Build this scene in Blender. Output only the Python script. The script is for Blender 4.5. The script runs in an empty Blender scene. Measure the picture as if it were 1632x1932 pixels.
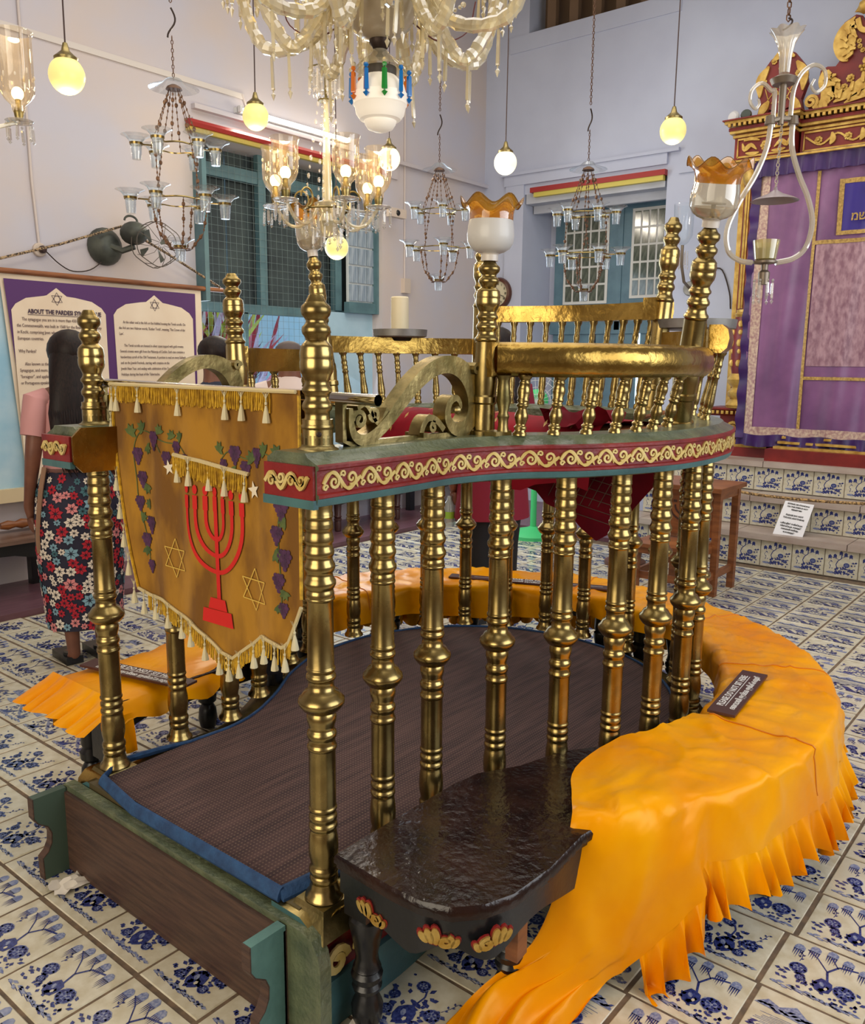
import bpy, math, random
from mathutils import Vector, Matrix
from math import sin, cos, pi, radians, sqrt, atan2, hypot
random.seed(7)
SC = bpy.context.scene
COL = SC.collection
# ------------------------------------------------------------------ camera
CAM_H = 1.5485
cd = bpy.data.cameras.new('camera'); cam = bpy.data.objects.new('camera', cd); COL.objects.link(cam)
cd.sensor_fit = 'HORIZONTAL'; cd.sensor_width = 36.0; cd.lens = 36.0 * 1607.8 / 1632.0
cd.clip_start = 0.05; cd.clip_end = 100
Fv = Vector((0.76258551, 0.62310764, -0.17378207)); Rv = Vector((0.63395329, -0.77331766, 0.00911175)); Uv = Vector((0.12871114, 0.1171182, 0.98474198))
cam.matrix_world = Matrix(((Rv.x, Uv.x, -Fv.x, 0), (Rv.y, Uv.y, -Fv.y, 0), (Rv.z, Uv.z, -Fv.z, CAM_H), (0, 0, 0, 1)))
SC.camera = cam
# ------------------------------------------------------------------ world and main lights
SC.view_settings.view_transform = 'Standard'; SC.view_settings.look = 'None'
SC.view_settings.gamma = 1.0; SC.view_settings.use_curve_mapping = False
SC.view_settings.exposure = 0.25
W = bpy.data.worlds.new('sky'); SC.world = W; W.use_nodes = True
wn = W.node_tree; wn.nodes.clear()
wo = wn.nodes.new('ShaderNodeOutputWorld'); wb = wn.nodes.new('ShaderNodeBackground')
wb.inputs['Color'].default_value = (0.72, 0.86, 1.0, 1); wb.inputs['Strength'].default_value = 1.6
wn.links.new(wb.outputs[0], wo.inputs[0])
try:
    SC.cycles.max_bounces = 7; SC.cycles.transparent_max_bounces = 24; SC.cycles.diffuse_bounces = 3; SC.cycles.glossy_bounces = 4
    SC.cycles.caustics_reflective = False; SC.cycles.caustics_refractive = False
    SC.cycles.use_denoising = True; SC.cycles.sample_clamp_indirect = 4.0
except Exception:
    pass

def area(name, loc, target, sx, sy, power, color):
    d = bpy.data.lights.new(name, 'AREA'); d.shape = 'RECTANGLE'; d.size = sx; d.size_y = sy; d.energy = power; d.color = color
    o = bpy.data.objects.new(name, d); COL.objects.link(o); o.location = loc
    o.rotation_euler = (Vector(target) - Vector(loc)).to_track_quat('-Z', 'Y').to_euler()
    return o
def point(name, loc, power, color, size=0.06):
    d = bpy.data.lights.new(name, 'POINT'); d.energy = power; d.color = color; d.shadow_soft_size = size
    o = bpy.data.objects.new(name, d); COL.objects.link(o); o.location = loc
    return o
# added fill lamps behind, beside and overhead; the last shines from the left window
area('door_daylight', (-2.3, 1.0, 2.0), (3, 2.2, 0.9), 3.0, 2.6, 95, (1.0, 0.88, 0.68))
area('side_window_daylight', (3.2, -2.3, 2.4), (3.2, 2.5, 1.0), 4.0, 2.4, 105, (0.90, 0.95, 1.0))
area('ceiling_daylight', (3.4, 2.2, 5.1), (3.4, 2.2, 0), 6.0, 5.0, 128, (1.0, 0.96, 0.90))
area('west_window_daylight', (5.2, 5.95, 1.7), (4.6, 2.0, 0.4), 2.0, 2.2, 55, (0.72, 0.86, 1.0))

# ------------------------------------------------------------------ helpers
def lin(c):
    return tuple(((v / 255.0) / 12.92 if v / 255.0 <= 0.04045 else ((v / 255.0 + 0.055) / 1.055) ** 2.4) for v in c) + (1.0,)
MATS = {}
def mat(name, col, rough=0.5, metal=0.0, col2=None, nscale=8.0, bump=0.0, bscale=40.0, spec=0.5, mix=None, stretch=None, rvar=0.0, coat=0.0, sheen=0.0, trans=0.0, contrast=(0.35, 0.65)):
    if name in MATS: return MATS[name]
    m = bpy.data.materials.new(name); m.use_nodes = True; MATS[name] = m
    nt = m.node_tree; b = nt.nodes['Principled BSDF']
    b.inputs['Base Color'].default_value = lin(col); b.inputs['Roughness'].default_value = rough; b.inputs['Metallic'].default_value = metal
    b.inputs['Specular IOR Level'].default_value = spec
    if coat: b.inputs['Coat Weight'].default_value = coat; b.inputs['Coat Roughness'].default_value = 0.12
    if sheen: b.inputs['Sheen Weight'].default_value = sheen; b.inputs['Sheen Roughness'].default_value = 0.4
    if trans: b.inputs['Transmission Weight'].default_value = trans
    tc = nt.nodes.new('ShaderNodeTexCoord'); mp = nt.nodes.new('ShaderNodeMapping'); nt.links.new(tc.outputs['Object'], mp.inputs[0])
    if stretch: mp.inputs['Scale'].default_value = stretch
    if col2 or rvar:
        n = nt.nodes.new('ShaderNodeTexNoise'); n.inputs['Scale'].default_value = nscale; n.inputs['Detail'].default_value = 5
        nt.links.new(mp.outputs[0], n.inputs['Vector'])
        r = nt.nodes.new('ShaderNodeMapRange'); r.inputs[1].default_value = contrast[0]; r.inputs[2].default_value = contrast[1]
        nt.links.new(n.outputs[0], r.inputs[0])
        if col2:
            mx = nt.nodes.new('ShaderNodeMix'); mx.data_type = 'RGBA'; mx.inputs[6].default_value = lin(col); mx.inputs[7].default_value = lin(col2)
            nt.links.new(r.outputs[0], mx.inputs[0]); nt.links.new(mx.outputs[2], b.inputs['Base Color'])
        if rvar:
            r2 = nt.nodes.new('ShaderNodeMapRange'); r2.inputs[3].default_value = max(0.02, rough - rvar); r2.inputs[4].default_value = rough + rvar
            nt.links.new(n.outputs[0], r2.inputs[0]); nt.links.new(r2.outputs[0], b.inputs['Roughness'])
    if bump:
        n2 = nt.nodes.new('ShaderNodeTexNoise'); n2.inputs['Scale'].default_value = bscale; n2.inputs['Detail'].default_value = 4
        nt.links.new(mp.outputs[0], n2.inputs['Vector'])
        bp = nt.nodes.new('ShaderNodeBump'); bp.inputs['Strength'].default_value = min(1, bump); bp.inputs['Distance'].default_value = 0.01 * max(1, bump)
        nt.links.new(n2.outputs[0], bp.inputs['Height']); nt.links.new(bp.outputs[0], b.inputs['Normal'])
    return m
def emis(name, col, strength, base=None):
    if name in MATS: return MATS[name]
    m = mat(name, base or col, 0.35); b = m.node_tree.nodes['Principled BSDF']
    b.inputs['Emission Color'].default_value = lin(col); b.inputs['Emission Strength'].default_value = strength
    return m
def glass(name, col=(255, 255, 255), amount=0.82, edge=0.5, rough=0.04, frost=None, gloss=0.6):
    """thin blown glass: mostly transparent, glossier and denser where seen edge on"""
    if name in MATS: return MATS[name]
    m = bpy.data.materials.new(name); m.use_nodes = True; MATS[name] = m
    nt = m.node_tree; nt.nodes.clear()
    out = nt.nodes.new('ShaderNodeOutputMaterial'); t = nt.nodes.new('ShaderNodeBsdfTransparent'); g = nt.nodes.new('ShaderNodeBsdfGlossy')
    d = nt.nodes.new('ShaderNodeBsdfDiffuse'); t.inputs[0].default_value = lin(col); g.inputs['Roughness'].default_value = rough
    d.inputs[0].default_value = lin(frost or col)
    lw = nt.nodes.new('ShaderNodeLayerWeight'); lw.inputs[0].default_value = edge
    mx0 = nt.nodes.new('ShaderNodeMixShader'); mx0.inputs[0].default_value = 1 - amount
    nt.links.new(t.outputs[0], mx0.inputs[1]); nt.links.new(d.outputs[0], mx0.inputs[2])
    mx = nt.nodes.new('ShaderNodeMixShader')
    cr = nt.nodes.new('ShaderNodeMapRange'); cr.inputs[3].default_value = 0.03; cr.inputs[4].default_value = gloss
    nt.links.new(lw.outputs['Facing'], cr.inputs[0]); nt.links.new(cr.outputs[0], mx.inputs[0])
    nt.links.new(mx0.outputs[0], mx.inputs[1]); nt.links.new(g.outputs[0], mx.inputs[2]); nt.links.new(mx.outputs[0], out.inputs[0])
    return m

class MB:
    def __init__(s): s.v = []; s.f = []; s.mi = []; s.m = 0
    def quad(s, *idx): s.f.append(tuple(idx)); s.mi.append(s.m)
    def poly(s, pts):
        n = len(s.v); s.v += [tuple(p) for p in pts]; s.f.append(tuple(range(n, n + len(pts)))); s.mi.append(s.m)
    def box(s, a, b, c=None):
        x0, y0, z0 = a; x1, y1, z1 = b; n = len(s.v)
        s.v += [(x0, y0, z0), (x1, y0, z0), (x1, y1, z0), (x0, y1, z0), (x0, y0, z1), (x1, y0, z1), (x1, y1, z1), (x0, y1, z1)]
        for q in ((0, 3, 2, 1), (4, 5, 6, 7), (0, 1, 5, 4), (1, 2, 6, 5), (2, 3, 7, 6), (3, 0, 4, 7)): s.quad(*[n + i for i in q])
    def bbox(s, c, d, M=None):
        n0 = len(s.v); s.box([-d[i] / 2 for i in range(3)], [d[i] / 2 for i in range(3)])
        M = M or Matrix.Identity(3)
        for i in range(n0, len(s.v)): s.v[i] = tuple(M @ Vector(s.v[i]) + Vector(c))
    def grid(s, rows, cu=False, cv=False):
        """rows: list of lists of points"""
        n = len(s.v); R = len(rows); Cn = len(rows[0])
        for r in rows: s.v += [tuple(p) for p in r]
        for i in range(R if cu else R - 1):
            for j in range(Cn if cv else Cn - 1):
                s.quad(n + i * Cn + j, n + i * Cn + (j + 1) % Cn, n + ((i + 1) % R) * Cn + (j + 1) % Cn, n + ((i + 1) % R) * Cn + j)
    def lathe(s, prof, c=(0, 0, 0), seg=16, axis=None, sx=1.0, cap=True):
        """prof: [(z, r)]"""
        A = Matrix.Identity(3) if axis is None else Vector((0, 0, 1)).rotation_difference(Vector(axis)).to_matrix()
        rows = []
        for z, r in prof:
            rows.append([Vector(c) + A @ Vector((r * sx * cos(2 * pi * k / seg), r * sx * sin(2 * pi * k / seg), z)) for k in range(seg)])
        n = len(s.v); s.grid(rows, cv=True)
        if cap:
            if prof[0][1] > 1e-5: s.quad(*[n + k for k in range(seg)][::-1])
            if prof[-1][1] > 1e-5: s.quad(*[n + (len(prof) - 1) * seg + k for k in range(seg)])
    def tube(s, pts, r, seg=6, cap=True, closed=False, flat=1.0):
        pts = [Vector(p) for p in pts]; N = len(pts)
        rs = r if isinstance(r, (list, tuple)) else [r] * N
        up = None; rows = []
        for i in range(N):
            a = pts[(i - 1) % N] if closed or i > 0 else pts[i]; b = pts[(i + 1) % N] if closed or i < N - 1 else pts[i]
            t = (b - a)
            if t.length < 1e-9: t = Vector((0, 0, 1))
            t.normalize()
            if up is None: up = t.orthogonal().normalized()
            up = (up - t * up.dot(t))
            if up.length < 1e-6: up = t.orthogonal()
            up.normalize(); w = t.cross(up)
            rows.append([pts[i] + (up * cos(2 * pi * k / seg) + w * sin(2 * pi * k / seg) * flat) * rs[i] for k in range(seg)])
        n = len(s.v); s.grid(rows, cu=closed, cv=True)
        if cap and not closed:
            s.quad(*[n + k for k in range(seg)][::-1]); s.quad(*[n + (N - 1) * seg + k for k in range(seg)])
    def ball(s, c, r, seg=10, rings=6, sc=(1, 1, 1), M=None):
        rows = []
        M = M or Matrix.Identity(3)
        for i in range(rings + 1):
            a = pi * i / rings; rows.append([Vector(c) + M @ Vector((r * sc[0] * sin(a) * cos(2 * pi * k / seg), r * sc[1] * sin(a) * sin(2 * pi * k / seg), r * sc[2] * cos(a))) for k in range(seg)])
        s.grid(rows[::-1], cv=True)
    def prism(s, poly, z0, z1, M=None, c=(0, 0, 0)):
        """poly 2D extruded in z, then mapped by M"""
        M = M or Matrix.Identity(3); n = len(s.v); K = len(poly)
        for z in (z0, z1):
            for p in poly: s.v.append(tuple(M @ Vector((p[0], p[1], z)) + Vector(c)))
        s.quad(*[n + k for k in range(K)][::-1]); s.quad(*[n + K + k for k in range(K)])
        for k in range(K): s.quad(n + k, n + (k + 1) % K, n + K + (k + 1) % K, n + K + k)
    def strip(s, pts, ws, t0, t1, M=None, c=(0, 0, 0)):
        """2D ribbon of half widths ws extruded t0..t1"""
        M = M or Matrix.Identity(3); N = len(pts); L = []; Rr = []
        for i in range(N):
            a = pts[max(i - 1, 0)]; b = pts[min(i + 1, N - 1)]; tx, ty = b[0] - a[0], b[1] - a[1]; l = hypot(tx, ty) or 1
            w = ws[i] if isinstance(ws, (list, tuple)) else ws
            nx, ny = -ty / l * w, tx / l * w; L.append((pts[i][0] + nx, pts[i][1] + ny)); Rr.append((pts[i][0] - nx, pts[i][1] - ny))
        rows = []
        for i in range(N): rows.append([M @ Vector((L[i][0], L[i][1], t0)) + Vector(c), M @ Vector((L[i][0], L[i][1], t1)) + Vector(c), M @ Vector((Rr[i][0], Rr[i][1], t1)) + Vector(c), M @ Vector((Rr[i][0], Rr[i][1], t0)) + Vector(c)])
        n = len(s.v); s.grid(rows, cv=True); s.quad(n, n + 1, n + 2, n + 3); e = n + (N - 1) * 4; s.quad(e + 3, e + 2, e + 1, e)
    def loft(s, rings, seg=16, cap=True):
        """rings: (center, rx, ry, rot)"""
        rows = []
        for c, rx, ry, rot in rings:
            rows.append([Vector(c) + Vector((rx * cos(2 * pi * k / seg) * cos(rot) - ry * sin(2 * pi * k / seg) * sin(rot), rx * cos(2 * pi * k / seg) * sin(rot) + ry * sin(2 * pi * k / seg) * cos(rot), 0)) for k in range(seg)])
        n = len(s.v); s.grid(rows, cv=True)
        if cap: s.quad(*[n + k for k in range(seg)][::-1]); s.quad(*[n + (len(rings) - 1) * seg + k for k in range(seg)])
    def mesh(s, name, mats, smooth=True, off=(0, 0, 0), angle=35):
        me = bpy.data.meshes.new(name)
        o = Vector(off); me.from_pydata([(v[0] - o.x, v[1] - o.y, v[2] - o.z) for v in s.v], [], s.f)
        if not isinstance(mats, (list, tuple)): mats = [mats]
        for m in mats: me.materials.append(m)
        if len(mats) > 1: me.polygons.foreach_set('material_index', s.mi)
        if smooth:
            me.polygons.foreach_set('use_smooth', [True] * len(me.polygons))
            try: me.set_sharp_from_angle(angle=radians(angle))
            except Exception: pass
        me.update()
        return me
    def build(s, name, mats, parent=None, smooth=True, label=None, kind=None, angle=35):
        off = Vector((0, 0, 0))
        p = parent
        while p is not None: off += Vector(p.location); p = p.parent
        me = s.mesh(name, mats, smooth, off, angle)
        o = bpy.data.objects.new(name, me); COL.objects.link(o)
        if parent: o.parent = parent
        if label: o['label'] = label
        if kind: o['kind'] = kind
        return o
def thing(name, label, cat, loc=(0, 0, 0), group=None, rot=0.0):
    o = bpy.data.objects.new(name, None); COL.objects.link(o); o.empty_display_size = 0.05
    o.location = loc; o.rotation_euler = (0, 0, rot); o['label'] = label; o['category'] = cat
    if group: o['group'] = group
    return o
def tag(o, label, cat, group=None):
    o['label'] = label; o['category'] = cat
    if group: o['group'] = group
    return o
def inst(me, name, parent=None, loc=(0, 0, 0), rot=(0, 0, 0), sc=(1, 1, 1)):
    o = bpy.data.objects.new(name, me); COL.objects.link(o)
    off = Vector((0, 0, 0)); p = parent
    while p is not None: off += Vector(p.location); p = p.parent
    o.location = Vector(loc) - off; o.rotation_euler = rot; o.scale = sc
    if parent: o.parent = parent
    return o
def copy_tree(root, label, loc, rot=None, scale=None, group=None):
    def cp(o, par):
        c = o.copy(); COL.objects.link(c)
        if par: c.parent = par
        for ch in list(o.children): cp(ch, c)
        return c
    r = cp(root, None); r['label'] = label; r.location = loc
    if rot is not None: r.rotation_euler = (0, 0, rot)
    if scale: r.scale = (scale,) * 3 if not isinstance(scale, tuple) else scale
    if group: r['group'] = group
    return r
def crom(pts, n=8, closed=False):
    P = [Vector(p) for p in pts]; N = len(P); out = []
    for i in range(N if closed else N - 1):
        p0 = P[(i - 1) % N] if closed or i > 0 else P[0] * 2 - P[1]; p1 = P[i]; p2 = P[(i + 1) % N]
        p3 = P[(i + 2) % N] if closed or i + 2 < N else P[-1] * 2 - P[-2]
        for k in range(n):
            t = k / n; out.append(0.5 * ((2 * p1) + (p2 - p0) * t + (2 * p0 - 5 * p1 + 4 * p2 - p3) * t * t + (3 * p1 - p0 - 3 * p2 + p3) * t ** 3))
    if not closed: out.append(P[-1].copy())
    return out
def c2(pts, n=6, closed=False): return [(p.x, p.y) for p in crom([(a[0], a[1], 0) for a in pts], n, closed)]
def frames(path):
    """outward normals (right hand side) of a horizontal path"""
    N = len(path); out = []
    for i in range(N):
        a = path[max(i - 1, 0)]; b = path[min(i + 1, N - 1)]; t = (b - a); l = hypot(t.x, t.y) or 1
        out.append(Vector((t.y / l, -t.x / l, 0)))
    return out
def sweep(mb, path, sect, mats=None, cap=True, lean=0.0, closed=False, capm=0):
    """sect: closed list of (outward, z); mats: material index per section edge"""
    nr = frames(path); K = len(sect); n = len(mb.v)
    for p, w in zip(path, nr):
        for o, z in sect: mb.v.append((p.x + w.x * (o + lean * z), p.y + w.y * (o + lean * z), p.z + z))
    for i in range(len(path) - 1):
        for k in range(K):
            mb.m = mats[k] if mats else 0
            mb.quad(n + i * K + k, n + i * K + (k + 1) % K, n + (i + 1) * K + (k + 1) % K, n + (i + 1) * K + k)
    mb.m = capm
    if cap:
        mb.quad(*[n + k for k in range(K)]); e = n + (len(path) - 1) * K; mb.quad(*[e + k for k in range(K)][::-1])
def spiral(cx, cy, r0, r1, a0, turns, n=16):
    return [(cx + (r0 + (r1 - r0) * k / n) * cos(a0 + turns * 2 * pi * k / n), cy + (r0 + (r1 - r0) * k / n) * sin(a0 + turns * 2 * pi * k / n)) for k in range(n + 1)]
XZ = Matrix(((1, 0, 0), (0, 0, -1), (0, 1, 0)))      # 2D (x,y)->(X,Z), extrusion toward -Y
WALLX = Matrix(((0, 0, -1), (-1, 0, 0), (0, 1, 0)))  # 2D (x,y)->(-Y,Z), extrusion toward -X
def text(s, size, loc, M, m, parent, name='lettering', align='LEFT', bold=0.0, sx=1.0, spacing=1.0, t=0.0004):
    c = bpy.data.curves.new('t', 'FONT'); c.body = s; c.size = size; c.align_x = align; c.extrude = t; c.offset = bold; c.space_line = spacing; c.resolution_u = 2
    o = bpy.data.objects.new('t', c); COL.objects.link(o)
    dg = bpy.context.evaluated_depsgraph_get(); dg.update()
    me = bpy.data.meshes.new_from_object(o.evaluated_get(dg)); bpy.data.objects.remove(o); bpy.data.curves.remove(c)
    off = Vector((0, 0, 0)); p = parent
    while p is not None: off += Vector(p.location); p = p.parent
    M4 = Matrix.Translation(Vector(loc) - off) @ M.to_4x4() @ Matrix.Diagonal((sx, 1, 1, 1))
    me.transform(M4); me.materials.clear(); me.materials.append(m); me.name = name
    ob = bpy.data.objects.new(name, me); COL.objects.link(ob)
    if parent: ob.parent = parent
    return ob

# ------------------------------------------------------------------ materials
BR = mat('aged_brass', (178, 156, 100), 0.27, 1.0, col2=(134, 116, 72), nscale=9, rvar=0.1, bump=0.05, bscale=30)
BRH = mat('hammered_brass_sheet', (196, 164, 88), 0.27, 1.0, col2=(146, 116, 56), nscale=7, rvar=0.1, bump=0.6, bscale=16)
BRD = mat('dull_brass', (170, 152, 102), 0.38, 1.0, col2=(110, 100, 62), nscale=12, rvar=0.12, bump=0.3, bscale=25)
WALLM = mat('lime_wall', (204, 191, 186), 0.75, col2=(194, 192, 204), nscale=1.2, bump=0.12, bscale=6)  # lamp warmth on the left wall is put into this colour
REVEAL = mat('painted_reveal', (190, 194, 206), 0.7, col2=(176, 180, 190), nscale=3)
GROUT = mat('grout', (122, 100, 78), 0.85, col2=(92, 78, 64), nscale=30)
CREAM = mat('tile_glaze', (212, 206, 186), 0.16, col2=(192, 182, 156), nscale=5, rvar=0.05, spec=0.5)
BLUE = mat('cobalt_glaze', (30, 36, 92), 0.2, col2=(62, 74, 134), nscale=26)
BLUE2 = mat('cobalt_wash', (92, 104, 148), 0.2, col2=(152, 158, 180), nscale=34)
TEAL = mat('teal_paint', (74, 116, 118), 0.4, col2=(60, 94, 98), nscale=10, bump=0.15)
GREEN = mat('worn_green_paint', (104, 112, 84), 0.35, col2=(76, 86, 66), nscale=14, bump=0.5, bscale=60, coat=0.3)
REDP = mat('red_lacquer', (140, 34, 30), 0.4, col2=(112, 22, 26), nscale=10, bump=0.2)
GOLD = mat('gilding', (222, 190, 110), 0.38, 0.75, col2=(190, 146, 60), nscale=20, bump=0.15)
CGOLD = mat('cream_gold_paint', (224, 204, 138), 0.45, 0.15, col2=(204, 176, 96), nscale=25)
DARKW = mat('black_lacquered_wood', (22, 13, 12), 0.2, col2=(44, 24, 16), nscale=9, rvar=0.08, bump=0.3, bscale=38, spec=0.42)
BLACKW = mat('ebonised_wood', (22, 22, 24), 0.3, bump=0.1)
BOARD = mat('brown_board', (86, 62, 50), 0.55, col2=(62, 44, 38), nscale=6, stretch=(3, 1, 14), bump=0.15)
WOOD = mat('teak', (150, 92, 50), 0.45, col2=(112, 64, 34), nscale=5, stretch=(1, 1, 6))
CHROME = mat('chrome', (205, 200, 192), 0.12, 1.0)
GL = glass('clear_glass', (250, 252, 252), 0.93, 0.45)
CRY = glass('cut_crystal', (252, 246, 226), 0.62, 0.55, 0.06, frost=(250, 238, 205))
CRYD = glass('crystal_drop', (250, 250, 250), 0.7, 0.5, 0.05, frost=(232, 226, 218))
FROST = mat('frosted_glass', (206, 204, 200), 0.45, trans=0.0, coat=0.3)
AMBER = glass('amber_glass', (232, 170, 60), 0.6, 0.5, 0.08, frost=(214, 150, 50))
DARKM = mat('dark_iron', (60, 48, 42), 0.5, 0.7)
CHAINM = mat('chain_brown', (112, 84, 66), 0.45, 0.8)
# ================================================================== ROOM
def struct(name, mb, m, parent=None, **k):
    o = mb.build(name, m, parent, **k)
    if parent is None: o['kind'] = 'structure'
    return o
YW, XW, ZC = 5.8, 7.95, 5.3       # left (window) wall, ark wall, ceiling
# left wall with the tall recessed window, opening X 4.18..6.29, Z .55..3.26
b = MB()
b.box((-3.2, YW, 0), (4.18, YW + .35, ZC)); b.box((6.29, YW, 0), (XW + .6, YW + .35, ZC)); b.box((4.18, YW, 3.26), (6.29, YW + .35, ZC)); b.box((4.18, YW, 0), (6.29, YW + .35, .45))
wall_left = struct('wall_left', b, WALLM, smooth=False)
b = MB()
b.box((XW, 5.27, 0), (XW + .7, YW, ZC)); b.box((XW, -3.4, 0), (XW + .7, 3.67, ZC)); b.box((XW, 3.67, 3.3), (XW + .7, 5.27, 4.8)); b.box((XW, 3.67, 0), (XW + .7, 5.27, .5))
b.box((XW + .55, 3.67, .5), (XW + .7, 5.27, 3.3)); b.box((XW + .55, 3.67, 4.8), (XW + .7, 5.27, ZC))
wall_far = struct('wall_far', b, mat('lime_wall_far', (196, 203, 224), 0.75, col2=(186, 192, 214), nscale=1.2, bump=0.1, bscale=6), smooth=False)
b = MB(); b.box((-3.4, -3.4, ZC), (XW + .7, YW + .35, ZC + .1)); struct('ceiling', b, mat('ceiling_paint', (206, 200, 188), 0.8), smooth=False)
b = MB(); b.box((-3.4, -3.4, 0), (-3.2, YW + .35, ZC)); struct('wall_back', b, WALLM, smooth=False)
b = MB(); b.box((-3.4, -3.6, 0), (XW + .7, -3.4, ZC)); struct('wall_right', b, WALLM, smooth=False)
# trims
TRM = mat('white_trim', (212, 204, 198), 0.6)
b = MB(); b.box((-3.2, YW - .012, 3.595), (4.66, YW, 3.635)); struct('trim_1', b, TRM, smooth=False)
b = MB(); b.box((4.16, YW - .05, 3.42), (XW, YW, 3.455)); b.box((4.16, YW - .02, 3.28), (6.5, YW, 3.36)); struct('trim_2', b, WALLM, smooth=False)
b = MB(); sweep(b, [Vector((4.1, YW - .01, 3.25)), Vector((6.3, YW - .01, 3.25))], [(0, 0), (.035, 0), (.05, .02), (.035, .035), (0, .035)]); struct('trim_3', b, mat('gilt_moulding', (206, 184, 96), 0.45), smooth=True)
b = MB(); sweep(b, [Vector((4.1, YW - .01, 3.285)), Vector((6.3, YW - .01, 3.285))], [(0, 0), (.05, 0), (.065, .025), (.05, .05), (0, .05)]); struct('trim_4', b, mat('crimson_moulding', (158, 40, 38), 0.45), smooth=True)
# ark wall: red and gold beam over the recess, frame, gallery sill
b = MB(); b.box((XW - .05, 3.69, 3.255), (XW + .02, 5.13, 3.30)); struct('trim_5', b, mat('yellow_beam', (206, 190, 90), 0.45), smooth=False)
b = MB(); b.box((XW - .06, 3.67, 3.30), (XW + .02, 5.17, 3.35)); struct('trim_6', b, MATS['crimson_moulding'], smooth=False)
b = MB(); b.box((XW - .03, 3.67, 3.40), (XW, 5.52, 3.52)); b.box((XW - .025, 5.27, .0), (XW, 5.5, 3.45)); b.box((XW - .05, 3.55, 3.50), (XW, 5.55, 3.53)); b.box((XW - .02, -2, 3.30), (XW, 3.55, 3.315)); struct('trim_7', b, MATS['lime_wall_far'], smooth=False)
b = MB()
sweep(b, [Vector((XW - .01, 3.62, 4.72)), Vector((XW - .01, 5.5, 4.72))], [(0, 0), (.03, 0), (.05, .03), (.09, .05), (.09, .09), (.13, .11), (.13, .16), (0, .16)]); struct('trim_8', b, MATS['lime_wall_far'])
b = MB()
for k in range(7): b.box((XW + .1, 3.72 + k * .26, 4.8), (XW + .16, 3.82 + k * .26, ZC))
b.box((XW + .3, 3.67, 4.8), (XW + .32, 5.27, ZC)); struct('trim_9', b, mat('gallery_wood', (120, 96, 74), 0.6), smooth=False)
# recess soffit shelf and the louvred window on the ark wall
b = MB(); b.box((XW, 3.69, 3.2), (XW + .55, 5.25, 3.3)); b.box((XW + .15, 3.69, 3.12), (XW + .2, 5.25, 3.2)); struct('trim_10', b, REVEAL, smooth=False)
SHUT = mat('slate_blue_paint', (94, 126, 140), 0.5, col2=(80, 110, 126), nscale=6, bump=0.15)
PANE = mat('window_pane_dark', (66, 74, 64), 0.12, col2=(98, 104, 92), nscale=2.2)
WPUT = mat('white_putty', (208, 208, 204), 0.6)
def leaf(parent, y0, y1, z0, z1, x, gy0, gy1, gz0, gz1, nc, nr):
    f = MB(); f.box((x, y0, z0), (x + .04, y1, z1)); fo = f.build('shutter_leaf', SHUT, parent, smooth=False)
    f = MB(); f.box((x - .008, gy0 - .02, gz0 - .02), (x - .001, gy1 + .02, gz1 + .02)); f.build('glazing_bars', WPUT, fo, smooth=False)
    pw = (gy1 - gy0) / nc; ph = (gz1 - gz0) / nr; pm = MB(); pm.box((-.004, -.5, -.5), (.0, .5, .5)); me = pm.mesh('pane', PANE, smooth=False)
    for i in range(nc):
        for j in range(nr): inst(me, 'pane', fo, (x - .009, gy0 + (i + .5) * pw, gz0 + (j + .5) * ph), sc=(1, pw - .022, ph - .022))
win2 = thing('window_2', 'slate blue shuttered window with small white-barred panes in the far wall recess', 'window', (8.42, 4.5, 1.9)); del win2['category']; win2['kind'] = 'structure'
leaf(win2, 4.38, 5.16, 2.0, 3.22, 8.42, 4.52, 5.02, 2.2, 3.12, 5, 5)
leaf(win2, 3.60, 4.36, 2.0, 3.22, 8.42, 3.70, 4.22, 2.24, 3.1, 6, 5)
b = MB(); b.box((8.41, 3.6, 1.86), (8.5, 5.2, 1.99)); b.box((8.41, 4.34, 1.9), (8.44, 4.40, 3.25)); b.build('frame', SHUT, win2, smooth=False)
for i, (ya, yb) in enumerate(((3.6, 4.1), (4.12, 4.62), (4.64, 5.16))):
    b = MB(); b.box((8.43, ya, .7), (8.47, yb, 1.86)); b.box((8.42, ya + .08, .85), (8.435, yb - .08, 1.75)); b.build('lower_panel', SHUT, win2, smooth=False)
b = MB(); b.box((8.425, 4.1, .7), (8.43, 4.125, 1.86)); b.build('daylight_gap', emis('gap_daylight', (200, 235, 255), 2.0), win2, smooth=False)

# window 1 : left wall
win1 = thing('window_1', 'tall window with teal frame, wire mesh shutters and glass block panel in the left wall', 'window', (5.2, 5.95, .45)); del win1['category']; win1['kind'] = 'structure'
TEALF = mat('teal_window_frame', (92, 126, 134), 0.5, col2=(78, 108, 118), nscale=6)
b = MB()
b.box((4.18, 6.0, 1.94), (6.29, 6.06, 2.02)); b.box((4.95, 5.996, 2.02), (5.03, 6.05, 3.26)); b.box((5.84, 5.98, 2.02), (5.92, 6.05, 3.26)); b.box((4.26, 6.002, 3.02), (5.84, 6.05, 3.12)); b.box((4.18, 5.998, 2.02), (4.26, 6.06, 3.26))
b.box((4.76, 6.0, .5), (4.81, 6.05, 1.95)); b.box((5.55, 6.0, .5), (5.6, 6.05, 1.95)); b.box((4.18, 6.0, .45), (6.29, 6.08, .55))
b.build('frame', TEALF, win1, smooth=False)
SHD = mat('dark_shutter_board', (66, 78, 80), 0.7, col2=(50, 60, 64), nscale=4)
for (xa, xb) in ((4.2, 4.69), (4.705, 5.14), (5.15, 5.60), (5.612, 6.5)):
    b = MB(); b.box((xa, 6.12, 1.98), (xb, 6.15, 3.40)); b.build('shutter_board', SHD, win1, smooth=False)
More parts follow.
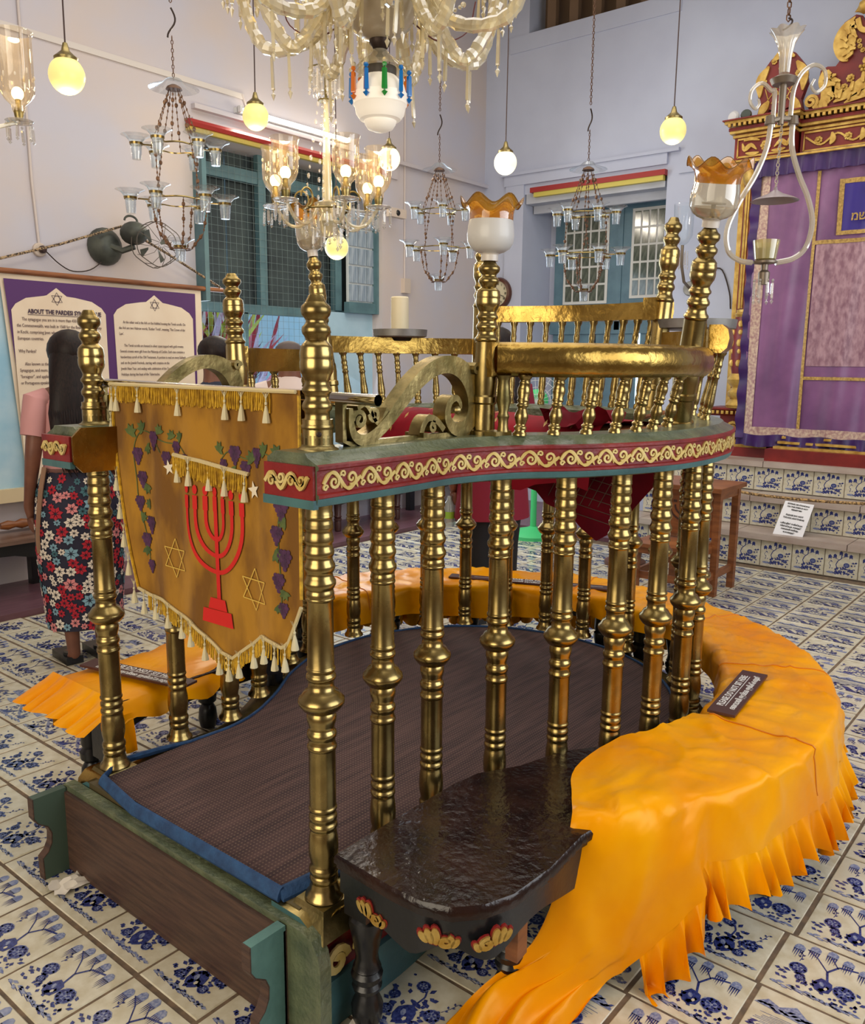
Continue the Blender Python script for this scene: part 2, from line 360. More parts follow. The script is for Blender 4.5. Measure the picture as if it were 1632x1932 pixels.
b = MB(); b.box((4.692, 6.14, 2.03), (4.703, 6.145, 3.2)); b.box((5.602, 6.14, 2.03), (5.61, 6.145, 3.2)); b.build('daylight_gap', MATS['gap_daylight'], win1, smooth=False)
MESH = mat('mesh_wire', (120, 138, 140), 0.6, 0.2)
b = MB()
for i in range(27): b.box((4.2 + i * .062, 5.985, 1.0), (4.2018 + i * .062, 5.987, 3.24))
for i in range(36): b.box((4.18, 5.985, 1.02 + i * .062), (5.84, 5.987, 1.0218 + i * .062))
b.build('wire_mesh', MESH, win1, smooth=False)
pm = MB(); pm.box((-.055, -.01, -.075), (.055, .012, .075)); blk = pm.mesh('glass_block', mat('glass_block', (176, 188, 200), 0.12, col2=(122, 140, 158), nscale=16, stretch=(4, 1, .3)), smooth=False)
b = MB(); b.box((5.93, 5.9, 2.1), (6.29, 5.93, 2.96)); b.build('block_panel', mat('white_mortar', (206, 212, 214), 0.6), win1, smooth=False)
for i in range(3):
    for j in range(5): inst(blk, 'glass_block', win1, (5.99 + i * .12, 5.895, 2.19 + j * .168))
b = MB(); b.box((5.9, 5.86, 2.0), (6.29, 5.93, 2.1)); b.box((6.26, 5.84, 2.0), (6.31, 5.93, 3.26)); b.build('panel_frame', TEALF, win1, smooth=False)
b = MB(); b.box((5.62, 5.93, .45), (6.29, 5.96, 2.0)); b.build('painted_panel', mat('pale_blue_panel', (178, 208, 226), 0.6, col2=(160, 194, 214), nscale=4), win1, smooth=False)
# shutter hinged open against the wall at the left of the window
b = MB(); b.box((4.15, 5.68, 2.0), (4.19, 5.8, 3.1)); b.build('open_leaf', TEALF, win1, smooth=False)
# what is seen outside
b = MB(); b.box((3.4, 7.6, 0), (9, 7.7, 2.6)); tag(b.build('courtyard_wall', mat('sunlit_blue_wall', (158, 206, 222), 0.7, col2=(186, 220, 230), nscale=3), smooth=False), 'sunlit pale blue courtyard wall beyond the window', 'wall')
b = MB(); b.box((3.4, 7.5, 0), (5.95, 7.58, 2.6)); tag(b.build('courtyard_wall', mat('whitewashed_wall', (226, 226, 224), 0.7), smooth=False), 'white sunlit wall behind the pink shrub outside the window', 'wall')
plant = thing('courtyard_shrub', 'pink and red strap-leaved shrub outside the left window', 'shrub', (5.3, 6.9, .6))
LM = [mat('leaf_pink', (238, 130, 150), 0.5), mat('leaf_red', (196, 60, 74), 0.5), mat('leaf_lilac', (206, 196, 224), 0.5), mat('leaf_lime', (206, 220, 90), 0.5), mat('leaf_brown', (120, 70, 66), 0.5)]
for k in range(300):
    b = MB(); a = random.uniform(0, 2 * pi); bx, by, bz = 5.22 + random.uniform(-.42, .36), 6.9 + random.uniform(-.2, .2), random.uniform(.7, 1.65); L = random.uniform(.35, .8); lx = random.uniform(-.6, .6)
    pts = [(bx + lx * t * L, by + sin(a) * t * .3, bz + L * t - .25 * t * t * abs(lx)) for t in (0, .35, .7, 1)]
    n = len(b.v); wds = (.018, .032, .024, .002)
    b.grid([[(p[0] - w, p[1], p[2]), (p[0] + w, p[1] + .004, p[2])] for p, w in zip(pts, wds)])
    b.build('strap_leaf', LM[3 if bz > 1.4 and random.random() < .3 else random.choice((0, 0, 1, 2, 2, 4))], plant)
b = MB(); b.lathe([(0, .16), (.3, .2), (.32, .22)], (5.3, 6.9, .0)); b.build('pot', mat('terracotta', (150, 84, 60), 0.7), plant)
b = MB(); b.box((3.2, 6.2, -.05), (9, 7.7, 0)); tag(b.build('courtyard_ground', mat('pale_paving', (196, 200, 204), 0.8), smooth=False), 'pale paving of the courtyard outside', 'ground')
# small bright window at the far left behind the banner
win3 = thing('window_3', 'pale blue louvre shutter beside the banner at the far left', 'window', (2.35, 5.76, .68)); del win3['category']; win3['kind'] = 'structure'
b = MB(); b.box((1.6, 5.74, .68), (2.7, 5.79, 2.0)); b.build('shutter', mat('blue_white_shutter', (196, 222, 236), 0.6, col2=(150, 196, 222), nscale=3), win3, smooth=False)
b = MB(); b.box((1.6, 5.7, .6), (2.72, 5.79, .69)); b.build('sill', mat('cream_sill', (214, 196, 160), 0.6), win3, smooth=False)

# ================================================================== FLOOR
b = MB(); b.box((-3.2, -3.4, -.06), (6.64, 5.07, -.004)); b.box((6.64, -3.4, -.06), (8.6, YW, -.004)); b.box((-3.2, 5.07, -.06), (6.64, YW, -.004))
floor = b.build('floor', GROUT, smooth=False); floor['kind'] = 'structure'
b = MB(); b.box((-3.2, 5.07, -.003), (XW, YW, .035)); b.box((6.66, 3.42, -.003), (XW + .5, 5.07, .035)); b.build('wooden_walkway', mat('plum_floor_boards', (112, 78, 88), 0.3, col2=(92, 62, 72), nscale=5, stretch=(1, 8, 1), spec=0.4), floor, smooth=False)

def pat_base(b):
    b.m = 0; b.prism([(-.486, -.486), (.486, -.486), (.486, .486), (-.486, .486)], -.03, -.003)
    n = len(b.v); r = .486
    b.v += [(-r, -r, -.003), (r, -r, -.003), (r, r, -.003), (-r, r, -.003), (-r + .012, -r + .012, 0), (r - .012, -r + .012, 0), (r - .012, r - .012, 0), (-r + .012, r - .012, 0)]
    b.quad(n + 4, n + 5, n + 6, n + 7)
    for k in range(4): b.quad(n + k, n + (k + 1) % 4, n + 4 + (k + 1) % 4, n + 4 + k)
H = .0008
def pl(b, pts, m=1, h=H): b.m = m; b.poly([(max(-.47, min(.47, x)), max(-.47, min(.47, y)), h) for x, y in pts])
def ell(b, x, y, a, c, ang=0, n=7, m=1, h=H): pl(b, [(x + a * cos(t) * cos(ang) - c * sin(t) * sin(ang), y + a * cos(t) * sin(ang) + c * sin(t) * cos(ang)) for t in [2 * pi * k / n for k in range(n)]], m, h)
def lf(b, x, y, L, w, ang, m=1): pl(b, [(x, y), (x + L * .45 * cos(ang) - w * sin(ang), y + L * .45 * sin(ang) + w * cos(ang)), (x + L * cos(ang), y + L * sin(ang)), (x + L * .45 * cos(ang) + w * sin(ang), y + L * .45 * sin(ang) - w * cos(ang))], m)
def stem(b, pts, w=.006, m=1):
    for (x0, y0), (x1, y1) in zip(pts, pts[1:]):
        l = hypot(x1 - x0, y1 - y0) or 1; nx, ny = -(y1 - y0) / l * w, (x1 - x0) / l * w; pl(b, [(x0 + nx, y0 + ny), (x0 - nx, y0 - ny), (x1 - nx, y1 - ny), (x1 + nx, y1 + ny)], m, H - .0002)
def peony(b, x, y, r, rr, m=1):
    ell(b, x, y, r * .95, r * .9, n=10, m=2)
    for k in range(9): a = 2 * pi * k / 9 + rr.random() * .3; ell(b, x + cos(a) * r * .68, y + sin(a) * r * .62, r * .34, r * .2, a + pi / 2, 6, m, H + .0003)
    for k in range(5): a = 2 * pi * k / 5 + .4; ell(b, x + cos(a) * r * .3, y + sin(a) * r * .3, r * .2, r * .13, a, 5, m, H + .0003)
def sprig(b, x, y, ang, n, L, rr, s=.03):
    stem(b, [(x, y), (x + cos(ang) * L * .5 + .01, y + sin(ang) * L * .5), (x + cos(ang) * L, y + sin(ang) * L)], .004)
    for k in range(n): t = (k + 1) / n * L; a = ang + (1 if k % 2 else -1) * 1.0; lf(b, x + cos(ang) * t, y + sin(ang) * t, s * 1.9, s * .6, a)
def frond(b, x, y, w, h):
    pl(b, [(x - w, y - h * .35), (x - w * .95, y), (x - w * .5, y + h * .2), (x + w * .3, y + h * .2), (x + w, y), (x + w, y - h * .35)], 2)
    for k in range(5): xx = x - w + (k + .5) * w * .4; pl(b, [(xx - w * .16, y - h * .3), (xx + w * .16, y - h * .3), (xx, y - h * (.9 + .25 * ((k * 7) % 3) / 2))], 1)
def rock(b, x, y, s, rr):
    pl(b, [(x + s * cos(a) * (1 + .3 * rr.random()), y + s * 1.2 * sin(a) * (1 + .3 * rr.random())) for a in [2 * pi * k / 9 for k in range(9)]], 1)
    ell(b, x - s * .2, y + s * .2, s * .3, s * .45, .4, 6, 2, H + .0003); ell(b, x + s * .4, y - s * .4, s * .22, s * .3, 0, 5, 0, H + .0004)
def ground(b, y, rr, x0=-.42, x1=.42):
    for k in range(16): x = x0 + (x1 - x0) * k / 16; lf(b, x, y + .015 * sin(k * 2.3), .09, .022, rr.uniform(-.35, .35), 2)
    for k in range(9): lf(b, x0 + (x1 - x0) * rr.random() * .9, y + rr.uniform(-.03, .03), .06, .014, rr.uniform(-.5, .8), 1)
    for k in range(7): stem(b, [(x0 + k * .11, y - .01), (x0 + k * .11 + .12, y - .03)], .004)
def make_tile(kind, seed):
    rr = random.Random(seed); b = MB(); pat_base(b)
    if kind == 'willow':
        stem(b, [(.02, -.25), (.06, -.05), (.02, .1), (.1, .25), (.28, .3)], .012); stem(b, [(.02, .1), (-.12, .26), (-.24, .34)], .007); stem(b, [(.1, .22), (.0, .36)], .006)
        for x, y in ((-.32, .34), (-.17, .40), (.0, .43), (.17, .38), (.34, .32)): frond(b, x, y, .055, .19)
        rock(b, .04, -.14, .085, rr); peony(b, .24, -.12, .12, rr); peony(b, -.24, -.02, .1, rr); peony(b, -.18, -.16, .06, rr)
        for k in range(34): lf(b, rr.uniform(-.42, .42), rr.uniform(-.36, -.06), rr.uniform(.05, .085), .022, rr.uniform(-.6, 3.6))
        for k in range(10): ell(b, .25 + rr.uniform(-.12, .14), -.3 + rr.uniform(-.06, .06), .018, .018, n=6)
        sprig(b, -.26, .1, 1.6, 4, .13, rr, .022); ground(b, -.37, rr)
    elif kind == 'bush':
        rock(b, .03, -.15, .1, rr); stem(b, [(.03, -.1), (.05, .15), (-.02, .3)], .01)
        peony(b, -.06, .26, .085, rr); peony(b, .26, .0, .1, rr); peony(b, .2, -.2, .07, rr); peony(b, -.22, -.0, .07, rr)
        for k in range(54):
            aa = rr.uniform(0, 6.3); q = rr.uniform(.05, .36); lf(b, q * cos(aa), -.03 + q * sin(aa) * .9, rr.uniform(.05, .09), .026, rr.uniform(0, 6.3))
        peony(b, -.16, -.2, .08, rr)
        for k in range(12): ell(b, rr.uniform(-.3, .36), rr.uniform(-.3, .36), .02, .016, n=6)
        sprig(b, .3, .1, 1.2, 5, .2, rr, .022); ground(b, -.35, rr)
    elif kind == 'lake':
        pl(b, [(-.47, .22), (-.36, .33), (-.24, .28), (-.1, .38), (.02, .28), (.14, .26), (.3, .3), (.47, .2), (.47, .17), (0, .18)], 2)
        for k in range(22): t = k / 22; x = -.45 + t * .9; lf(b, x, .2 + .06 * rr.random(), .09, .016, rr.uniform(-.5, .5))
        for k in range(9): y = .12 - k * .022; stem(b, [(-.45 + rr.random() * .2, y), (-.1, y + .012), (.2 + rr.random() * .2, y - .01)], .003, 2)
        for k in range(26): lf(b, rr.uniform(-.46, .05), rr.uniform(-.18, -.06), .085, .02, rr.uniform(-.4, .5))
        pl(b, [(.02, .03), (.08, .0), (.2, .01), (.24, .04), (.12, .02)], 1); stem(b, [(.13, .02), (.15, .1)], .004)
        peony(b, .22, -.12, .11, rr); peony(b, .36, -.2, .07, rr); stem(b, [(.2, -.32), (.22, -.14)], .012)
        for k in range(9): t = k / 9; stem(b, [(-.1 + t * .12, -.18), (.0 + t * .14, -.3), (.1 + t * .18, -.42)], .005)
        for k in range(34): lf(b, rr.uniform(-.46, .42), rr.uniform(-.42, -.28), .09, .022, rr.uniform(-.4, .5))
        for k in range(8): ell(b, -.36 + k * .05, -.25 + .03 * (k % 2), .026, .02, 0, 6, 1)
    elif kind == 'mountain':
        pl(b, [(-.05, .2), (.06, .42), (.1, .3), (.2, .4), (.24, .26), (.34, .3), (.4, .14), (.2, .17)], 2); pl(b, [(.2, -.02), (.36, .1), (.38, .0), (.47, .04), (.47, -.08), (.3, -.06)], 2)
        for k in range(18): lf(b, rr.uniform(-.02, .34), rr.uniform(.16, .26), .12, .014, rr.uniform(.9, 2.0))
        for k in range(30): lf(b, rr.uniform(-.44, .1), rr.uniform(-.04, .14), .09, .018, rr.uniform(.2, 1.6))
        for k in range(12): stem(b, [(-.3 + k * .03, .0 - k * .02), (-.1 + k * .03, -.06 - k * .02)], .004, 2)
        for k in range(5): pl(b, [(-.3 + k * .035, -.36), (-.29 + k * .06, -.3 + .05 * k), (-.2 + k * .02, -.36)], 1)
        for k in range(44): lf(b, rr.uniform(-.42, .3), rr.uniform(-.4, -.08), .075, .02, rr.uniform(0, 3))
        peony(b, .26, -.26, .08, rr); ground(b, -.38, rr)
    else:  # riser: five willow heads on a curling stem above a flowering bush
        stem(b, [(-.08, -.22), (-.15, -.04), (-.1, .1), (.0, .2), (.0, .34)], .013); stem(b, [(-.06, .14), (-.2, .2), (-.32, .22)], .008); stem(b, [(.0, .22), (.16, .3), (.26, .28)], .007)
        stem(b, [(-.3, .1), (-.36, -.02), (-.3, -.12), (-.33, -.22)], .006)
        for x, y in ((-.34, .26), (-.19, .30), (-.02, .42), (.12, .38), (.27, .34)): pl(b, [(x - .045, y - .13), (x - .05, y), (x, y + .045), (x + .05, y), (x + .045, y - .12), (x, y - .08)], 1)
        peony(b, .16, -.02, .10, rr); peony(b, .30, -.20, .06, rr)
        for k in range(60): x = -.2 + .55 * rr.random(); lf(b, x, -.36 + .26 * rr.random() * (1 - abs(x - .08)), .08, .026, rr.uniform(0, 6.3))
        for k in range(12): lf(b, .36 + rr.uniform(-.05, .05), rr.uniform(-.2, .18), .07, .022, rr.uniform(0, 3))
        for k in range(6): ell(b, -.34 + rr.uniform(0, .1), rr.uniform(-.2, .1), .016, .016)
        ell(b, -.3, -.33, .12, .045, 0, 7, 2)
    return b
TM = [CREAM, BLUE, BLUE2]
kinds = ['willow', 'bush', 'lake', 'mountain', 'riser']
tile_mb = {k: make_tile(k, i * 7 + 3) for i, k in enumerate(kinds)}
tile_me = {k: tile_mb[k].mesh('tile_' + k, TM, smooth=False) for k in kinds}
T = .25
cells = []
for K in range(-4, 23):
    for q in range(-9, 17):
        x = .25 * (K + .5) + 1.0293; y = 3.055 - .25 * (q + .5)
        st = {1: .02, 3: .012, 4: .02}.get(K, 0); y += st
        if x > 6.60 or y > 5.06: continue
        if 1.32 < x < 3.25 and 1.45 < y < 2.25 or hypot(x - 2.57, y - 1.87) < .62: continue       # under the platform
        az = math.degrees(atan2(x, y)); d = hypot(x, y)
        if az < 3 or az > 96 or d < .7: continue
        cells.append((d, x, y, K, q))
cells.sort()
rt = random.Random(5)
far = MB(); n_single = 0
for d, x, y, K, q in cells:
    az = math.degrees(atan2(x, y)); inview = 21 < az < 80 and d > 1.2
    if y > 1.9 or x < 1.3: kd = {-1: 'willow', 0: 'bush', 1: 'bush', 2: 'mountain', 3: 'willow', 4: 'bush', -2: 'willow'}.get(K, rt.choice(kinds[:4]))
    else: kd = rt.choice(('lake', 'bush', 'willow', 'lake'))
    if x > 4.3: kd = rt.choice(('lake', 'lake', 'mountain'))
    if inview and n_single < 300:
        inst(tile_me[kd], 'tile', floor, (x, y, -.0015 + rt.uniform(-.0008, .0008)), (0, 0, -pi / 2 + rt.uniform(-.006, .006)), (T, T * .975, 1) if y > 1.6 else (T * .98, T, 1)); n_single += 1
    else:
        src = tile_mb[kd]
        n = len(far.v)
        far.v += [(x + v[1] * T, y - v[0] * T, v[2]) for v in src.v] if src else []
        if src: far.f += [tuple(i + n for i in f) for f in src.f]; far.mi += src.mi
o = far.build('distant_tiles', TM, floor, smooth=False); o['kind'] = 'stuff'

# ark steps : three risers of painted tiles, marble treads
steps = thing('ark_steps', 'three marble steps faced with blue and white painted tiles below the gilded ark', 'steps', (6.9, 1.6, 0))
MARB = mat('step_marble', (186, 172, 160), 0.4, col2=(160, 140, 128), nscale=6, stretch=(1, .4, 1), bump=0.1)
tl = .235
for r, (x, z0, z1) in enumerate(((6.64, 0, .215), (6.92, .262, .465), (7.18, .515, .715))):
    b = MB(); b.box((x + .006, -2.6, z0), (x + .3, 3.35 - r * .1, z1)); b.build('riser', mat('riser_mortar', (150, 140, 126), 0.8), steps, smooth=False)
    b = MB(); yy = -2.6
    while yy < 3.3 - r * .1:
        y2 = min(yy + .82, 3.38 - r * .1); b = MB(); sweep(b, [Vector((x + .02, yy + .003, z1)), Vector((x + .02, y2 - .003, z1))], [(-.3, 0), (.05, 0), (.06, .012), (.06, .034), (.05, .046), (-.3, .046)]) if False else b.box((x - .035, yy + .003, z1), (x + .32, y2 - .003, z1 + .046))
        b.build('tread_slab', MARB, steps, smooth=False); yy += .82
    k = 0; yy = 3.3 - r * .1 + (.06 if r == 1 else 0)
    while yy > .6:
        Mx = Matrix(((0, 0, -1), (-1, 0, 0), (0, 1, 0)))
        o = bpy.data.objects.new('riser_tile', tile_me['riser']); COL.objects.link(o); o.parent = steps
        h = (z1 - z0) - .004
        o.matrix_local = Matrix.Translation(Vector((x - .001, yy - tl / 2, z0 + h / 2 + .002)) - Vector(steps.location)) @ Mx.to_4x4() @ Matrix.Diagonal((tl, h, 1, 1)); yy -= tl; k += 1
# ================================================================== BIMAH (raised reading platform)
CX, CY = 2.57, 1.87
bimah = thing('bimah', 'round raised reading platform with turned brass columns and red and gold carved rail', 'platform', (2.3, 1.85, 0))
near_cols = [(1.26, 1.35), (1.463, 1.348), (1.659, 1.352), (1.868, 1.29), (2.02, 1.178), (2.19, 1.098), (2.37, 1.055), (2.60, 1.058)]
ring = [(CX + .805 * cos(radians(a)), CY + .805 * sin(radians(a))) for a in (-74, -60, -46, -32, -18.5, -1, 12.6, 26.5, 40.5, 54, 67.5, 81)]
left_cols = [(2.42, 2.665), (2.27, 2.62), (2.12, 2.545), (1.955, 2.435), (1.753, 2.345), (1.541, 2.343), (1.296, 2.325)]
cols = near_cols + ring + left_cols
path_pts = [Vector((1.182, 1.35, 0))] + [Vector((x, y, 0)) for x, y in near_cols[1:]] + [Vector((x, y, 0)) for x, y in ring] + [Vector((x, y, 0)) for x, y in left_cols[:-1]] + [Vector((1.2, 2.325, 0))]
path = crom(path_pts, 5)
# plinth: teal base, red band with scrolls, brass sheathed slope
ppath = [Vector((1.30, 1.385, 0))] + path[4:-4] + [Vector((1.30, 2.30, 0))]
def sh(z): return [Vector((p.x, p.y, z)) for p in path]
b = MB(); sweep(b, path, [(-.10, 0), (.062, 0), (.062, .125), (.05, .13), (.05, .222), (.064, .232), (.064, .25), (.0, .285), (-.10, .285)], [0, 0, 0, 1, 1, 2, 2, 2, 0], closed=False)
b.build('plinth', [TEAL, REDP, BRD], bimah, angle=50)
b = MB()
inner = [(p.x, p.y) for p in [q - w * .05 for q, w in zip(path, frames(path))]]
b.prism([(1.2, 1.37)] + inner[3:-3] + [(1.2, 2.31)], .1, .288); b.build('floor_boards', mat('platform_boards', (96, 84, 52), 0.5, col2=(70, 62, 44), nscale=5), bimah, smooth=False)
# brass sheathing of the front edge and corners
b = MB(); sweep(b, [Vector((1.215, 1.295, 0)), Vector((1.215, 2.40, 0))], [(.12, .289), (.035, .292), (.02, .288), (-.002, .268), (-.006, .245), (.004, .24), (.1, .24)]); b.build('front_sheathing', BRH, bimah, angle=40)
b = MB(); b.box((1.222, 1.30, 0), (1.25, 2.395, .24)); b.build('front_board', TEAL, bimah, smooth=False)
for s, (x, y) in ((1, (1.26, 1.35)), (-1, (1.296, 2.325))):
    b = MB()
    for (r0, z0, r1, z1) in ((.078, .245, .05, .292), (.05, .292, .046, .302)):
        n = len(b.v)
        for r, z in ((r0, z0), (r1, z1)): b.v += [(x - r, y - r, z), (x + r, y - r, z), (x + r, y + r, z), (x - r, y + r, z)]
        for k in range(4): b.quad(n + k, n + (k + 1) % 4, n + 4 + (k + 1) % 4, n + 4 + k)
        b.quad(n + 4, n + 5, n + 6, n + 7)
    b.build('corner_cap', BRD, bimah, smooth=False)
# corner scroll painted on the plinth beside the entrance
for (x, y, sg) in ((1.19, 1.285, 1),):
    b = MB(); b.strip(spiral(.045, .045, .036, .008, 0, 1.4, 18), .009, 0, .006, XZ, (x, y, .13)); b.strip(spiral(.14, .045, .036, .008, pi, -1.4, 18), .009, 0, .006, XZ, (x, y, .13)); b.build('plinth_scroll', CGOLD, bimah, kind='stuff')

# lower column profile from the turned brass (z, r)
def tor(z0, z1, rn, rx):  # a rounded bead
    m = (z0 + z1) / 2; h = (z1 - z0) / 2; return [(m + h * cos(a) * -1, rn + (rx - rn) * sin(a)) for a in (0.15, .8, 1.57, 2.35, 3.0)]
P = [(.300, .036), (.304, .046), (.312, .044), (.318, .037), (.330, .034), (.340, .031)] + tor(.342, .362, .030, .034) + tor(.364, .384, .031, .035) + [(.388, .0305), (.395, .031), (.410, .0345), (.430, .0355), (.45, .0345), (.470, .0315), (.4745, .030)]
P += tor(.476, .494, .0295, .034) + tor(.498, .516, .0295, .0335) + [(.522, .0290)] + tor(.524, .534, .0305, .0335) + [(.538, .0312), (.60, .0312), (.672, .0312)]
P += tor(.674, .686, .0315, .0345) + [(.689, .0318), (.696, .030)] + tor(.700, .720, .030, .0345) + [(.724, .029), (.732, .030), (.742, .0335), (.752, .0345), (.760, .033), (.764, .031), (.768, .040), (.778, .0485), (.784, .0525), (.790, .0535), (.796, .0525), (.802, .046), (.812, .040), (.816, .0315), (.830, .029), (.838, .0295)]
P += tor(.840, .856, .030, .0345) + [(.859, .030)] + tor(.862, .870, .0315, .0335) + [(.873, .0305), (.94, .0298), (1.024, .0295)] + tor(1.026, 1.034, .0305, .0335) + [(1.040, .0325), (1.048, .0305)]
for (z0, z1, rx) in ((1.050, 1.084, .0365), (1.088, 1.120, .0352), (1.124, 1.150, .0335), (1.154, 1.180, .0325), (1.184, 1.206, .032), (1.21, 1.228, .0315)):
    m = (z0 + z1) / 2; P += [(z0, .0292), (z0 + .004, .0320), (m - .004, rx), (m + .003, rx - .0005), (z1 - .007, .0315), (z1 - .002, .0300)]
P += [(1.236, .031), (1.255, .030)]
b = MB(); b.lathe([(z, r) for z, r in P], seg=20); colme = b.mesh('column', BR, angle=60)
for i, (x, y) in enumerate(cols):
    newel = i in (0, len(cols) - 1)
    inst(colme, 'newel_column' if newel else 'column', bimah, (x, y, 0), sc=(1.0, 1.0, 1) if newel else (.93, .93, 1))
# carved lower rail
b = MB(); sect = [(-.075, 1.25), (.05, 1.245), (.078, 1.252), (.082, 1.264), (.082, 1.268), (.086, 1.270), (.086, 1.276), (.080, 1.279), (.080, 1.326), (.086, 1.329), (.086, 1.336), (.080, 1.339), (.052, 1.352), (.045, 1.3605), (-.05, 1.3605), (-.075, 1.345)]
sweep(b, path, sect, [1, 1, 1, 1, 0, 0, 0, 0, 0, 0, 0, 2, 2, 2, 2, 2], cap=True, capm=2)
b.build('carved_rail', [REDP, TEAL, GREEN], bimah, angle=40)
# end blocks
for s, y in ((-1, 1.35), (1, 2.325)):
    b = MB(); b.box((1.174, y - .076, 1.266), (1.19, y + .076, 1.336)); b.build('rail_end_panel', REDP, bimah, smooth=False); b = MB(); b.box((1.172, y - .079, 1.247), (1.186, y + .079, 1.266)); b.build('rail_end_foot', TEAL, bimah, smooth=False)
    b = MB(); zz = [(-.066, -.006), (-.044, .014), (-.015, -.018), (.015, .016), (.044, -.014), (.066, .012)]
    b.strip(c2(zz, 5), .0042, 0, .006, WALLX, (1.172, y, 1.302))
    for cx, cy, a in ((-.044, -.004, 0), (-.015, .006, pi), (.018, .0, 0), (.047, .004, pi)): b.strip(spiral(cx, cy, .013, .003, a, 1.2, 12), .0026, 0, .006, WALLX, (1.172, y, 1.302))
    b.build('end_scroll', CGOLD, bimah, kind='stuff')
# brass plate on the inner side of the left rail end
b = MB(); b.prism([(1.178, 1.262), (1.178, 1.335), (1.205, 1.36), (1.36, 1.358), (1.385, 1.335), (1.385, 1.262), (1.36, 1.235), (1.205, 1.235)], 0, .008, XZ, (0, 2.245, 0)); b.build('brass_plate', BRH, bimah, smooth=False)
# gilt scroll carvings round the outside of the rail
def vine(L):
    b = MB(); h = .0185
    b.strip(c2([(-L / 2, -.004), (-L * .38, .013), (-L * .25, h), (-L * .1, .008), (0, -.008), (L * .13, -h), (L * .27, -.015), (L * .4, -.003), (L / 2, .004)], 4), [.0028 + .0016 * abs(sin(k * .5)) for k in range(33)], 0, .005)
    b.strip(spiral(-L * .22, -.002, .0155, .003, 1.2, -1.35, 16), [.0036 - .0001 * k for k in range(17)], 0, .0045)
    b.strip(spiral(L * .25, .003, .0155, .003, -1.9, 1.35, 16), [.0036 - .0001 * k for k in range(17)], 0, .0045)
    b.strip(spiral(L * .02, .013, .008, .002, 3.6, -1.1, 9), .0022, 0, .0045); b.strip(spiral(-L * .45, -.012, .007, .002, 0, 1.1, 9), .0022, 0, .0045)
    b.strip([(L * .36, -.006), (L * .42, -.019)], [.004, .001], 0, .004); b.strip([(-L * .06, .004), (-L * .02, -.017)], [.004, .001], 0, .004)
    return b
vme = vine(.108).mesh('scroll_carving', CGOLD, angle=30)
outer = [q + w * .0795 for q, w in zip(path, frames(path))]
acc = 0; nxt = .07; fr = frames(path)
for i in range(1, len(outer)):
    d = (outer[i] - outer[i - 1]).length
    while acc + d >= nxt:
        t = (nxt - acc) / d; p = outer[i - 1].lerp(outer[i], t); w = fr[i - 1].lerp(fr[i], t).normalized(); tx = Vector((-w.y, w.x, 0))
        o = bpy.data.objects.new('scroll_carving', vme); COL.objects.link(o); o.parent = bimah
        o.matrix_local = Matrix.Translation(Vector((p.x, p.y, 1.3025)) - Vector(bimah.location)) @ Matrix(((tx.x, 0, w.x), (tx.y, 0, w.y), (0, 1, 0))).to_4x4(); nxt += .109
    acc += d
# turned upper posts
U = [(0, .030), (.006, .0355), (.012, .0358), (.02, .0300), (.032, .0265), (.042, .0268), (.048, .0320), (.056, .0330), (.063, .0300), (.07, .0255), (.08, .0270), (.086, .0320), (.092, .0323), (.1, .0270), (.106, .0255), (.112, .0270), (.122, .0315), (.128, .0345), (.138, .0365), (.15, .0366), (.155, .0352), (.158, .0364), (.17, .0362), (.178, .0345), (.181, .0348), (.188, .030), (.196, .0225), (.203, .0240), (.210, .0290), (.216, .0307), (.224, .0300), (.231, .0232), (.237, .0215), (.242, .0235), (.250, .0300), (.258, .0322), (.268, .0310), (.276, .0225), (.279, .0215), (.292, .0145), (.293, .0)]
b = MB(); b.lathe(U, seg=20, cap=False); fin = b.mesh('turned_post', BR, angle=50)
for (x, y) in ((1.26, 1.35), (1.296, 2.325)):
    b = MB(); b.lathe([(1.355, .047), (1.362, .045), (1.366, .037), (1.372, .0335), (1.388, .0335), (1.392, .0335)], (x, y, 0), 20); b.build('post_base', BRD, bimah)
    b = MB(); b.lathe([(1.366, .0335), (1.386, .0335), (1.3865, .0335)], (x, y, 0), 20, cap=False); b.lathe([(1.366, .0334), (1.425, .0334)], (x, y, 0), 24); b.build('post_sleeve', BR, bimah)
    inst(fin, 'turned_post', bimah, (x, y, 1.400), sc=(1, 1, .97))
# bolt on the sleeve
b = MB(); b.lathe([(0, .006), (.003, .006), (.004, .003), (.007, .0025)], (1.2392, 1.324, 1.395), 8, axis=(-.6, -.8, 0)); b.build('bolt', DARKM, bimah)

def upath(a0, a1, r, z, n=10): return [Vector((CX + r * cos(radians(a0 + (a1 - a0) * k / n)), CY + r * sin(radians(a0 + (a1 - a0) * k / n)), z)) for k in range(n + 1)]
def leanpost(base, top, z0, zr, ztop, name='upper_post', lamp=False, rs=1.0):
    B = Vector((base[0], base[1], z0)); Tt = Vector((top[0], top[1], ztop)); ax = (Tt - B).normalized(); L = (Tt - B).length
    zc = (zr - z0) / (ztop - z0) * L; r = .0345 * rs
    b = MB(); b.lathe([(0, r * 1.25), (.01, r * 1.25), (.014, r * 1.05), (.08, r * 1.0), (.085, r * 1.15), (.1, r * 1.15), (.105, r * 1.02), (.14, r * 1.12), (.17, r * 1.1), (.18, r), (zc - .02, r * .95), (zc, r * .95)], B, 20, axis=ax); b.build(name, BR, bimah)
    o = inst(fin, 'turned_post', bimah, B + ax * zc, sc=(rs, rs, (L - zc) / .293)); o.rotation_euler = Vector((0, 0, 1)).rotation_difference(ax).to_euler()
    return Tt, ax
posts = {}
posts['P2'] = leanpost((1.835, 1.33), (1.83, 1.315), 1.36, 1.60, 1.806, rs=.86)
posts['P5'] = leanpost((1.835, 2.35), (1.83, 2.365), 1.36, 1.60, 1.83, rs=.95)
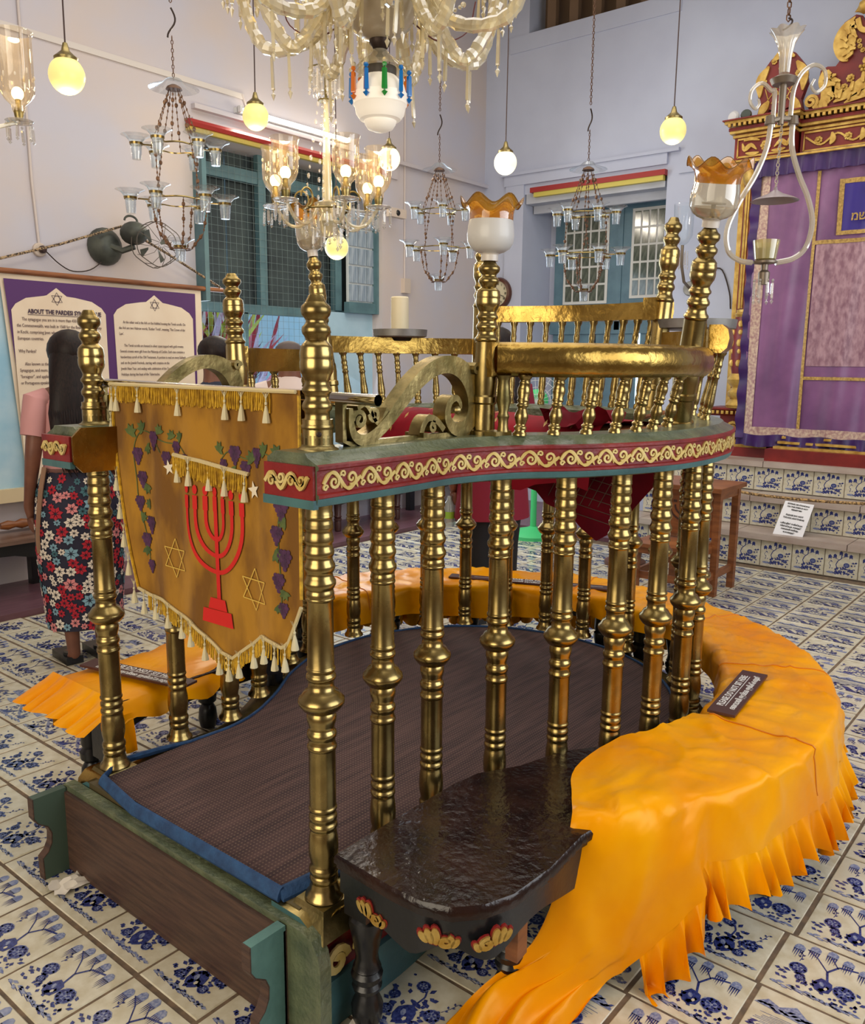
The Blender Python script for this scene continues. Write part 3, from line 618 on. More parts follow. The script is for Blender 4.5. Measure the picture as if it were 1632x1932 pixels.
posts['P3'] = leanpost((2.645, 1.135), (2.542, 1.03), 1.36, 1.685, 1.95, rs=1.05)
posts['P6'] = leanpost((2.56, 2.65), (2.545, 2.74), 1.36, 1.655, 1.98, rs=1.0)
posts['P4'] = leanpost((3.295, 1.54), (3.335, 1.50), 1.36, 1.79, 2.12, rs=1.08)
posts['P7'] = leanpost((3.20, 2.345), (3.25, 2.38), 1.36, 1.79, 2.10, rs=1.0)
# hammered brass top rails
sect_r = [(-.028, -.045), (.012, -.046), (.03, -.03), (.036, 0), (.03, .028), (.012, .043), (-.028, .043)]
sect_f = [(-.022, -.034), (.02, -.036), (.026, -.01), (.024, .03), (.012, .036), (-.022, .036)]
def toprail(pts, sect): b = MB(); sweep(b, crom(pts, 5), sect); return b.build('top_rail', BRH, bimah, angle=50)
toprail([Vector((1.85, 1.30, 1.557)), Vector((1.95, 1.175, 1.557)), Vector((2.08, 1.085, 1.557)), Vector((2.26, 1.03, 1.557)), Vector((2.45, 1.03, 1.557)), Vector((2.66, 1.075, 1.557))], sect_r)
toprail(upath(-80, -27, .83, 1.63, 6), sect_r)
toprail(upath(-25, 36, .86, 1.765, 8), sect_f)
toprail(upath(38, 90, .84, 1.618, 7), sect_f)
toprail([Vector((2.53, 2.70, 1.55)), Vector((2.3, 2.68, 1.55)), Vector((2.05, 2.58, 1.55)), Vector((1.86, 2.38, 1.55))], sect_r)
for (x, y, z) in ((1.835, 1.315, 1.555), (2.645, 1.1, 1.63), (3.28, 1.55, 1.765), (1.84, 2.36, 1.55)):
    b = MB(); b.bbox((x, y, z), (.05, .055, .088)); b.build('rail_block', BRH, bimah, smooth=False)
# small turned balusters
BP = [(0, .95), (.05, .95), (.08, .6), (.12, .85), (.15, .85), (.17, .55), (.2, .6), (.3, .95), (.36, .9), (.44, .5), (.47, .45), (.49, .75), (.52, .78), (.54, .5), (.58, .8), (.6, .78), (.63, .62), (.72, .88), (.78, .85), (.86, .5), (.88, .72), (.9, .5), (.93, .55), (.97, .95), (1.0, 1.0)]
b = MB(); b.lathe([(z, (.28 + .72 * r) * .0185) for z, r in BP], seg=14); bal = b.mesh('baluster', BR, angle=50)
BPT = [(0, .9), (.04, .9), (.06, .6), (.1, .85), (.13, .85), (.16, .6), (.2, .85), (.26, .9), (.5, .6), (.6, .5), (.62, .7), (.64, .7), (.66, .5), (.7, .66), (.74, .66), (.76, .5), (.79, .66), (.82, .66), (.85, .5), (.9, .62), (.94, .6), (.97, .95), (1, 1)]
b = MB(); b.lathe([(z, (.22 + .78 * r) * .0185) for z, r in BPT], seg=12); balt = b.mesh('baluster', BR, angle=50)
def baluster(x0, y0, x1, y1, z0, z1, me=bal):
    ax = Vector((x1 - x0, y1 - y0, z1 - z0)); L = ax.length; o = inst(me, 'baluster', bimah, (x0, y0, z0), sc=(1, 1, L)); o.rotation_euler = Vector((0, 0, 1)).rotation_difference(ax.normalized()).to_euler()
for x, y, X, Y in ((1.868, 1.235, 1.88, 1.23), (1.955, 1.185, 1.965, 1.175), (2.04, 1.135, 2.05, 1.12), (2.135, 1.10, 2.145, 1.08), (2.235, 1.085, 2.245, 1.06), (2.34, 1.085, 2.345, 1.055), (2.46, 1.095, 2.465, 1.06)): baluster(x, y, X, Y, 1.36, 1.515)
def polar(a, r): return (CX + r * cos(radians(a)), CY + r * sin(radians(a)))
for a in (-68, -58, -48, -38): x, y = polar(a, .79); X, Y = polar(a, .83); baluster(x, y, X, Y, 1.36, 1.59, balt)
for k in range(11): a = -18.5 + k * 5.0; x, y = polar(a, .80); X, Y = polar(a, .86); baluster(x, y, X, Y, 1.36, 1.733, balt)
for k in range(7): a = 45 + k * 6.3; x, y = polar(a, .79); X, Y = polar(a, .835); baluster(x, y, X, Y, 1.36, 1.586, balt)
for t in (.15, .4, .65, .88):
    p = crom([Vector((2.53, 2.68, 0)), Vector((2.3, 2.66, 0)), Vector((2.05, 2.56, 0)), Vector((1.86, 2.38, 0))], 10)[int(t * 30)]; baluster(p.x, p.y, p.x, p.y + .01, 1.36, 1.505)
b = MB(); b.box((1.80, 1.262, 1.36), (1.87, 1.30, 1.372)); b.lathe([(1.37, .016), (1.385, .013), (1.40, .013), (1.41, .016), (1.42, .012), (1.45, .019), (1.48, .016), (1.5, .014), (1.515, .02)], (1.842, 1.27, 0), 14); b.build('half_baluster', BRD, bimah)
# scroll brackets between the newels and the first upper posts
def bracket(y, sgn):
    root_pts = [(1.347, 1.445), (1.350, 1.405), (1.362, 1.382), (1.39, 1.372), (1.43, 1.385), (1.475, 1.415), (1.53, 1.463), (1.58, 1.502), (1.64, 1.533), (1.70, 1.542), (1.755, 1.525), (1.792, 1.485), (1.803, 1.44), (1.79, 1.400), (1.755, 1.378), (1.715, 1.383), (1.692, 1.412), (1.70, 1.447), (1.728, 1.458), (1.745, 1.438), (1.732, 1.42)]
    wd = [.006, .009, .011, .013, .014, .015, .017, .0185, .020, .022, .026, .028, .026, .023, .019, .015, .012, .010, .008, .006, .003]
    P2 = c2(root_pts, 4); n = len(P2); WW = [wd[min(int(i / 4), len(wd) - 1)] * (1 - (i / 4) % 1) + wd[min(int(i / 4) + 1, len(wd) - 1)] * ((i / 4) % 1) for i in range(n)]
    b = MB(); b.strip(P2, WW, -.020, .020, XZ, (0, y, 0)); o = b.build('scroll_bracket', BRD, bimah)
    b = MB(); b.strip([(1.335, 1.47), (1.335, 1.372), (1.36, 1.364), (1.80, 1.366), (1.825, 1.38), (1.825, 1.5)], .006, -.012, .012, XZ, (0, y, 0)); b.build('bracket_frame', BRD, o, smooth=False)
    b = MB(); b.strip(spiral(1.378, 1.418, .022, .004, pi, -1.3, 16), .0055, -.018, .018, XZ, (0, y, 0)); b.strip(spiral(1.425, 1.43, .018, .004, pi, 1.2, 14), .005, -.018, .018, XZ, (0, y, 0)); b.strip(c2([(1.37, 1.445), (1.40, 1.45), (1.44, 1.405), (1.47, 1.44)], 4), .005, -.018, .018, XZ, (0, y, 0))
    b.strip(c2([(1.59, 1.37), (1.60, 1.395), (1.62, 1.412), (1.65, 1.405), (1.68, 1.38)], 4), .008, -.018, .018, XZ, (0, y, 0)); b.strip(spiral(1.638, 1.388, .014, .003, 1, 1.2, 12), .0045, -.018, .018, XZ, (0, y, 0)); b.box((1.585, y - .03, 1.366), (1.60, y + .03, 1.378))
    b.build('leaf_scrolls', BRD, o, kind='stuff')
    b = MB(); b.ball((1.722, y - .026, 1.428), .011, 8, 5); b.strip(spiral(1.80, 1.53, .016, .003, 0, 1.2, 12), .005, -.03, .03, XZ, (0, y, 0)); b.build('rosette', BRD, o, kind='stuff')
bracket(1.355, 1); bracket(2.335, -1)

# glass lamp shades standing on three of the posts
def tulip(loc, ax, label, H_, R_, frosted):
    L = thing('tulip_lamp_shade', label, 'lamp shade', tuple(loc), group=None)
    q = Vector((0, 0, 1)).rotation_difference(ax); 
    b = MB(); b.lathe([(0, .36 * R_), (.1 * H_, .36 * R_), (.13 * H_, .42 * R_)], loc, 18); b.build('collar', mat('opal_collar', (214, 206, 196), 0.3), L)
    prof = [(.12, .4), (.15, .62), (.2, .82), (.3, .97), (.42, 1.0), (.55, .97), (.66, .92), (.74, .92)]
    if frosted: b = MB(); b.lathe([(z * H_, r * R_) for z, r in prof[:-1]], loc, 28, cap=False); b.build('frosted_bowl', FROST, L)
    else:
        b = MB(); b.lathe([(z * H_, r * R_) for z, r in prof[:4]], loc, 28, cap=False); b.build('frosted_base', glass('half_frost', (220, 212, 196), 0.35, frost=(190, 176, 150)), L)
        b = MB(); b.lathe([(z * H_, r * R_) for z, r in prof[3:]], loc, 28, cap=False); b.build('clear_bowl', glass('etched_clear', (250, 246, 232), 0.72, 0.6, frost=(226, 214, 190)), L)
    rows = []
    for (z, r, am) in ((.66, .925, 0), (.74, .93, .01), (.82, .97, .025), (.90, 1.10, .05), (.95, 1.24, .07), (.96, 1.32, .08)):
        rows.append([Vector(loc) + Vector((r * R_ * cos(t), r * R_ * sin(t), z * H_ + am * H_ * sin(6 * t + .6))) for t in [2 * pi * k / 60 for k in range(60)]])
    b = MB(); b.grid(rows, cv=True); b.build('ruffled_rim', AMBER, L)
    b = MB(); b.tube(rows[-1], .0012, 5, closed=True); b.build('rim_edge', mat('rim_brown', (120, 84, 34), 0.3), L)
    b = MB(); b.lathe([(.13 * H_, .1 * R_), (.34 * H_, .1 * R_), (.35 * H_, .5 * R_), (.37 * H_, .5 * R_), (.38 * H_, 0)], loc, 12); b.build('oil_cup', mat('smoky_cup', (110, 104, 100), 0.3), L)
    L.rotation_euler = q.to_euler()
for (k, lab, Hh, Rr, fr_) in (('P2', 'white frosted glass shade with amber ruffled rim on the nearest brass post', .150, .060, True), ('P3', 'clear etched shade with amber ruffled rim on the leaning right-hand post', .185, .070, False), ('P6', 'small amber-rimmed clear shade on the far post behind the left newel', .215, .060, False)):
    Tt, ax = posts[k]; tulip(Tt - ax * .004, ax, lab, Hh, Rr, fr_)

# chrome rod and velvet banner
b = MB(); b.lathe([(0, .0125), (1.075, .0125)], (1.338, 1.245, 1.466), 18, axis=(0, 1, .012), cap=False); b.lathe([(0, .0113), (1.075, .0113)], (1.338, 1.245, 1.466), 18, axis=(0, 1, .012), cap=False)
tag(b.build('curtain_rod', CHROME), 'hollow chrome rod across the platform entrance carrying the velvet banner', 'rod')
VEL = mat('mustard_velvet', (172, 122, 26), 0.85, col2=(118, 76, 8), nscale=9, bump=0.1, sheen=0.25, stretch=(1, 1, .45), contrast=(.38, .62)); FRG = mat('gold_fringe', (226, 180, 44), 0.6, col2=(166, 122, 24), nscale=60); TASS = mat('ivory_tassel', (214, 204, 168), 0.7); LACE = mat('ivory_gimp', (206, 188, 140), 0.7)
ban = thing('velvet_banner', 'mustard velvet banner with red seven-branched lampstand, grape vines and gold fringe', 'banner', (1.325, 1.86, 1.0))
Y0, Y1 = 1.462, 2.262
def lower(t):  # t 0 at Y1 (left) .. 1 at Y0 (right): lower edge height and Y
    pts = [(0, .90), (.06, .885), (.16, .885), (.26, .862), (.36, .855), (.45, .825), (.53, .79), (.6, .785), (.68, .825), (.78, .872), (.86, .868), (.90, .862), (.93, .875), (1.0, .975)]
    for (a, za), (c, zc) in zip(pts, pts[1:]):
        if t <= c: return za + (zc - za) * (t - a) / (c - a)
    return pts[-1][1]
def by(t, z):  # sides draw in towards the bottom
    k = max(0, (1.35 - z) / .5); yl = Y1 - .012 - .105 * min(1, k) ** 1.2; yr = Y0 + .0 * k; return yl + (yr - yl) * t
def bx_(y, z): return 1.312 - .006 * sin(y * 17 + 1) * max(0, (1.46 - z) * 2) - .004 * sin(y * 41)
rows = []
for i in range(25):
    r = []
    for j in range(41):
        t = j / 40; zt = 1.482; zb = lower(t); z = zt + (zb - zt) * i / 24; r.append((bx_(by(t, z), z), by(t, z), z))
    rows.append(r)
rows.insert(0, [(1.336, p[1], 1.4835) for p in rows[0]]); rows.insert(0, [(1.354, p[1], 1.474) for p in rows[0]]); rows.insert(0, [(1.356, p[1], 1.38) for p in rows[0]])
b = MB(); b.grid(rows); b.build('velvet_cloth', VEL, ban, angle=80)
def on(y, z, d=.002): return (bx_(y, z) - d, y, z)
def flat(b, pts, d=.002):  # polygon lying on the banner, pts (y, z)
    b.poly([on(y, z, d) for y, z in pts])
def bribbon(b, pts, w, d=.002):
    for (a, c) in zip(pts, pts[1:]):
        l = hypot(c[0] - a[0], c[1] - a[1]) or 1; n0 = -(c[1] - a[1]) / l * w, (c[0] - a[0]) / l * w
        flat(b, [(a[0] + n0[0], a[1] + n0[1]), (a[0] - n0[0], a[1] - n0[1]), (c[0] - n0[0], c[1] - n0[1]), (c[0] + n0[0], c[1] + n0[1])], d)
def fringe(edge, L, name='fringe', step=.0062):
    b = MB(); acc = 0; e = [Vector(p) for p in edge]
    for p, q in zip(e, e[1:]):
        d = (q - p).length; n = max(1, int(d / step))
        for k in range(n):
            c = p.lerp(q, k / n) + Vector((-.004, 0, 0)); l = L * random.uniform(.88, 1.05)
            b.tube([c, c + Vector((random.uniform(-.002, .001), random.uniform(-.002, .002), -l * .5)), c + Vector((random.uniform(-.003, 0), random.uniform(-.002, .002), -l))], .0021, 4)
    o = b.build(name, FRG, ban); o['kind'] = 'stuff'; return o
tb = MB()
tb.tube([(0, 0, 0), (0, 0, -.022)], .0016, 5); tb.lathe([(-.028, .0035), (-.022, .0035)], seg=6); tb.ball((0, 0, -.024), .0042, 7, 4); tb.lathe([(-.072, .011), (-.066, .0105), (-.045, .0065), (-.034, .0035), (-.030, .003)], seg=9)
for s in (-1, -.5, .5, 1): tb.tube([(-.001, s * .014, .006), (0, 0, -.014)], .0008, 3)
tasme = tb.mesh('tassel', TASS)
def tassel(y, z, s=1.0): inst(tasme, 'tassel', ban, on(y, z, .009), sc=(s, s, s))
top_edge = [on(y, 1.474, .002) for y in [Y1 - .005 - (Y1 - .005 - 1.472) * k / 30 for k in range(31)]]
fringe([p for p in top_edge if p[1] > 1.535], .045)
b = MB(); b.tube([(p[0] - .005, p[1], p[2] + .004) for p in top_edge], .005, 6); b.build('top_gimp', LACE, ban)
for y in (2.245, 2.215, 2.115, 1.925, 1.72, 1.665, 1.565): tassel(y, 1.472, .95)
low_edge = [on(by(t, lower(t)), lower(t)) for t in [k / 60 for k in range(61)]]
fringe([p for p in low_edge][3:58], .045); b = MB(); b.tube([(p[0] - .003, p[1], p[2]) for p in low_edge], .005, 6); b.build('edge_gimp', LACE, ban)
for t in (.03, .1, .2, .29, .37, .45, .52, .58, .64, .72, .8, .87, .92, .97): tassel(by(t, lower(t)), lower(t), .9)
for k in range(7): z = 1.40 - k * .08; tassel(by(0, z) + .006, z, .9)
b = MB(); b.tube([on(by(0, z), z, .004) for z in [1.47 - .6 * k / 20 for k in range(20)]], .0042, 5); b.tube([on(by(1, z), z, .004) for z in [1.47 - .5 * k / 20 for k in range(20)]], .0042, 5); b.build('side_cord', FRG, ban, kind='stuff')
# small applied valance
va = [(1.962, 1.300), (1.90, 1.297), (1.84, 1.293), (1.77, 1.285), (1.70, 1.279), (1.652, 1.274)]
b = MB(); b.tube([on(y, z, .006) for y, z in va], .006, 6, flat=.6); b.build('valance_gimp', LACE, ban)
fringe([on(y, z - .003, .004) for y, z in va], .05, 'valance_fringe')
for y, z in ((1.94, 1.298), (1.88, 1.295), (1.805, 1.289), (1.735, 1.283), (1.665, 1.275)): tassel(y, z - .002, .95)
STAR = mat('white_thread', (232, 220, 196), 0.7); GTH = mat('gold_thread', (222, 186, 84), 0.5); REDA = mat('red_felt', (206, 30, 24), 0.8)
def star5(y, z, r):
    b = MB(); pts = [(y + (r if k % 2 == 0 else r * .42) * sin(k * pi / 5 + .2), z + (r if k % 2 == 0 else r * .42) * cos(k * pi / 5 + .2)) for k in range(10)]
    b.poly([on(p, q, .004) for p, q in pts]); b.build('white_star', STAR, ban, smooth=False)
star5(1.985, 1.262, .022); star5(1.635, 1.236, .024)
def star6(y, z, r, m=GTH, ra=0):
    b = MB()
    for s in (0, pi):
        t = [(y + r * sin(ra + s + 2 * pi * k / 3), z + r * cos(ra + s + 2 * pi * k / 3)) for k in range(4)]; bribbon(b, t, .0013, .004)
    b.build('thread_star', m, ban, smooth=False)
star6(1.972, 1.015, .054); star6(1.642, .985, .054)
# lampstand of seven branches
b = MB(); my = 1.79
bribbon(b, [(my, 1.205), (my - .002, 1.05), (my - .004, .93)], .0075, .0045)
for k, (r, zt) in enumerate(((.036, 1.215), (.072, 1.208), (.108, 1.20))):
    for s in (-1, 1):
        zc = 1.145; arc = [(my + s * r, zt - .02)] + [(my + s * r * cos(t), zc - (r * 1.2 + .01) * sin(t)) for t in [pi / 2 * q / 10 for q in range(11)]]
        bribbon(b, arc, .0058, .0045)
for k in range(-3, 4):
    y = my + k * .036; bribbon(b, [(y, 1.205 - abs(k) * .002), (y, 1.165)], .0085, .005); b.poly([on(y + .009 * cos(t), 1.216 + .013 * sin(t), .0045) for t in [2 * pi * q / 8 for q in range(8)]])
flat(b, [(my + .028, .935), (my - .03, .935), (my - .038, .905), (my + .036, .905)], .0045); flat(b, [(my + .052, .905), (my - .056, .905), (my - .062, .865), (my + .056, .868)], .0048)
b.build('red_lampstand', REDA, ban, smooth=False)
# grape vines
GRP = mat('grape_purple', (84, 44, 84), 0.7, col2=(58, 28, 60), nscale=60); LFG = mat('leaf_green', (92, 106, 52), 0.7, col2=(58, 80, 40), nscale=40)
gb, lb = MB(), MB()
def grape(y, z, s=1.0):
    b = MB()
    for r, n in ((0, 3), (1, 4), (2, 3), (3, 2), (4, 1)):
        for k in range(n): b.poly([on(y + (k - (n - 1) / 2) * .0105 * s + .0062 * s * cos(t), z - r * .0095 * s + .0062 * s * sin(t), .003 + .0003 * ((k + r) % 2)) for t in [2 * pi * q / 7 for q in range(7)]])
    b.build('grape_bunch', GRP, ban, smooth=False)
def vleaf(y, z, s, a):
    b = MB(); b.poly([on(y + s * r * cos(a + t), z + s * r * sin(a + t), .003) for t, r in ((0, 1), (.35, .6), (.7, .95), (1.1, .55), (1.6, .85), (2.1, .45), (3.14, .2), (-2.1, .45), (-1.6, .85), (-1.1, .55), (-.7, .95), (-.35, .6))]); b.build('vine_leaf', LFG, ban, smooth=False)
vines = [[(2.02, 1.30), (2.06, 1.345), (2.12, 1.35), (2.15, 1.30), (2.145, 1.22), (2.14, 1.15), (2.115, 1.05), (2.105, .96)], [(2.06, 1.345), (2.0, 1.33), (1.94, 1.325), (1.90, 1.30)], [(1.76, 1.30), (1.72, 1.325), (1.66, 1.31), (1.60, 1.33), (1.55, 1.315), (1.53, 1.25), (1.54, 1.15), (1.535, 1.05), (1.53, .94)]]
b = MB()
for v in vines: bribbon(b, c2(v, 6), .0014, .0025)
b.build('vine_stem', LFG, ban, smooth=False)
for y, z, s in ((2.135, 1.30, 1), (2.05, 1.35, 1.1), (1.995, 1.30, .9), (1.95, 1.33, .9), (1.905, 1.30, .8), (2.12, 1.235, 1), (2.135, 1.165, .9), (2.09, 1.11, 1.05), (2.115, 1.06, 1), (2.10, .985, .8), (1.745, 1.30, .8), (1.70, 1.335, 1), (1.665, 1.30, .9), (1.62, 1.335, 1), (1.565, 1.30, .9), (1.53, 1.22, 1.1), (1.545, 1.155, 1), (1.52, 1.10, 1.1), (1.54, 1.04, 1), (1.525, .97, .8)): grape(y, z, s)
for y, z, s, a in ((2.16, 1.345, .03, 2), (2.11, 1.36, .026, .6), (2.09, 1.31, .024, 4), (2.02, 1.355, .024, 1.4), (1.97, 1.345, .022, 1.2), (1.93, 1.345, .022, .6), (2.10, 1.20, .026, 5), (2.13, 1.11, .022, 3), (2.12, 1.02, .024, 4), (2.095, 1.15, .02, 0), (1.765, 1.325, .026, 2), (1.715, 1.275, .03, 4), (1.64, 1.31, .028, 1), (1.585, 1.335, .026, .6), (1.54, 1.335, .024, .4), (1.55, 1.26, .024, 3), (1.52, 1.17, .022, 0), (1.55, 1.09, .024, 3.6), (1.52, 1.0, .022, 5), (1.545, .96, .018, 4)): vleaf(y, z, s, a)
# ================================================================== THINGS ROUND THE PLATFORM
from mathutils import noise
# mat
MATT = mat('woven_mat', (84, 60, 58), 0.9, col2=(58, 40, 42), nscale=16, stretch=(.25, 3, 1), bump=0.2, bscale=120)
_nt = MATT.node_tree; _b = _nt.nodes['Principled BSDF']; _w = []
_tc = _nt.nodes.new('ShaderNodeTexCoord')
for axis in ('X', 'Y'):
    w = _nt.nodes.new('ShaderNodeTexWave'); w.bands_direction = axis; w.inputs['Scale'].default_value = 28; w.inputs['Distortion'].default_value = .6; _nt.links.new(_tc.outputs['Object'], w.inputs[0]); _w.append(w)
_m = _nt.nodes.new('ShaderNodeMath'); _m.operation = 'MULTIPLY'; _nt.links.new(_w[0].outputs['Fac'], _m.inputs[0]); _nt.links.new(_w[1].outputs['Fac'], _m.inputs[1])
_src = [l.from_socket for l in _nt.links if l.to_socket == _b.inputs['Base Color']][0]
_x = _nt.nodes.new('ShaderNodeMix'); _x.data_type = 'RGBA'; _x.inputs[7].default_value = lin((150, 126, 104)); _nt.links.new(_src, _x.inputs[6])
_mr = _nt.nodes.new('ShaderNodeMapRange'); _mr.inputs[1].default_value = .45; _mr.inputs[2].default_value = .9; _mr.inputs[4].default_value = .45; _nt.links.new(_m.outputs[0], _mr.inputs[0]); _nt.links.new(_mr.outputs[0], _x.inputs[0]); _nt.links.new(_x.outputs[2], _b.inputs['Base Color'])
mo = [(1.195, 1.43)] + [(q.x, q.y) for q in [p - w * (.055 if i > 8 else .05) for i, (p, w) in enumerate(zip(path, frames(path)))]][4:-5] + [(1.22, 2.27)]
matt = thing('floor_mat', 'brown woven mat with quilted blue edging on the platform floor', 'mat', (2.2, 1.85, .292))
b = MB(); b.prism(mo, .292, .302); b.build('weave', MATT, matt, smooth=False)
b = MB(); e = [Vector((x, y, .301)) for x, y in mo]
ee = crom(e + [e[0]], 3); b.tube([p + Vector((0, 0, .002 * noise.noise(p * 14))) for p in ee], [.019 if (p.x < 1.45) else .013 for p in ee], 8, flat=.45); b.build('blue_edging', mat('blue_edging', (40, 78, 122), 0.75, col2=(30, 60, 100), nscale=30, bump=0.5, bscale=50), matt, label='quilted blue cloth edging')

# step board lying against the entrance
stp = thing('entrance_step', 'brown and green painted step board on edge across the platform entrance', 'step', (1.16, 1.85, 0))
sect = [(0, 0), (.036, 0), (.036, .25), (.03, .268), (.018, .276), (.004, .27), (0, .255)]
b = MB(); n0 = [Vector((1.155, 2.405, 0)), Vector((1.155, 1.36, 0))]
b.m = 0; b.box((1.152, 1.372, 0), (1.162, 2.372, .255)); b.build('face_board', BOARD, stp, smooth=False, label='dark brown worn face')
b = MB(); b.prism([(1.262, 0), (2.405, 0), (2.405, .262), (2.39, .272), (1.33, .272), (1.29, .262), (1.27, .235), (1.262, .2)], .0, .034, Matrix(((0, 0, 1), (1, 0, 0), (0, 1, 0))), (1.162, 0, 0)); b.build('back_board', GREEN, stp, smooth=False, label='green painted top edge')
TG = mat('step_teal', (92, 134, 128), 0.5, col2=(74, 110, 106), nscale=8, bump=0.2)
for y in (1.372, 2.372):
    b = MB(); side = [(-.10, .268), (-.10, .205), (-.088, .185), (-.06, .165), (-.05, .14), (-.052, .11), (-.064, .085), (-.082, .07), (-.08, 0), (0, 0), (0, .268)]
    b.prism(side, 0, .028, Matrix(((1, 0, 0), (0, 0, 1), (0, 1, 0))), (1.158, y, 0)); b.build('end_bracket', TG if y < 2 else mat('step_dark_green', (66, 84, 72), .5), stp, smooth=False)
    b = MB(); b.prism([(p[0] - .0015, p[1]) for p in side[:9]] + [(-.07, 0), (-.075, .07), (-.05, .085), (-.04, .11), (-.038, .14), (-.05, .165), (-.078, .19), (-.092, .21), (-.092, .268)][0:0], -.0005, .0285, Matrix(((1, 0, 0), (0, 0, 1), (0, 1, 0))), (1.157, y, 0)) if False else b.strip([(-.101, .268), (-.101, .205), (-.089, .185), (-.061, .165), (-.051, .14), (-.053, .11), (-.065, .085), (-.083, .07), (-.081, 0)], .0016, -.029, .0005, XZ, (1.157, y, 0)); b.build('bare_edge', BOARD, stp, smooth=False)
PAPER = mat('crumpled_tissue', (226, 218, 206), 0.8)
def tissue(x, y, s, lab, txt=False, seed=0):
    rr = random.Random(seed); rows = [[(x + s * (i - 4) / 4 * (1 + .2 * rr.random()), y + s * .55 * (j - 3) / 3 * (1 + .3 * rr.random()), .003 + rr.random() * .018 * (1 + (seed == 2))) for j in range(7)] for i in range(9)]
    b = MB(); b.grid(rows); return tag(b.build('crumpled_paper', PAPER, angle=20), lab, 'paper')
tissue(1.12, 2.285, .06, 'cream crumpled paper on the floor at the left end of the step board', seed=1)
tissue(1.225, 1.225, .05, 'white crumpled printed paper on the floor at the foot of the dark bench leg', seed=2)

# ------------------------------------------------------------------ benches
def rpt(a, r, z=0): return Vector((CX + r * cos(radians(a)), CY + r * sin(radians(a)), z))
def turned_leg(mbn, x, y, h, s=1.0):
    mbn.lathe([(0, .012), (.004, .026), (.03, .036), (.06, .038), (.085, .028), (.095, .024), (.1, .032), (.112, .036), (.122, .030), (.128, .036), (.142, .038), (.152, .03), (.158, .034), (.166, .030), (.19, .026), (.24, .036), (.27, .042), (.285, .040), (.295, .030), (.3, .038), (.31, .04), (h, .036)], (x, y, 0), 16)
def gilt_shell(parent, p, rot, flip):
    s = -1 if flip else 1; sh_ = []
    for x, z, a_, c_, t in ((-.034, .010, .007, .016, .5), (-.023, .012, .008, .020, .3), (-.011, .011, .009, .021, .1), (.027, -.006, .007, .013, -.5)):
        sh_.append([(s * (x + a_ * cos(q) * cos(t) - c_ * sin(q) * sin(t)), z + a_ * cos(q) * sin(t) + c_ * sin(q) * cos(t)) for q in [2 * pi * k / 12 for k in range(12)]])
    sp = spiral(s * .008, -.003, .014, .004, 1.2, -s * 1.2, 16)
    def mk(d, t0, t1):
        b = MB()
        for e in sh_:
            cx0 = sum(p[0] for p in e) / 12; cz0 = sum(p[1] for p in e) / 12; b.prism([(cx0 + (p[0] - cx0) * d, cz0 + (p[1] - cz0) * d) for p in (e if s > 0 else e[::-1])], t0, t1, XZ)
        b.strip(sp, .006 * d, t0, t1, XZ); return b
    o = inst(mk(1, 0, .008).mesh('gilt_shell', GOLD, smooth=False), 'gilt_shell', parent, p); o.rotation_euler = (0, 0, rot)
    q = inst(mk(1.28, -.001, .004).mesh('red_outline', REDP, smooth=False), 'red_outline', None, (0, 0, 0)); q.parent = o
    return o
bn = thing('dark_bench', 'glossy dark brown curved bench with gilt shells beside the platform, nearest the viewer', 'bench', (1.55, 1.08, 0))
TZ = .450
out = [(1.232, 1.278), (1.222, 1.10), (1.226, 1.02), (1.25, .96), (1.30, .915), (1.37, .888), (1.50, .880), (1.66, .892)] + [(rpt(a, 1.238).x, rpt(a, 1.238).y) for a in (-126, -120, -112, -104)]
inn = [(rpt(a, .905).x, rpt(a, .905).y) for a in (-104, -112, -120, -128)] + [(1.86, 1.20), (1.75, 1.262), (1.66, 1.275), (1.45, 1.278)]
def offs(poly, d):
    cx_, cy_ = 1.7, 1.08; o = []
    N = len(poly)
    for i in range(N):
        a = Vector(poly[i - 1]); c = Vector(poly[(i + 1) % N]); t = (c - a).normalized(); o.append((poly[i][0] + t.y * -d * -1, poly[i][1] - t.x * d * 1))
    return o
plan = out + inn
b = MB()
lay = [(0, TZ - .034), (.0, TZ - .026), (.006, TZ - .022), (.006, TZ - .008), (0, TZ)]
rings_ = [[(x, y, z) for x, y in offs(plan, d)] for d, z in lay]
b.grid(rings_, cv=True); b.poly([(x, y, TZ) for x, y in plan]); b.poly([(x, y, TZ - .034) for x, y in plan][::-1]); b.build('seat', DARKW, bn, angle=45)
# apron follows the outer edge with a shaped lower line
b = MB(); ap = crom([Vector((x, y, 0)) for x, y in [(p[0] * .985 + 1.6 * .015, p[1] * .97 + 1.1 * .03) for p in out]], 4); rows = []
for k, p in enumerate(ap):
    zb = .335 + .022 * cos(k * .55); rows.append([(p.x, p.y, zb), (p.x, p.y, TZ - .034)])
b.grid(rows); b.grid([[(q[0][0] * .98 + .032, q[0][1] * .98 + .022, q[0][2]), (q[1][0] * .98 + .032, q[1][1] * .98 + .022, q[1][2])] for q in rows]); b.grid([[(q[0][0], q[0][1], q[0][2]), (q[0][0] * .98 + .032, q[0][1] * .98 + .022, q[0][2])] for q in rows])
b.build('apron', BLACKW, bn, angle=50)
b = MB(); b.box((1.245, 1.20, .30), (1.32, 1.268, TZ - .034)); b.build('corner_block', BLACKW, bn, smooth=False)
for (x, y) in ((1.285, 1.235), (1.56, 1.02), (2.05, .80), (2.1, 1.06)):
    b = MB(); turned_leg(b, x, y, .34); b.build('leg', BLACKW, bn)
b = MB(); b.bbox((1.425, .915, .34), (.045, .03, .16), Matrix.Rotation(.1, 3, 'Z')); b.build('repair_block', WOOD, bn, smooth=False, label='bare brown wooden block')
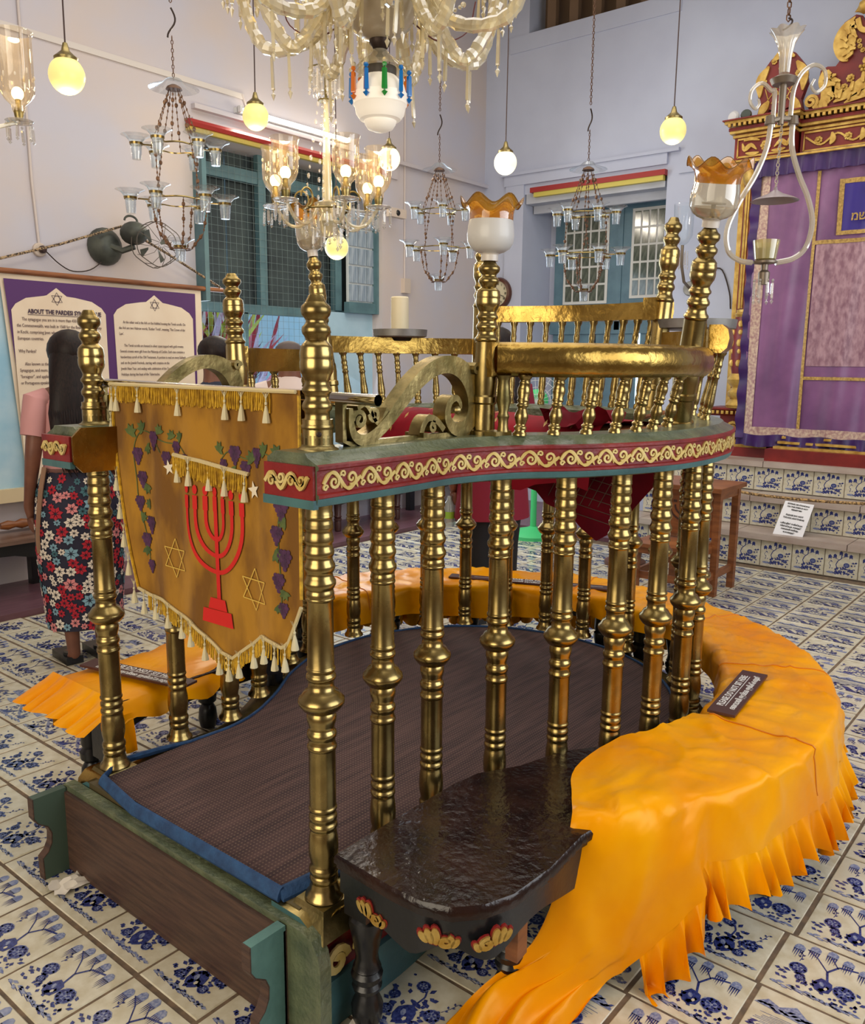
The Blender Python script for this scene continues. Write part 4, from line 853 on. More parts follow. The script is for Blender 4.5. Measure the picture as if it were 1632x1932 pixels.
for q_ in (gilt_shell(bn, (1.243, .982, .372), -.9, False), gilt_shell(bn, (1.308, .905, .368), -.55, True), gilt_shell(bn, (1.232, 1.16, .35), -pi / 2, False)): q_.scale = (1.1, 1.1, .9)
def curved_bench(label, a0, a1, legs):
    t = thing('curved_bench', label, 'bench', tuple(rpt((a0 + a1) / 2, 1.08)))
    b = MB(); n = 14; R0, R1 = [], []
    rows = []
    for k in range(n + 1):
        a = a0 + (a1 - a0) * k / n; rows.append([rpt(a, .925, .41), rpt(a, .925, .44), rpt(a, 1.245, .44), rpt(a, 1.245, .41)])
    b.grid(rows, cv=True); b.poly(rows[0]); b.poly(rows[-1][::-1]); b.build('seat', DARKW, t, smooth=False)
    for r, nm in ((.94, 'inner_apron'), (1.235, 'outer_apron')):
        b = MB(); b.grid([[rpt(a0 + (a1 - a0) * k / n, r, .35 + .02 * cos(k)), rpt(a0 + (a1 - a0) * k / n, r, .42), rpt(a0 + (a1 - a0) * k / n, r + .012, .42), rpt(a0 + (a1 - a0) * k / n, r + .012, .35 + .02 * cos(k))] for k in range(n + 1)], cv=True); b.build(nm, BLACKW, t)
    for a in legs:
        for r in (.965, 1.20):
            b = MB(); p = rpt(a, r); turned_leg(b, p.x, p.y, .4); b.build('leg', BLACKW, t)
curved_bench('curved dark bench wholly under yellow satin to the right of the platform', -102, -10, (-97, -55, -15))
curved_bench('curved dark bench under yellow satin behind the platform', -6, 96, (-2, 38, 62, 92))
# straight left bench
lb_ = thing('left_bench', 'black bench with square corner block under yellow cloth, left of the platform', 'bench', (1.7, 2.65, 0))
b = MB(); b.box((1.39, 2.47, .405), (2.15, 2.82, .435)); b.build('seat', DARKW, lb_, smooth=False)
b = MB(); b.prism([(1.40, .40), (1.40, .34), (1.43, .31), (1.47, .325), (1.52, .35), (2.0, .35), (2.12, .33), (2.12, .40)], 0, .02, XZ, (0, 2.80, 0)); b.prism([(1.41, .40), (1.41, .34), (1.44, .33), (1.52, .35), (2.0, .35), (2.12, .33), (2.12, .40)], 0, .02, XZ, (0, 2.50, 0)); b.build('aprons', BLACKW, lb_, smooth=False, kind='stuff')
b = MB(); b.box((1.41, 2.60, .18), (1.485, 2.675, .405)); b.build('corner_block', BLACKW, lb_, smooth=False)
for x, y, h in ((1.447, 2.637, .19), (1.46, 2.78, .40), (2.05, 2.9, .4), (2.1, 2.52, .4)):
    b = MB(); b.lathe([(0, .015), (.01, .032), (.05, .04), (.09, .036), (.11, .024), (.125, .038), (.15, .04), (.165, .028), (.18, .034), (h, .034)], (x, y, 0), 14); b.build('leg', BLACKW, lb_)
SAT = mat('yellow_satin', (250, 172, 0), 0.33, col2=(232, 138, 0), nscale=2.6, bump=1.7, bscale=3.2, spec=0.4, stretch=(1, 1.6, 1), contrast=(.3, .7))
_bs = SAT.node_tree.nodes['Principled BSDF']; _bs.inputs['Specular Tint'].default_value = (1, .8, .3, 1)
def crease(p): return .010 * (1 - min(1, abs(noise.noise(Vector((p[0] * 4.5, p[1] * 4.5, 7)))) * 5)) ** 2 + .007 * (1 - min(1, abs(noise.noise(Vector((p[0] * 9, p[1] * 7, 2)))) * 5)) ** 2
def wr(p, amp=.004, s=7.0): return Vector((p[0], p[1], p[2] + amp * noise.noise(Vector(p) * s) + amp * .7 * noise.noise(Vector((p[0] * 18, p[1] * 18, 3)))))
def resample(pts, n):
    P_ = crom(pts, 6); L_ = [0]
    for a, c in zip(P_, P_[1:]): L_.append(L_[-1] + (c - a).length)
    out_ = []
    for k in range(n):
        s = L_[-1] * k / (n - 1); i = 0
        while i < len(L_) - 2 and L_[i + 1] < s: i += 1
        out_.append(P_[i].lerp(P_[i + 1], (s - L_[i]) / max(1e-9, L_[i + 1] - L_[i])))
    return out_
def ruffle(edge, outs, L, parent, amp=.027, name='ruffle', flare=.03, zmin=.006):
    """gathered frill hanging from an edge"""
    E_ = [Vector(p) for p in edge]; acc = 0; rows = [[] for _ in range(7)]; fine = []
    for i in range(len(E_) - 1):
        for k in range(6): fine.append((E_[i].lerp(E_[i + 1], k / 6), outs[i].lerp(outs[i + 1], k / 6).normalized()))
    prev = fine[0][0]; ph = 0; bk = 0
    for p, w in fine:
        d = (p - prev).length; acc += d; prev = p
        ph = acc / .066 * 2 * pi + 1.5 * sin(acc * 13) + 1.0 * sin(acc * 37)
        ll = L * (.92 + .10 * sin(acc * 23) + .06 * sin(acc * 61))
        for j in range(7):
            t = j / 6; a = amp * (t ** .8) * (1 if j else .12); wv = sin(ph); wv = wv * (1.25 - .25 * abs(wv)); tx = Vector((-w.y, w.x, 0))
            q = p + w * (flare * t + a * wv) + tx * (a * .55 * cos(ph)) + Vector((0, 0, -ll * t + .006 * t * sin(ph)))
            if j == 0: q = p - w * .003 + Vector((0, 0, .006))
            if q.z < zmin: q += w * (zmin - q.z) * .6; q.z = zmin + .004 * (1 + sin(ph))
            rows[j].append(q)
    b = MB(); b.grid(rows); return b.build(name, SAT, parent, angle=70)
cl = thing('satin_cover', 'long yellow-orange satin bench cover with gathered frill trailing to the floor in front', 'cover', (2.9, 1.2, .4))
N_ = 44
def section(a):
    hz = .36 if a < 10 else .30; w = .5 + .5 * sin(a * .13)
    i3 = [rpt(a, .888, hz + .03 * w), rpt(a, .895, .41), rpt(a, .915, .461)] if a > -94 else [rpt(a, .905, .462), rpt(a, .925, .463), rpt(a, .95, .464)]
    return i3 + [ rpt(a, 1.02, .463), rpt(a, 1.16, .462), rpt(a, 1.255, .460), rpt(a, 1.28, .435), rpt(a, 1.292, .36), rpt(a, 1.30, .285 + .006 * sin(a * .3))]
rows = []
V = Vector
tail = [
 [V((1.30, 1.07, .006)), V((1.31, 1.01, .03)), V((1.34, .95, .035)), V((1.38, .90, .02)), V((1.42, .855, .006))],
 [V((1.39, 1.085, .008)), V((1.41, 1.03, .05)), V((1.44, .98, .04)), V((1.50, .92, .03)), V((1.55, .872, .006))],
 [V((1.475, 1.07, .04)), V((1.50, 1.02, .085)), V((1.54, .96, .07)), V((1.59, .91, .05)), V((1.645, .868, .012))],
 [V((1.575, .975, .165)), V((1.605, .93, .165)), V((1.645, .895, .13)), V((1.69, .87, .09)), V((1.74, .85, .04))],
 [V((1.632, .935, .32)), V((1.665, .885, .30)), V((1.70, .855, .24)), V((1.75, .82, .17)), V((1.805, .795, .085))],
 [V((1.685, .935, .462)), V((1.715, .875, .466)), V((1.735, .835, .42)), V((1.79, .79, .27)), V((1.86, .75, .14))],
 [V((1.78, .99, .464)), V((1.79, .89, .472)), V((1.81, .81, .462)), V((1.85, .76, .33)), V((1.905, .715, .19))],
 [V((1.92, 1.06, .464)), V((1.90, .93, .472)), V((1.885, .78, .466)), V((1.91, .73, .36)), V((1.945, .685, .235))],
]
TR = [resample(r, N_) for r in tail]
ringrows = [resample(section(a), N_) for a in [-117 + k * 4.6 for k in range(47)]]
cols_ = [[r[j] for r in TR + ringrows] for j in range(N_)]
fc = [crom(c, 5) for c in cols_]
def hang(p): r_ = Vector((p.x - CX, p.y - CY, 0)).normalized(); return r_ * (.016 * noise.noise(Vector((p.x * 5, p.y * 5, p.z * 2.0))) + .010 * (1 - min(1, abs(noise.noise(Vector((p.x * 7 + p.z * 3, p.y * 7, p.z * 1.5 + 4)))) * 5)))
rows = [[wr(p, .004) + (V((0, 0, crease(p))) if p.z > .44 else hang(p)) for j, p in enumerate([fc[q][i] for q in range(N_)])] for i in range(len(fc[0]))]
for i, r in enumerate(rows):   # folds running across the trailing end
    if i < 40:
        for j in range(1, N_ - 1): r[j] = r[j] + V((0, 0, .016 * sin(j * .5 + i * .08 + sin(i * .2)) * (1 - i / 40)))
    for p in r: p.z = max(p.z, .004)
b = MB(); b.grid(rows); b.build('satin_top', SAT, cl, angle=80)
edge = [r[-1] for r in rows]; ow = []
for i in range(len(edge)):
    a = edge[max(0, i - 1)]; c = edge[min(len(edge) - 1, i + 1)]; t = (c - a); ow.append(V((t.y, -t.x, 0)).normalized())
ruffle(edge[20::2], ow[20::2], .135, cl)
b = MB()
for a in (5, 12, 19, 27, 34, 41):   # seams sewn across the cover
    b.tube([p + V((0, 0, .0012)) for p in rows[(8 + a) * 5][4:-3]], .0028, 5)
b.build('seam', mat('satin_seam', (206, 120, 6), 0.5), cl, kind='stuff')
# left cover
cl2 = thing('yellow_bench_cover', 'rumpled yellow cotton cover with frill on the black bench at the left', 'cover', (1.7, 2.65, .4))
rows = []
for i in range(30):
    x = 1.38 + .81 * i / 29; r = []
    for (y, z) in ((2.42, .375 + .012 * sin(i * .9)), (2.43, .40), (2.455, .43), (2.50, .444), (2.62, .447), (2.74, .447), (2.82, .442), (2.85, .42), (2.88, .33), (2.89, .24)):
        k = max(0, (x - 1.7) / .5); r.append(wr((x, y + k * .13 + .004 * sin(i * 1.3), z + (.05 * k if 2.55 < y < 2.8 else 0)), .008, 9))
    rows.append(r)
b = MB(); b.grid(rows); b.build('cloth_top', SAT, cl2, angle=80)
ruffle([V((1.38, 2.43 + .44 * k / 14, .445)) for k in range(15)], [V((-1, 0, 0))] * 15, .07, cl2, amp=.018, flare=.13)
ruffle([V((1.375 + .05 * k / 4, 2.425, .40)) for k in range(5)], [V((-.2, -1, 0)).normalized()] * 5, .12, cl2, amp=.012, flare=.01, name='front_frill')
# notice plaques
PLQ = mat('brown_plaque', (72, 40, 36), 0.4); WHT = mat('white_lettering', (232, 228, 224), 0.5)
def plaque(p0, p1, z, wdt, lab, txt=True, tilt=0.0):
    c = (Vector(p0) + Vector(p1)) / 2; d = Vector((p1[0] - p0[0], p1[1] - p0[1], 0)); L = d.length; a = atan2(d.y, d.x)
    t = thing('notice_plaque', lab, 'sign', (c.x, c.y, z), rot=a); 
    t.rotation_euler = (tilt, 0, a)
    b = MB(); b.box((-L / 2, -wdt / 2, 0), (L / 2, wdt / 2, .008)); me = b.mesh('board', PLQ, smooth=False); o = bpy.data.objects.new('board', me); COL.objects.link(o); o.parent = t
    if txt:
        for s, sz, y in (('PLEASE DO NOT SIT HERE', .030, .010), ('\u0d26\u0d2f\u0d35\u0d3e\u0d2f\u0d3f \u0d07\u0d35\u0d3f\u0d1f\u0d46 \u0d07\u0d30\u0d3f\u0d15\u0d4d\u0d15\u0d30\u0d41\u0d24\u0d4d', .026, -.028)):
            o = text(s, sz, (0, 0, 0), Matrix.Identity(3), WHT, None, 'lettering', 'CENTER', bold=.0004, sx=.90)
            o.location = (0, y, .0085); o.parent = t
        b = MB(); b.box((-L * .36, .002, .008), (L * .36, .004, .0089)); me = b.mesh('underline', WHT, smooth=False); o = bpy.data.objects.new('underline', me); COL.objects.link(o); o.parent = t
    return t
plaque((2.51, .885), (2.935, .925), .474, .085, 'brown plaque with white warning text on the satin cover at right')
plaque((1.49, 2.82), (1.60, 2.36), .462, .075, 'brown plaque lying across the yellow cover of the left bench')
plaque((3.33, 2.60), (3.68, 1.78), .470, .07, 'brown plaque on the yellow cover behind the platform', tilt=.0)
# ================================================================== ALONG THE LEFT WALL
PURP = mat('banner_purple', (84, 44, 104), 0.6); CRM = mat('banner_cream', (236, 220, 198), 0.7, col2=(226, 206, 182), nscale=3); INK = mat('banner_ink', (62, 40, 66), 0.6); INK2 = mat('body_ink', (104, 82, 84), 0.7)
pos = thing('information_banner', 'hanging cream and purple printed banner with two arched text panels', 'banner', (3.36, 5.72, .5))
def pz(x): return 5.72 - .012 * sin(x * 5)
b = MB(); rows = [[(2.59 + .10 * (1 - t) * (1 if i == 0 else 0) + 1.53 * i / 12, pz(2.6 + 1.53 * i / 12), .49 + 1.60 * t) for i in range(13)] for t in (0, .25, .5, .75, 1)]
b.grid(rows); b.build('cloth', CRM, pos)
def pface(m, pts, d, nm): b = MB(); b.poly([(x, 5.705 - d, z) for x, z in pts]); return b.build(nm, m, pos, smooth=False)
pface(PURP, [(2.72, .56), (4.04, .56), (4.06, 2.045), (2.61, 2.05)], .006, 'purple_field')
def arch(x0, x1, z0, zs, ax, w):
    return [(x0 + .02, z0), (x1, z0), (x1, zs - .09), (x1 - .03, zs - .05), (x1 - .10, zs - .01), (x1 - .22, zs + .01), (ax + .07, zs + .015), (ax, 2.012), (ax - .07, zs + .015), (x0 + .22, zs + .01), (x0 + .10, zs - .01), (x0 + .03, zs - .05), (x0, zs - .09)]
pface(CRM, arch(2.645, 3.305, .62, 1.945, 2.955, 0), .009, 'text_panel'); pface(CRM, arch(3.365, 4.03, .62, 1.945, 3.70, 0), .009, 'text_panel')
for x in (2.955, 3.70):
    b = MB()
    for s in (0, pi):
        t = [(x + .042 * sin(s + 2 * pi * k / 3), 1.94 + .042 * cos(s + 2 * pi * k / 3)) for k in range(4)]
        for p, q in zip(t, t[1:]): b.tube([(p[0], 5.694, p[1]), (q[0], 5.694, q[1])], .0013, 4)
    b.tube([(x + .02 * cos(t), 5.694, 1.94 + .02 * sin(t)) for t in [2 * pi * k / 14 for k in range(14)]], .0012, 4, closed=True); b.build('printed_star', INK, pos, kind='stuff')
text('ABOUT THE PARDESI SYNAGOGUE', .040, (2.75, 5.692, 1.838), XZ, INK, pos, 'heading', bold=.0012, sx=.82)
b = MB(); b.box((2.75, 5.692, 1.828), (3.26, 5.693, 1.831)); b.build('heading_rule', INK, pos, smooth=False)
body1 = '''      The synagogue you are in is more than 450 years old, oldest in
the Commonwealth, was built in 1568 for the flourishing community
in Kochi, comprising Jews who wanted to escape persecution in
European countries.

Why Pardesi?

      Also known as the Cochin Jewish Synagogue or the Mattancherry
Synagogue, and more popularly as Pardesi. This word means
"foreigner", and applied to the synagogue because Spanish
or Portuguese-speaking Jews built it.

      At its height, the Jewish community of Kochi was large. The
Pardesi synagogue was the centre of their prayer and
social celebrations. Today it is visited by many
tourists to get married.

      The last major event was the 400th
anniversary of the synagogue, when it
came to life with prayers and song in
Kochi town.'''
body2 = '''       At the other end is the Ark or the Heikhal housing the Torah scrolls. On
the Ark are two Hebrew words, 'Kether Torah', meaning, 'The Crown of the
Law'.

       The Torah scrolls are housed in silver cases topped with gold crowns.
Several crowns were gift from the Maharaja of Cochin. Each case contains a
handwritten scroll of the Old Testament. A portion is read on every Sabbath
and on the Jewish Festivals, starting with creation on the
Jewish New Year, and ending with celebration of the Torah in the High
Holidays during the feast of the Tabernacles.

       If you look above, the hall is adorned by silver chandeliers from Belgium. At
the centre, right in front of the Ark is the "tevah", the podium set up in every
Jewish synagogue, since the days of Solomon.

Look below. At present you are standing on an 18th century, Chinese
porcelain hand painted blue willow patterned tiles bought from'''
text(body1, .0305, (2.672, 5.692, 1.79), XZ, INK2, pos, 'body_text', sx=.70, spacing=1.36)
text(body2, .0275, (3.40, 5.692, 1.80), XZ, INK2, pos, 'body_text', sx=.64, spacing=1.5)
b = MB(); b.lathe([(0, .018), (1.9, .018)], (2.42, 5.70, 2.10), 10, axis=(1, 0, -.006)); b.build('top_rod', WOOD, pos)
b = MB(); b.lathe([(0, .02), (.05, .032), (.10, .02), (.14, .034), (.2, .022), (.34, .018), (1.2, .018)], (2.45, 5.66, .46), 10, axis=(1, 0, 0)); b.build('bottom_roller', WOOD, pos)
ROPE = mat('twisted_rope', (176, 150, 116), 0.8, col2=(60, 48, 40), nscale=90, contrast=(.45, .55))
b = MB(); b.tube([(2.44, 5.69, 2.12), (3.0, 5.69, 2.30), (3.46, 5.69, 2.47), (3.8, 5.69, 2.33), (4.29, 5.69, 2.11)], .009, 6); tag(b.build('hanging_rope', ROPE), 'twisted brown rope from which the printed banner hangs', 'rope')
# old fan on the wall
fan = thing('wall_fan', 'old grey-green electric fan with bent wire guard on the left wall', 'fan', (3.38, 5.8, 2.33)); FM = mat('fan_grey_green', (84, 88, 80), 0.5, 0.3, col2=(62, 64, 60), nscale=12)
b = MB(); b.lathe([(0, .13), (.02, .13), (.05, .11), (.09, .07), (.10, .03)], (3.38, 5.795, 2.33), 22, axis=(0, -1, 0)); b.build('wall_base', FM, fan)
b = MB(); b.ball((3.50, 5.60, 2.42), .085, 14, 9, (1.1, 1.25, .95)); b.tube([(3.38, 5.71, 2.33), (3.44, 5.66, 2.30), (3.50, 5.60, 2.33)], .022, 8); b.build('motor_housing', FM, fan)
b = MB(); b.tube([(3.48 + .05 * cos(t), 5.6, 2.50 + .035 * sin(t)) for t in [pi * k / 8 for k in range(9)]], .008, 6); b.build('carry_loop', FM, fan)
for k in range(4):
    b = MB(); a = k * pi / 2 + .5; rows = []
    for i in range(5):
        r = .03 + .022 * i; rows.append([(3.57 + r * cos(a + w) * .8, 5.46 + .02 * (w + .2) - .05 * cos(a), 2.33 + r * sin(a + w)) for w in (-.25, 0, .25)])
    b.grid(rows); b.build('blade', FM, fan)
b = MB(); C0 = Vector((3.58, 5.42, 2.34))
for r, dy in ((.145, 0), (.15, .06)): b.tube([C0 + Vector((r * cos(t) * .95, dy - .06 * cos(t), r * sin(t) + .008 * sin(5 * t))) for t in [2 * pi * k / 30 for k in range(30)]], .0035, 5, closed=True)
for k in range(12):
    a = 2 * pi * k / 12; b.tube([C0 + Vector((.02 * cos(a), -.03, .02 * sin(a))), C0 + Vector((.09 * cos(a + .25), -.035, .09 * sin(a + .25))), C0 + Vector((.15 * cos(a + .1), .0, .15 * sin(a + .1))), C0 + Vector((.15 * cos(a), .07, .15 * sin(a)))], .0022, 4)
b.build('wire_guard', mat('guard_wire', (92, 84, 76), 0.5, 0.5), fan, kind='stuff')
b = MB(); b.lathe([(0, .045), (.02, .045), (.024, .04)], (2.905, 5.80, 2.26), 18, axis=(0, -1, 0)); s = b.build('wall_socket', mat('ivory_plastic', (206, 190, 176), 0.5)); tag(s, 'round ivory wall socket with a brown plug, left of the old fan', 'socket')
b = MB(); b.lathe([(0, .024), (.02, .026), (.035, .018)], (2.915, 5.775, 2.262), 12, axis=(0, -1, 0)); b.build('brown_plug', mat('bakelite', (58, 34, 28), 0.4), s)
b = MB(); b.tube(crom([(2.93, 5.75, 2.25), (3.02, 5.76, 2.18), (3.12, 5.77, 2.14), (3.25, 5.77, 2.16), (3.36, 5.76, 2.24)], 4), .004, 5); tag(b.build('fan_cord', DARKM), 'thin dark cord drooping between wall socket and fan', 'cord')
PIPE = mat('painted_conduit', (206, 194, 190), 0.6)
for nm, pts, lab in (('conduit', [(2.87, 5.79, 4.4), (2.885, 5.79, 2.7), (2.905, 5.79, 2.30)], 'white painted conduit running down to the round wall socket'), ('conduit', [(6.61, 5.79, 4.6), (6.61, 5.79, 2.32)], 'thin conduit down the wall right of the teal window'), ('conduit', [(4.64, 5.79, 3.63), (4.72, 5.79, 3.46)], 'short slanting conduit above the fluorescent tube')):
    b = MB(); b.tube(pts, .009, 6); tag(b.build(nm, PIPE), lab, 'conduit')
b = MB(); b.box((6.57, 5.75, 2.22), (6.66, 5.80, 2.36)); tag(b.build('switch_box', MATS['ivory_plastic'], smooth=False), 'cream switch box on the wall behind the white candle', 'switch box')
tube_ = thing('tube_light', 'lit fluorescent tube fitting on the wall above the window', 'light', (5.16, 5.76, 3.5))
b = MB(); b.box((4.56, 5.75, 3.475), (5.80, 5.80, 3.515)); b.build('batten', mat('batten_white', (220, 220, 220), .5), tube_, smooth=False)
b = MB(); b.lathe([(0, .016), (1.18, .016)], (4.59, 5.735, 3.495), 12, axis=(1, 0, 0)); b.build('tube', emis('tube_glow', (255, 244, 224), 9.0), tube_)
for x in (4.56, 5.78): b = MB(); b.box((x, 5.715, 3.475), (x + .025, 5.755, 3.52)); b.build('lamp_holder', MATS['batten_white'], tube_, smooth=False)
area('tube_light_glow', (5.16, 5.66, 3.46), (5.0, 4.4, 2.8), 1.1, .05, 26, (1, .90, .74))
cctv = thing('security_camera', 'small cream security camera right of the window top', 'camera', (6.25, 5.8, 2.93))
b = MB(); b.box((6.20, 5.60, 2.89), (6.42, 5.66, 2.97)); b.build('body', MATS['ivory_plastic'], cctv, smooth=False); b = MB(); b.lathe([(0, .028), (.01, .02), (.012, 0)], (6.30, 5.60, 2.93), 12, axis=(0, -1, 0)); b.build('lens', BLACKW, cctv); b = MB(); b.tube([(6.35, 5.64, 2.95), (6.38, 5.8, 3.02)], .012, 6); b.build('arm', MATS['ivory_plastic'], cctv)
def wall_bench(x0, x1, lab, legs):
    t = thing('wall_bench', lab, 'bench', ((x0 + x1) / 2, 5.55, .035)); b = MB()
    b.box((x0, 5.36, .385), (x1, 5.74, .41)); b.build('seat', mat('worn_bench_top', (120, 96, 84), 0.25, col2=(90, 66, 56), nscale=4, stretch=(.5, 6, 1)), t, smooth=False)
    b = MB(); n = 24; b.prism([(x0 + .02, .385)] + [(x0 + .02 + (x1 - x0 - .04) * k / n, .30 + .018 * cos(k * 1.3)) for k in range(n + 1)] + [(x1 - .02, .385)], 0, .02, XZ, (0, 5.40, 0)); b.build('apron', BLACKW, t, smooth=False)
    for x in legs:
        for y in (5.43, 5.68):
            b = MB(); b.lathe([(.035, .02), (.04, .03), (.12, .033), (.13, .03), (.135, .036), (.15, .036), (.155, .028), (.17, .036), (.18, .03), (.30, .038), (.39, .036)], (x, y, 0), 12) if y < 5.5 else b.box((x - .05, y - .03, .035), (x + .02, y + .03, .385)); b.build('leg', mat('red_brown_wood', (70, 40, 36), 0.35) if y < 5.5 else BLACKW, t)
wall_bench(.6, 2.78, 'long dark wall bench under the information banner', (2.68, 1.4))
wall_bench(4.3, 6.3, 'dark wall bench below the teal window, seen between the columns', (4.5, 5.3, 6.1)); wall_bench(6.45, 7.6, 'dark wall bench in the far corner below the clock', (6.6, 7.4))
# clock on the ark wall
clk = thing('wall_clock', 'round brown wooden wall clock with cream Roman dial', 'clock', (7.95, 5.56, 2.29)); KX = 7.86
b = MB(); b.lathe([(0, .17), (.02, .175), (.05, .165), (.06, .14), (.05, .135)], (7.93, 5.56, 2.29), 30, axis=(-1, 0, 0), cap=False); b.build('case', mat('clock_mahogany', (84, 44, 28), 0.3), clk)
b = MB(); b.lathe([(0, .142), (.004, .142)], (7.90, 5.56, 2.29), 30, axis=(-1, 0, 0)); b.build('dial', mat('clock_dial', (220, 210, 178), 0.5), clk)
for k, s in enumerate(('XII', 'I', 'II', 'III', 'IIII', 'V', 'VI', 'VII', 'VIII', 'IX', 'X', 'XI')):
    a = pi / 2 - k * pi / 6; text(s, .036, (7.893, 5.56 - .105 * cos(a), 2.277 + .105 * sin(a)), WALLX, BLACKW, clk, 'numeral', 'CENTER', bold=.0006, sx=.8)
for nm, a, L in (('hour_hand', -.75, .06), ('minute_hand', -.35, .10)):
    b = MB(); b.tube([(7.885, 5.56, 2.29), (7.885, 5.56 - L * cos(a), 2.29 + L * sin(a))], .004, 4); b.build(nm, BLACKW, clk)

# ================================================================== ARK
ARED = mat('ark_red', (132, 36, 30), 0.45, col2=(104, 24, 24), nscale=6); AG = mat('ark_gold', (222, 186, 100), 0.4, 0.4, col2=(180, 138, 60), nscale=14, bump=0.3, bscale=30)
ark = thing('gilded_ark', 'tall red and gold carved ark with columns and scrolled pediment', 'ark', (7.5, 1.4, .74))
def abox(nm, a, c, m, **k): b = MB(); b.box(a, c); return b.build(nm, m, ark, smooth=False, **k)
abox('plinth', (7.22, -.3, .74), (7.94, 2.34, .86), ARED); abox('side_plinth', (7.42, 2.3, .74), (7.94, 2.92, .84), ARED)
abox('back_panel', (7.6, -.1, .86), (7.94, 2.80, 3.3), ARED)
for (xa, ya, yb, z) in ((7.30, -.2, 2.30, .86), (7.34, -.2, 2.28, .90), (7.38, -.2, 2.26, .94)): abox('gilt_step_moulding', (xa, ya, z), (7.6, yb, z + .02), AG)
for (x0, y0, y1, z0, z1) in ((7.44, 2.40, 2.90, .84, .90), (7.46, 2.42, 2.88, .92, .96)): abox('pedestal_moulding', (x0, y0, z0), (7.9, y1, z1), AG)
abox('pedestal', (7.5, 2.44, .90), (7.9, 2.84, 1.10), ARED)
b = MB(); 
for cx, cz, r in ((2.72, 1.0, .055), (2.60, 1.0, .045), (2.5, 1.0, .05)): b.strip(spiral(-cx, cz, r, .008, 0, 1.5, 18), .012, 0, .02, WALLX, (7.5, 0, 0))
b.build('pedestal_carving', AG, ark, kind='stuff')
b = MB(); sweep(b, [Vector((7.5, 2.95, 1.10)), Vector((7.5, 2.40, 1.10))], [(-.3, 0), (.0, 0), (.03, .03), (.05, .04), (.08, .06), (.08, .075), (-.3, .075)]); b.build('pedestal_cap', ARED, ark)
n_d = 0
dm = MB(); dm.box((-.012, -.011, -.014), (.012, .011, .014)); dme = dm.mesh('dentil', AG, smooth=False)
for k in range(12): inst(dme, 'dentil', ark, (7.43, 2.92 - k * .042, 1.135))
# left column
col = (7.52, 2.66)
b = MB(); b.lathe([(1.175, .13), (1.20, .14), (1.225, .12), (1.25, .10), (1.28, .125), (1.31, .13), (1.33, .11), (1.35, .095), (1.39, .13), (1.42, .14), (1.45, .12), (1.47, .11)], (*col, 0), 24); b.build('column_base', AG, ark)
b = MB(); b.lathe([(1.47, .105), (1.55, .118), (1.7, .122), (1.85, .115), (1.95, .10)], (*col, 0), 24); dr = b.build('column_drum', ARED, ark)
b = MB()
for k in range(9):
    a = 2 * pi * k / 9 + .2
    for z, r in ((1.56, .03), (1.66, .022), (1.73, .034), (1.82, .022), (1.89, .028)): b.ball((col[0] + .115 * cos(a), col[1] + .115 * sin(a), z), r, 7, 4, (.5, .9, 1.1))
b.build('carved_flowers', AG, dr, kind='stuff')
b = MB(); b.lathe([(1.95, .10), (1.97, .112), (1.99, .098), (2.01, .10)], (*col, 0), 24); b.lathe([(3.02, .09), (3.05, .11), (3.08, .12), (3.14, .135), (3.18, .14)], (*col, 0), 24); b.build('column_rings', AG, ark, kind='stuff')
b = MB(); b.lathe([(2.0, .082), (3.04, .080)], (*col, 0), 20, cap=False); b.build('column_shaft', ARED, ark)
for k in range(14):
    a = 2 * pi * k / 14; b = MB(); b.tube([(col[0] + .084 * cos(a), col[1] + .084 * sin(a), z) for z in (2.02, 2.5, 3.03)], .010, 6); b.build('gilt_reed', AG, ark)
b = MB(); b.box((7.66, 2.82, 1.1), (7.94, 2.86, 3.2)); b.box((7.6, 2.50, 1.0), (7.64, 2.56, 3.15)); b.build('pilaster_strips', AG, ark, kind='stuff', smooth=False)
# entablature: projecting end block and the long frieze
def entab(y0, y1, xf):
    o = abox('frieze', (xf, y0, 3.20), (7.94, y1, 3.44), ARED)
    for (dx, z0, z1, m) in ((.02, 3.18, 3.20, AG), (.035, 3.205, 3.22, AG), (.02, 3.40, 3.42, AG), (.05, 3.43, 3.45, AG), (.06, 3.45, 3.475, ARED), (.10, 3.50, 3.52, AG), (.12, 3.52, 3.53, ARED)): abox('cornice_moulding', (xf - dx, y0 - dx * .6, z0), (7.94, y1 + dx * .6, z1), m)
    k = 0
    while y1 - k * .042 > y0: inst(dme, 'dentil', ark, (xf - .085, y1 - k * .042 + .02, 3.49)); inst(dme, 'dentil', ark, (xf - .03, y1 - k * .042 + .02, 3.172), sc=(.7, .8, .6)); k += 1
    b = MB(); b.strip([(-y1 + .03, 3.245), (-y0 - .03, 3.245), (-y0 - .03, 3.385), (-y1 + .03, 3.385), (-y1 + .03, 3.245)], .007, 0, .012, WALLX, (xf, 0, 0)); b.build('panel_fillet', AG, o, smooth=False)
    return o
def flower(par, y, z, s, x): 
    b = MB()
    for k in range(7): a = 2 * pi * k / 7; b.ball((x, y + .6 * s * cos(a), z + .6 * s * sin(a)), s * .4, 7, 4, (.45, 1, 1))
    b.ball((x - .01, y, z), s * .35, 8, 5); b.build('carved_flower', AG, par)
def aleaf(par, pts, w, x, nm='carved_leaf'):
    b = MB(); n = len(pts); b.strip(pts, [w * sin(pi * (k + .4) / n) + .002 for k in range(n)], 0, .018, WALLX, (x, 0, 0)); b.build(nm, AG, par)
f1 = entab(2.36, 2.84, 7.42); f2 = entab(.3, 2.34, 7.52)
flower(f1, 2.58, 3.315, .045, 7.41); 
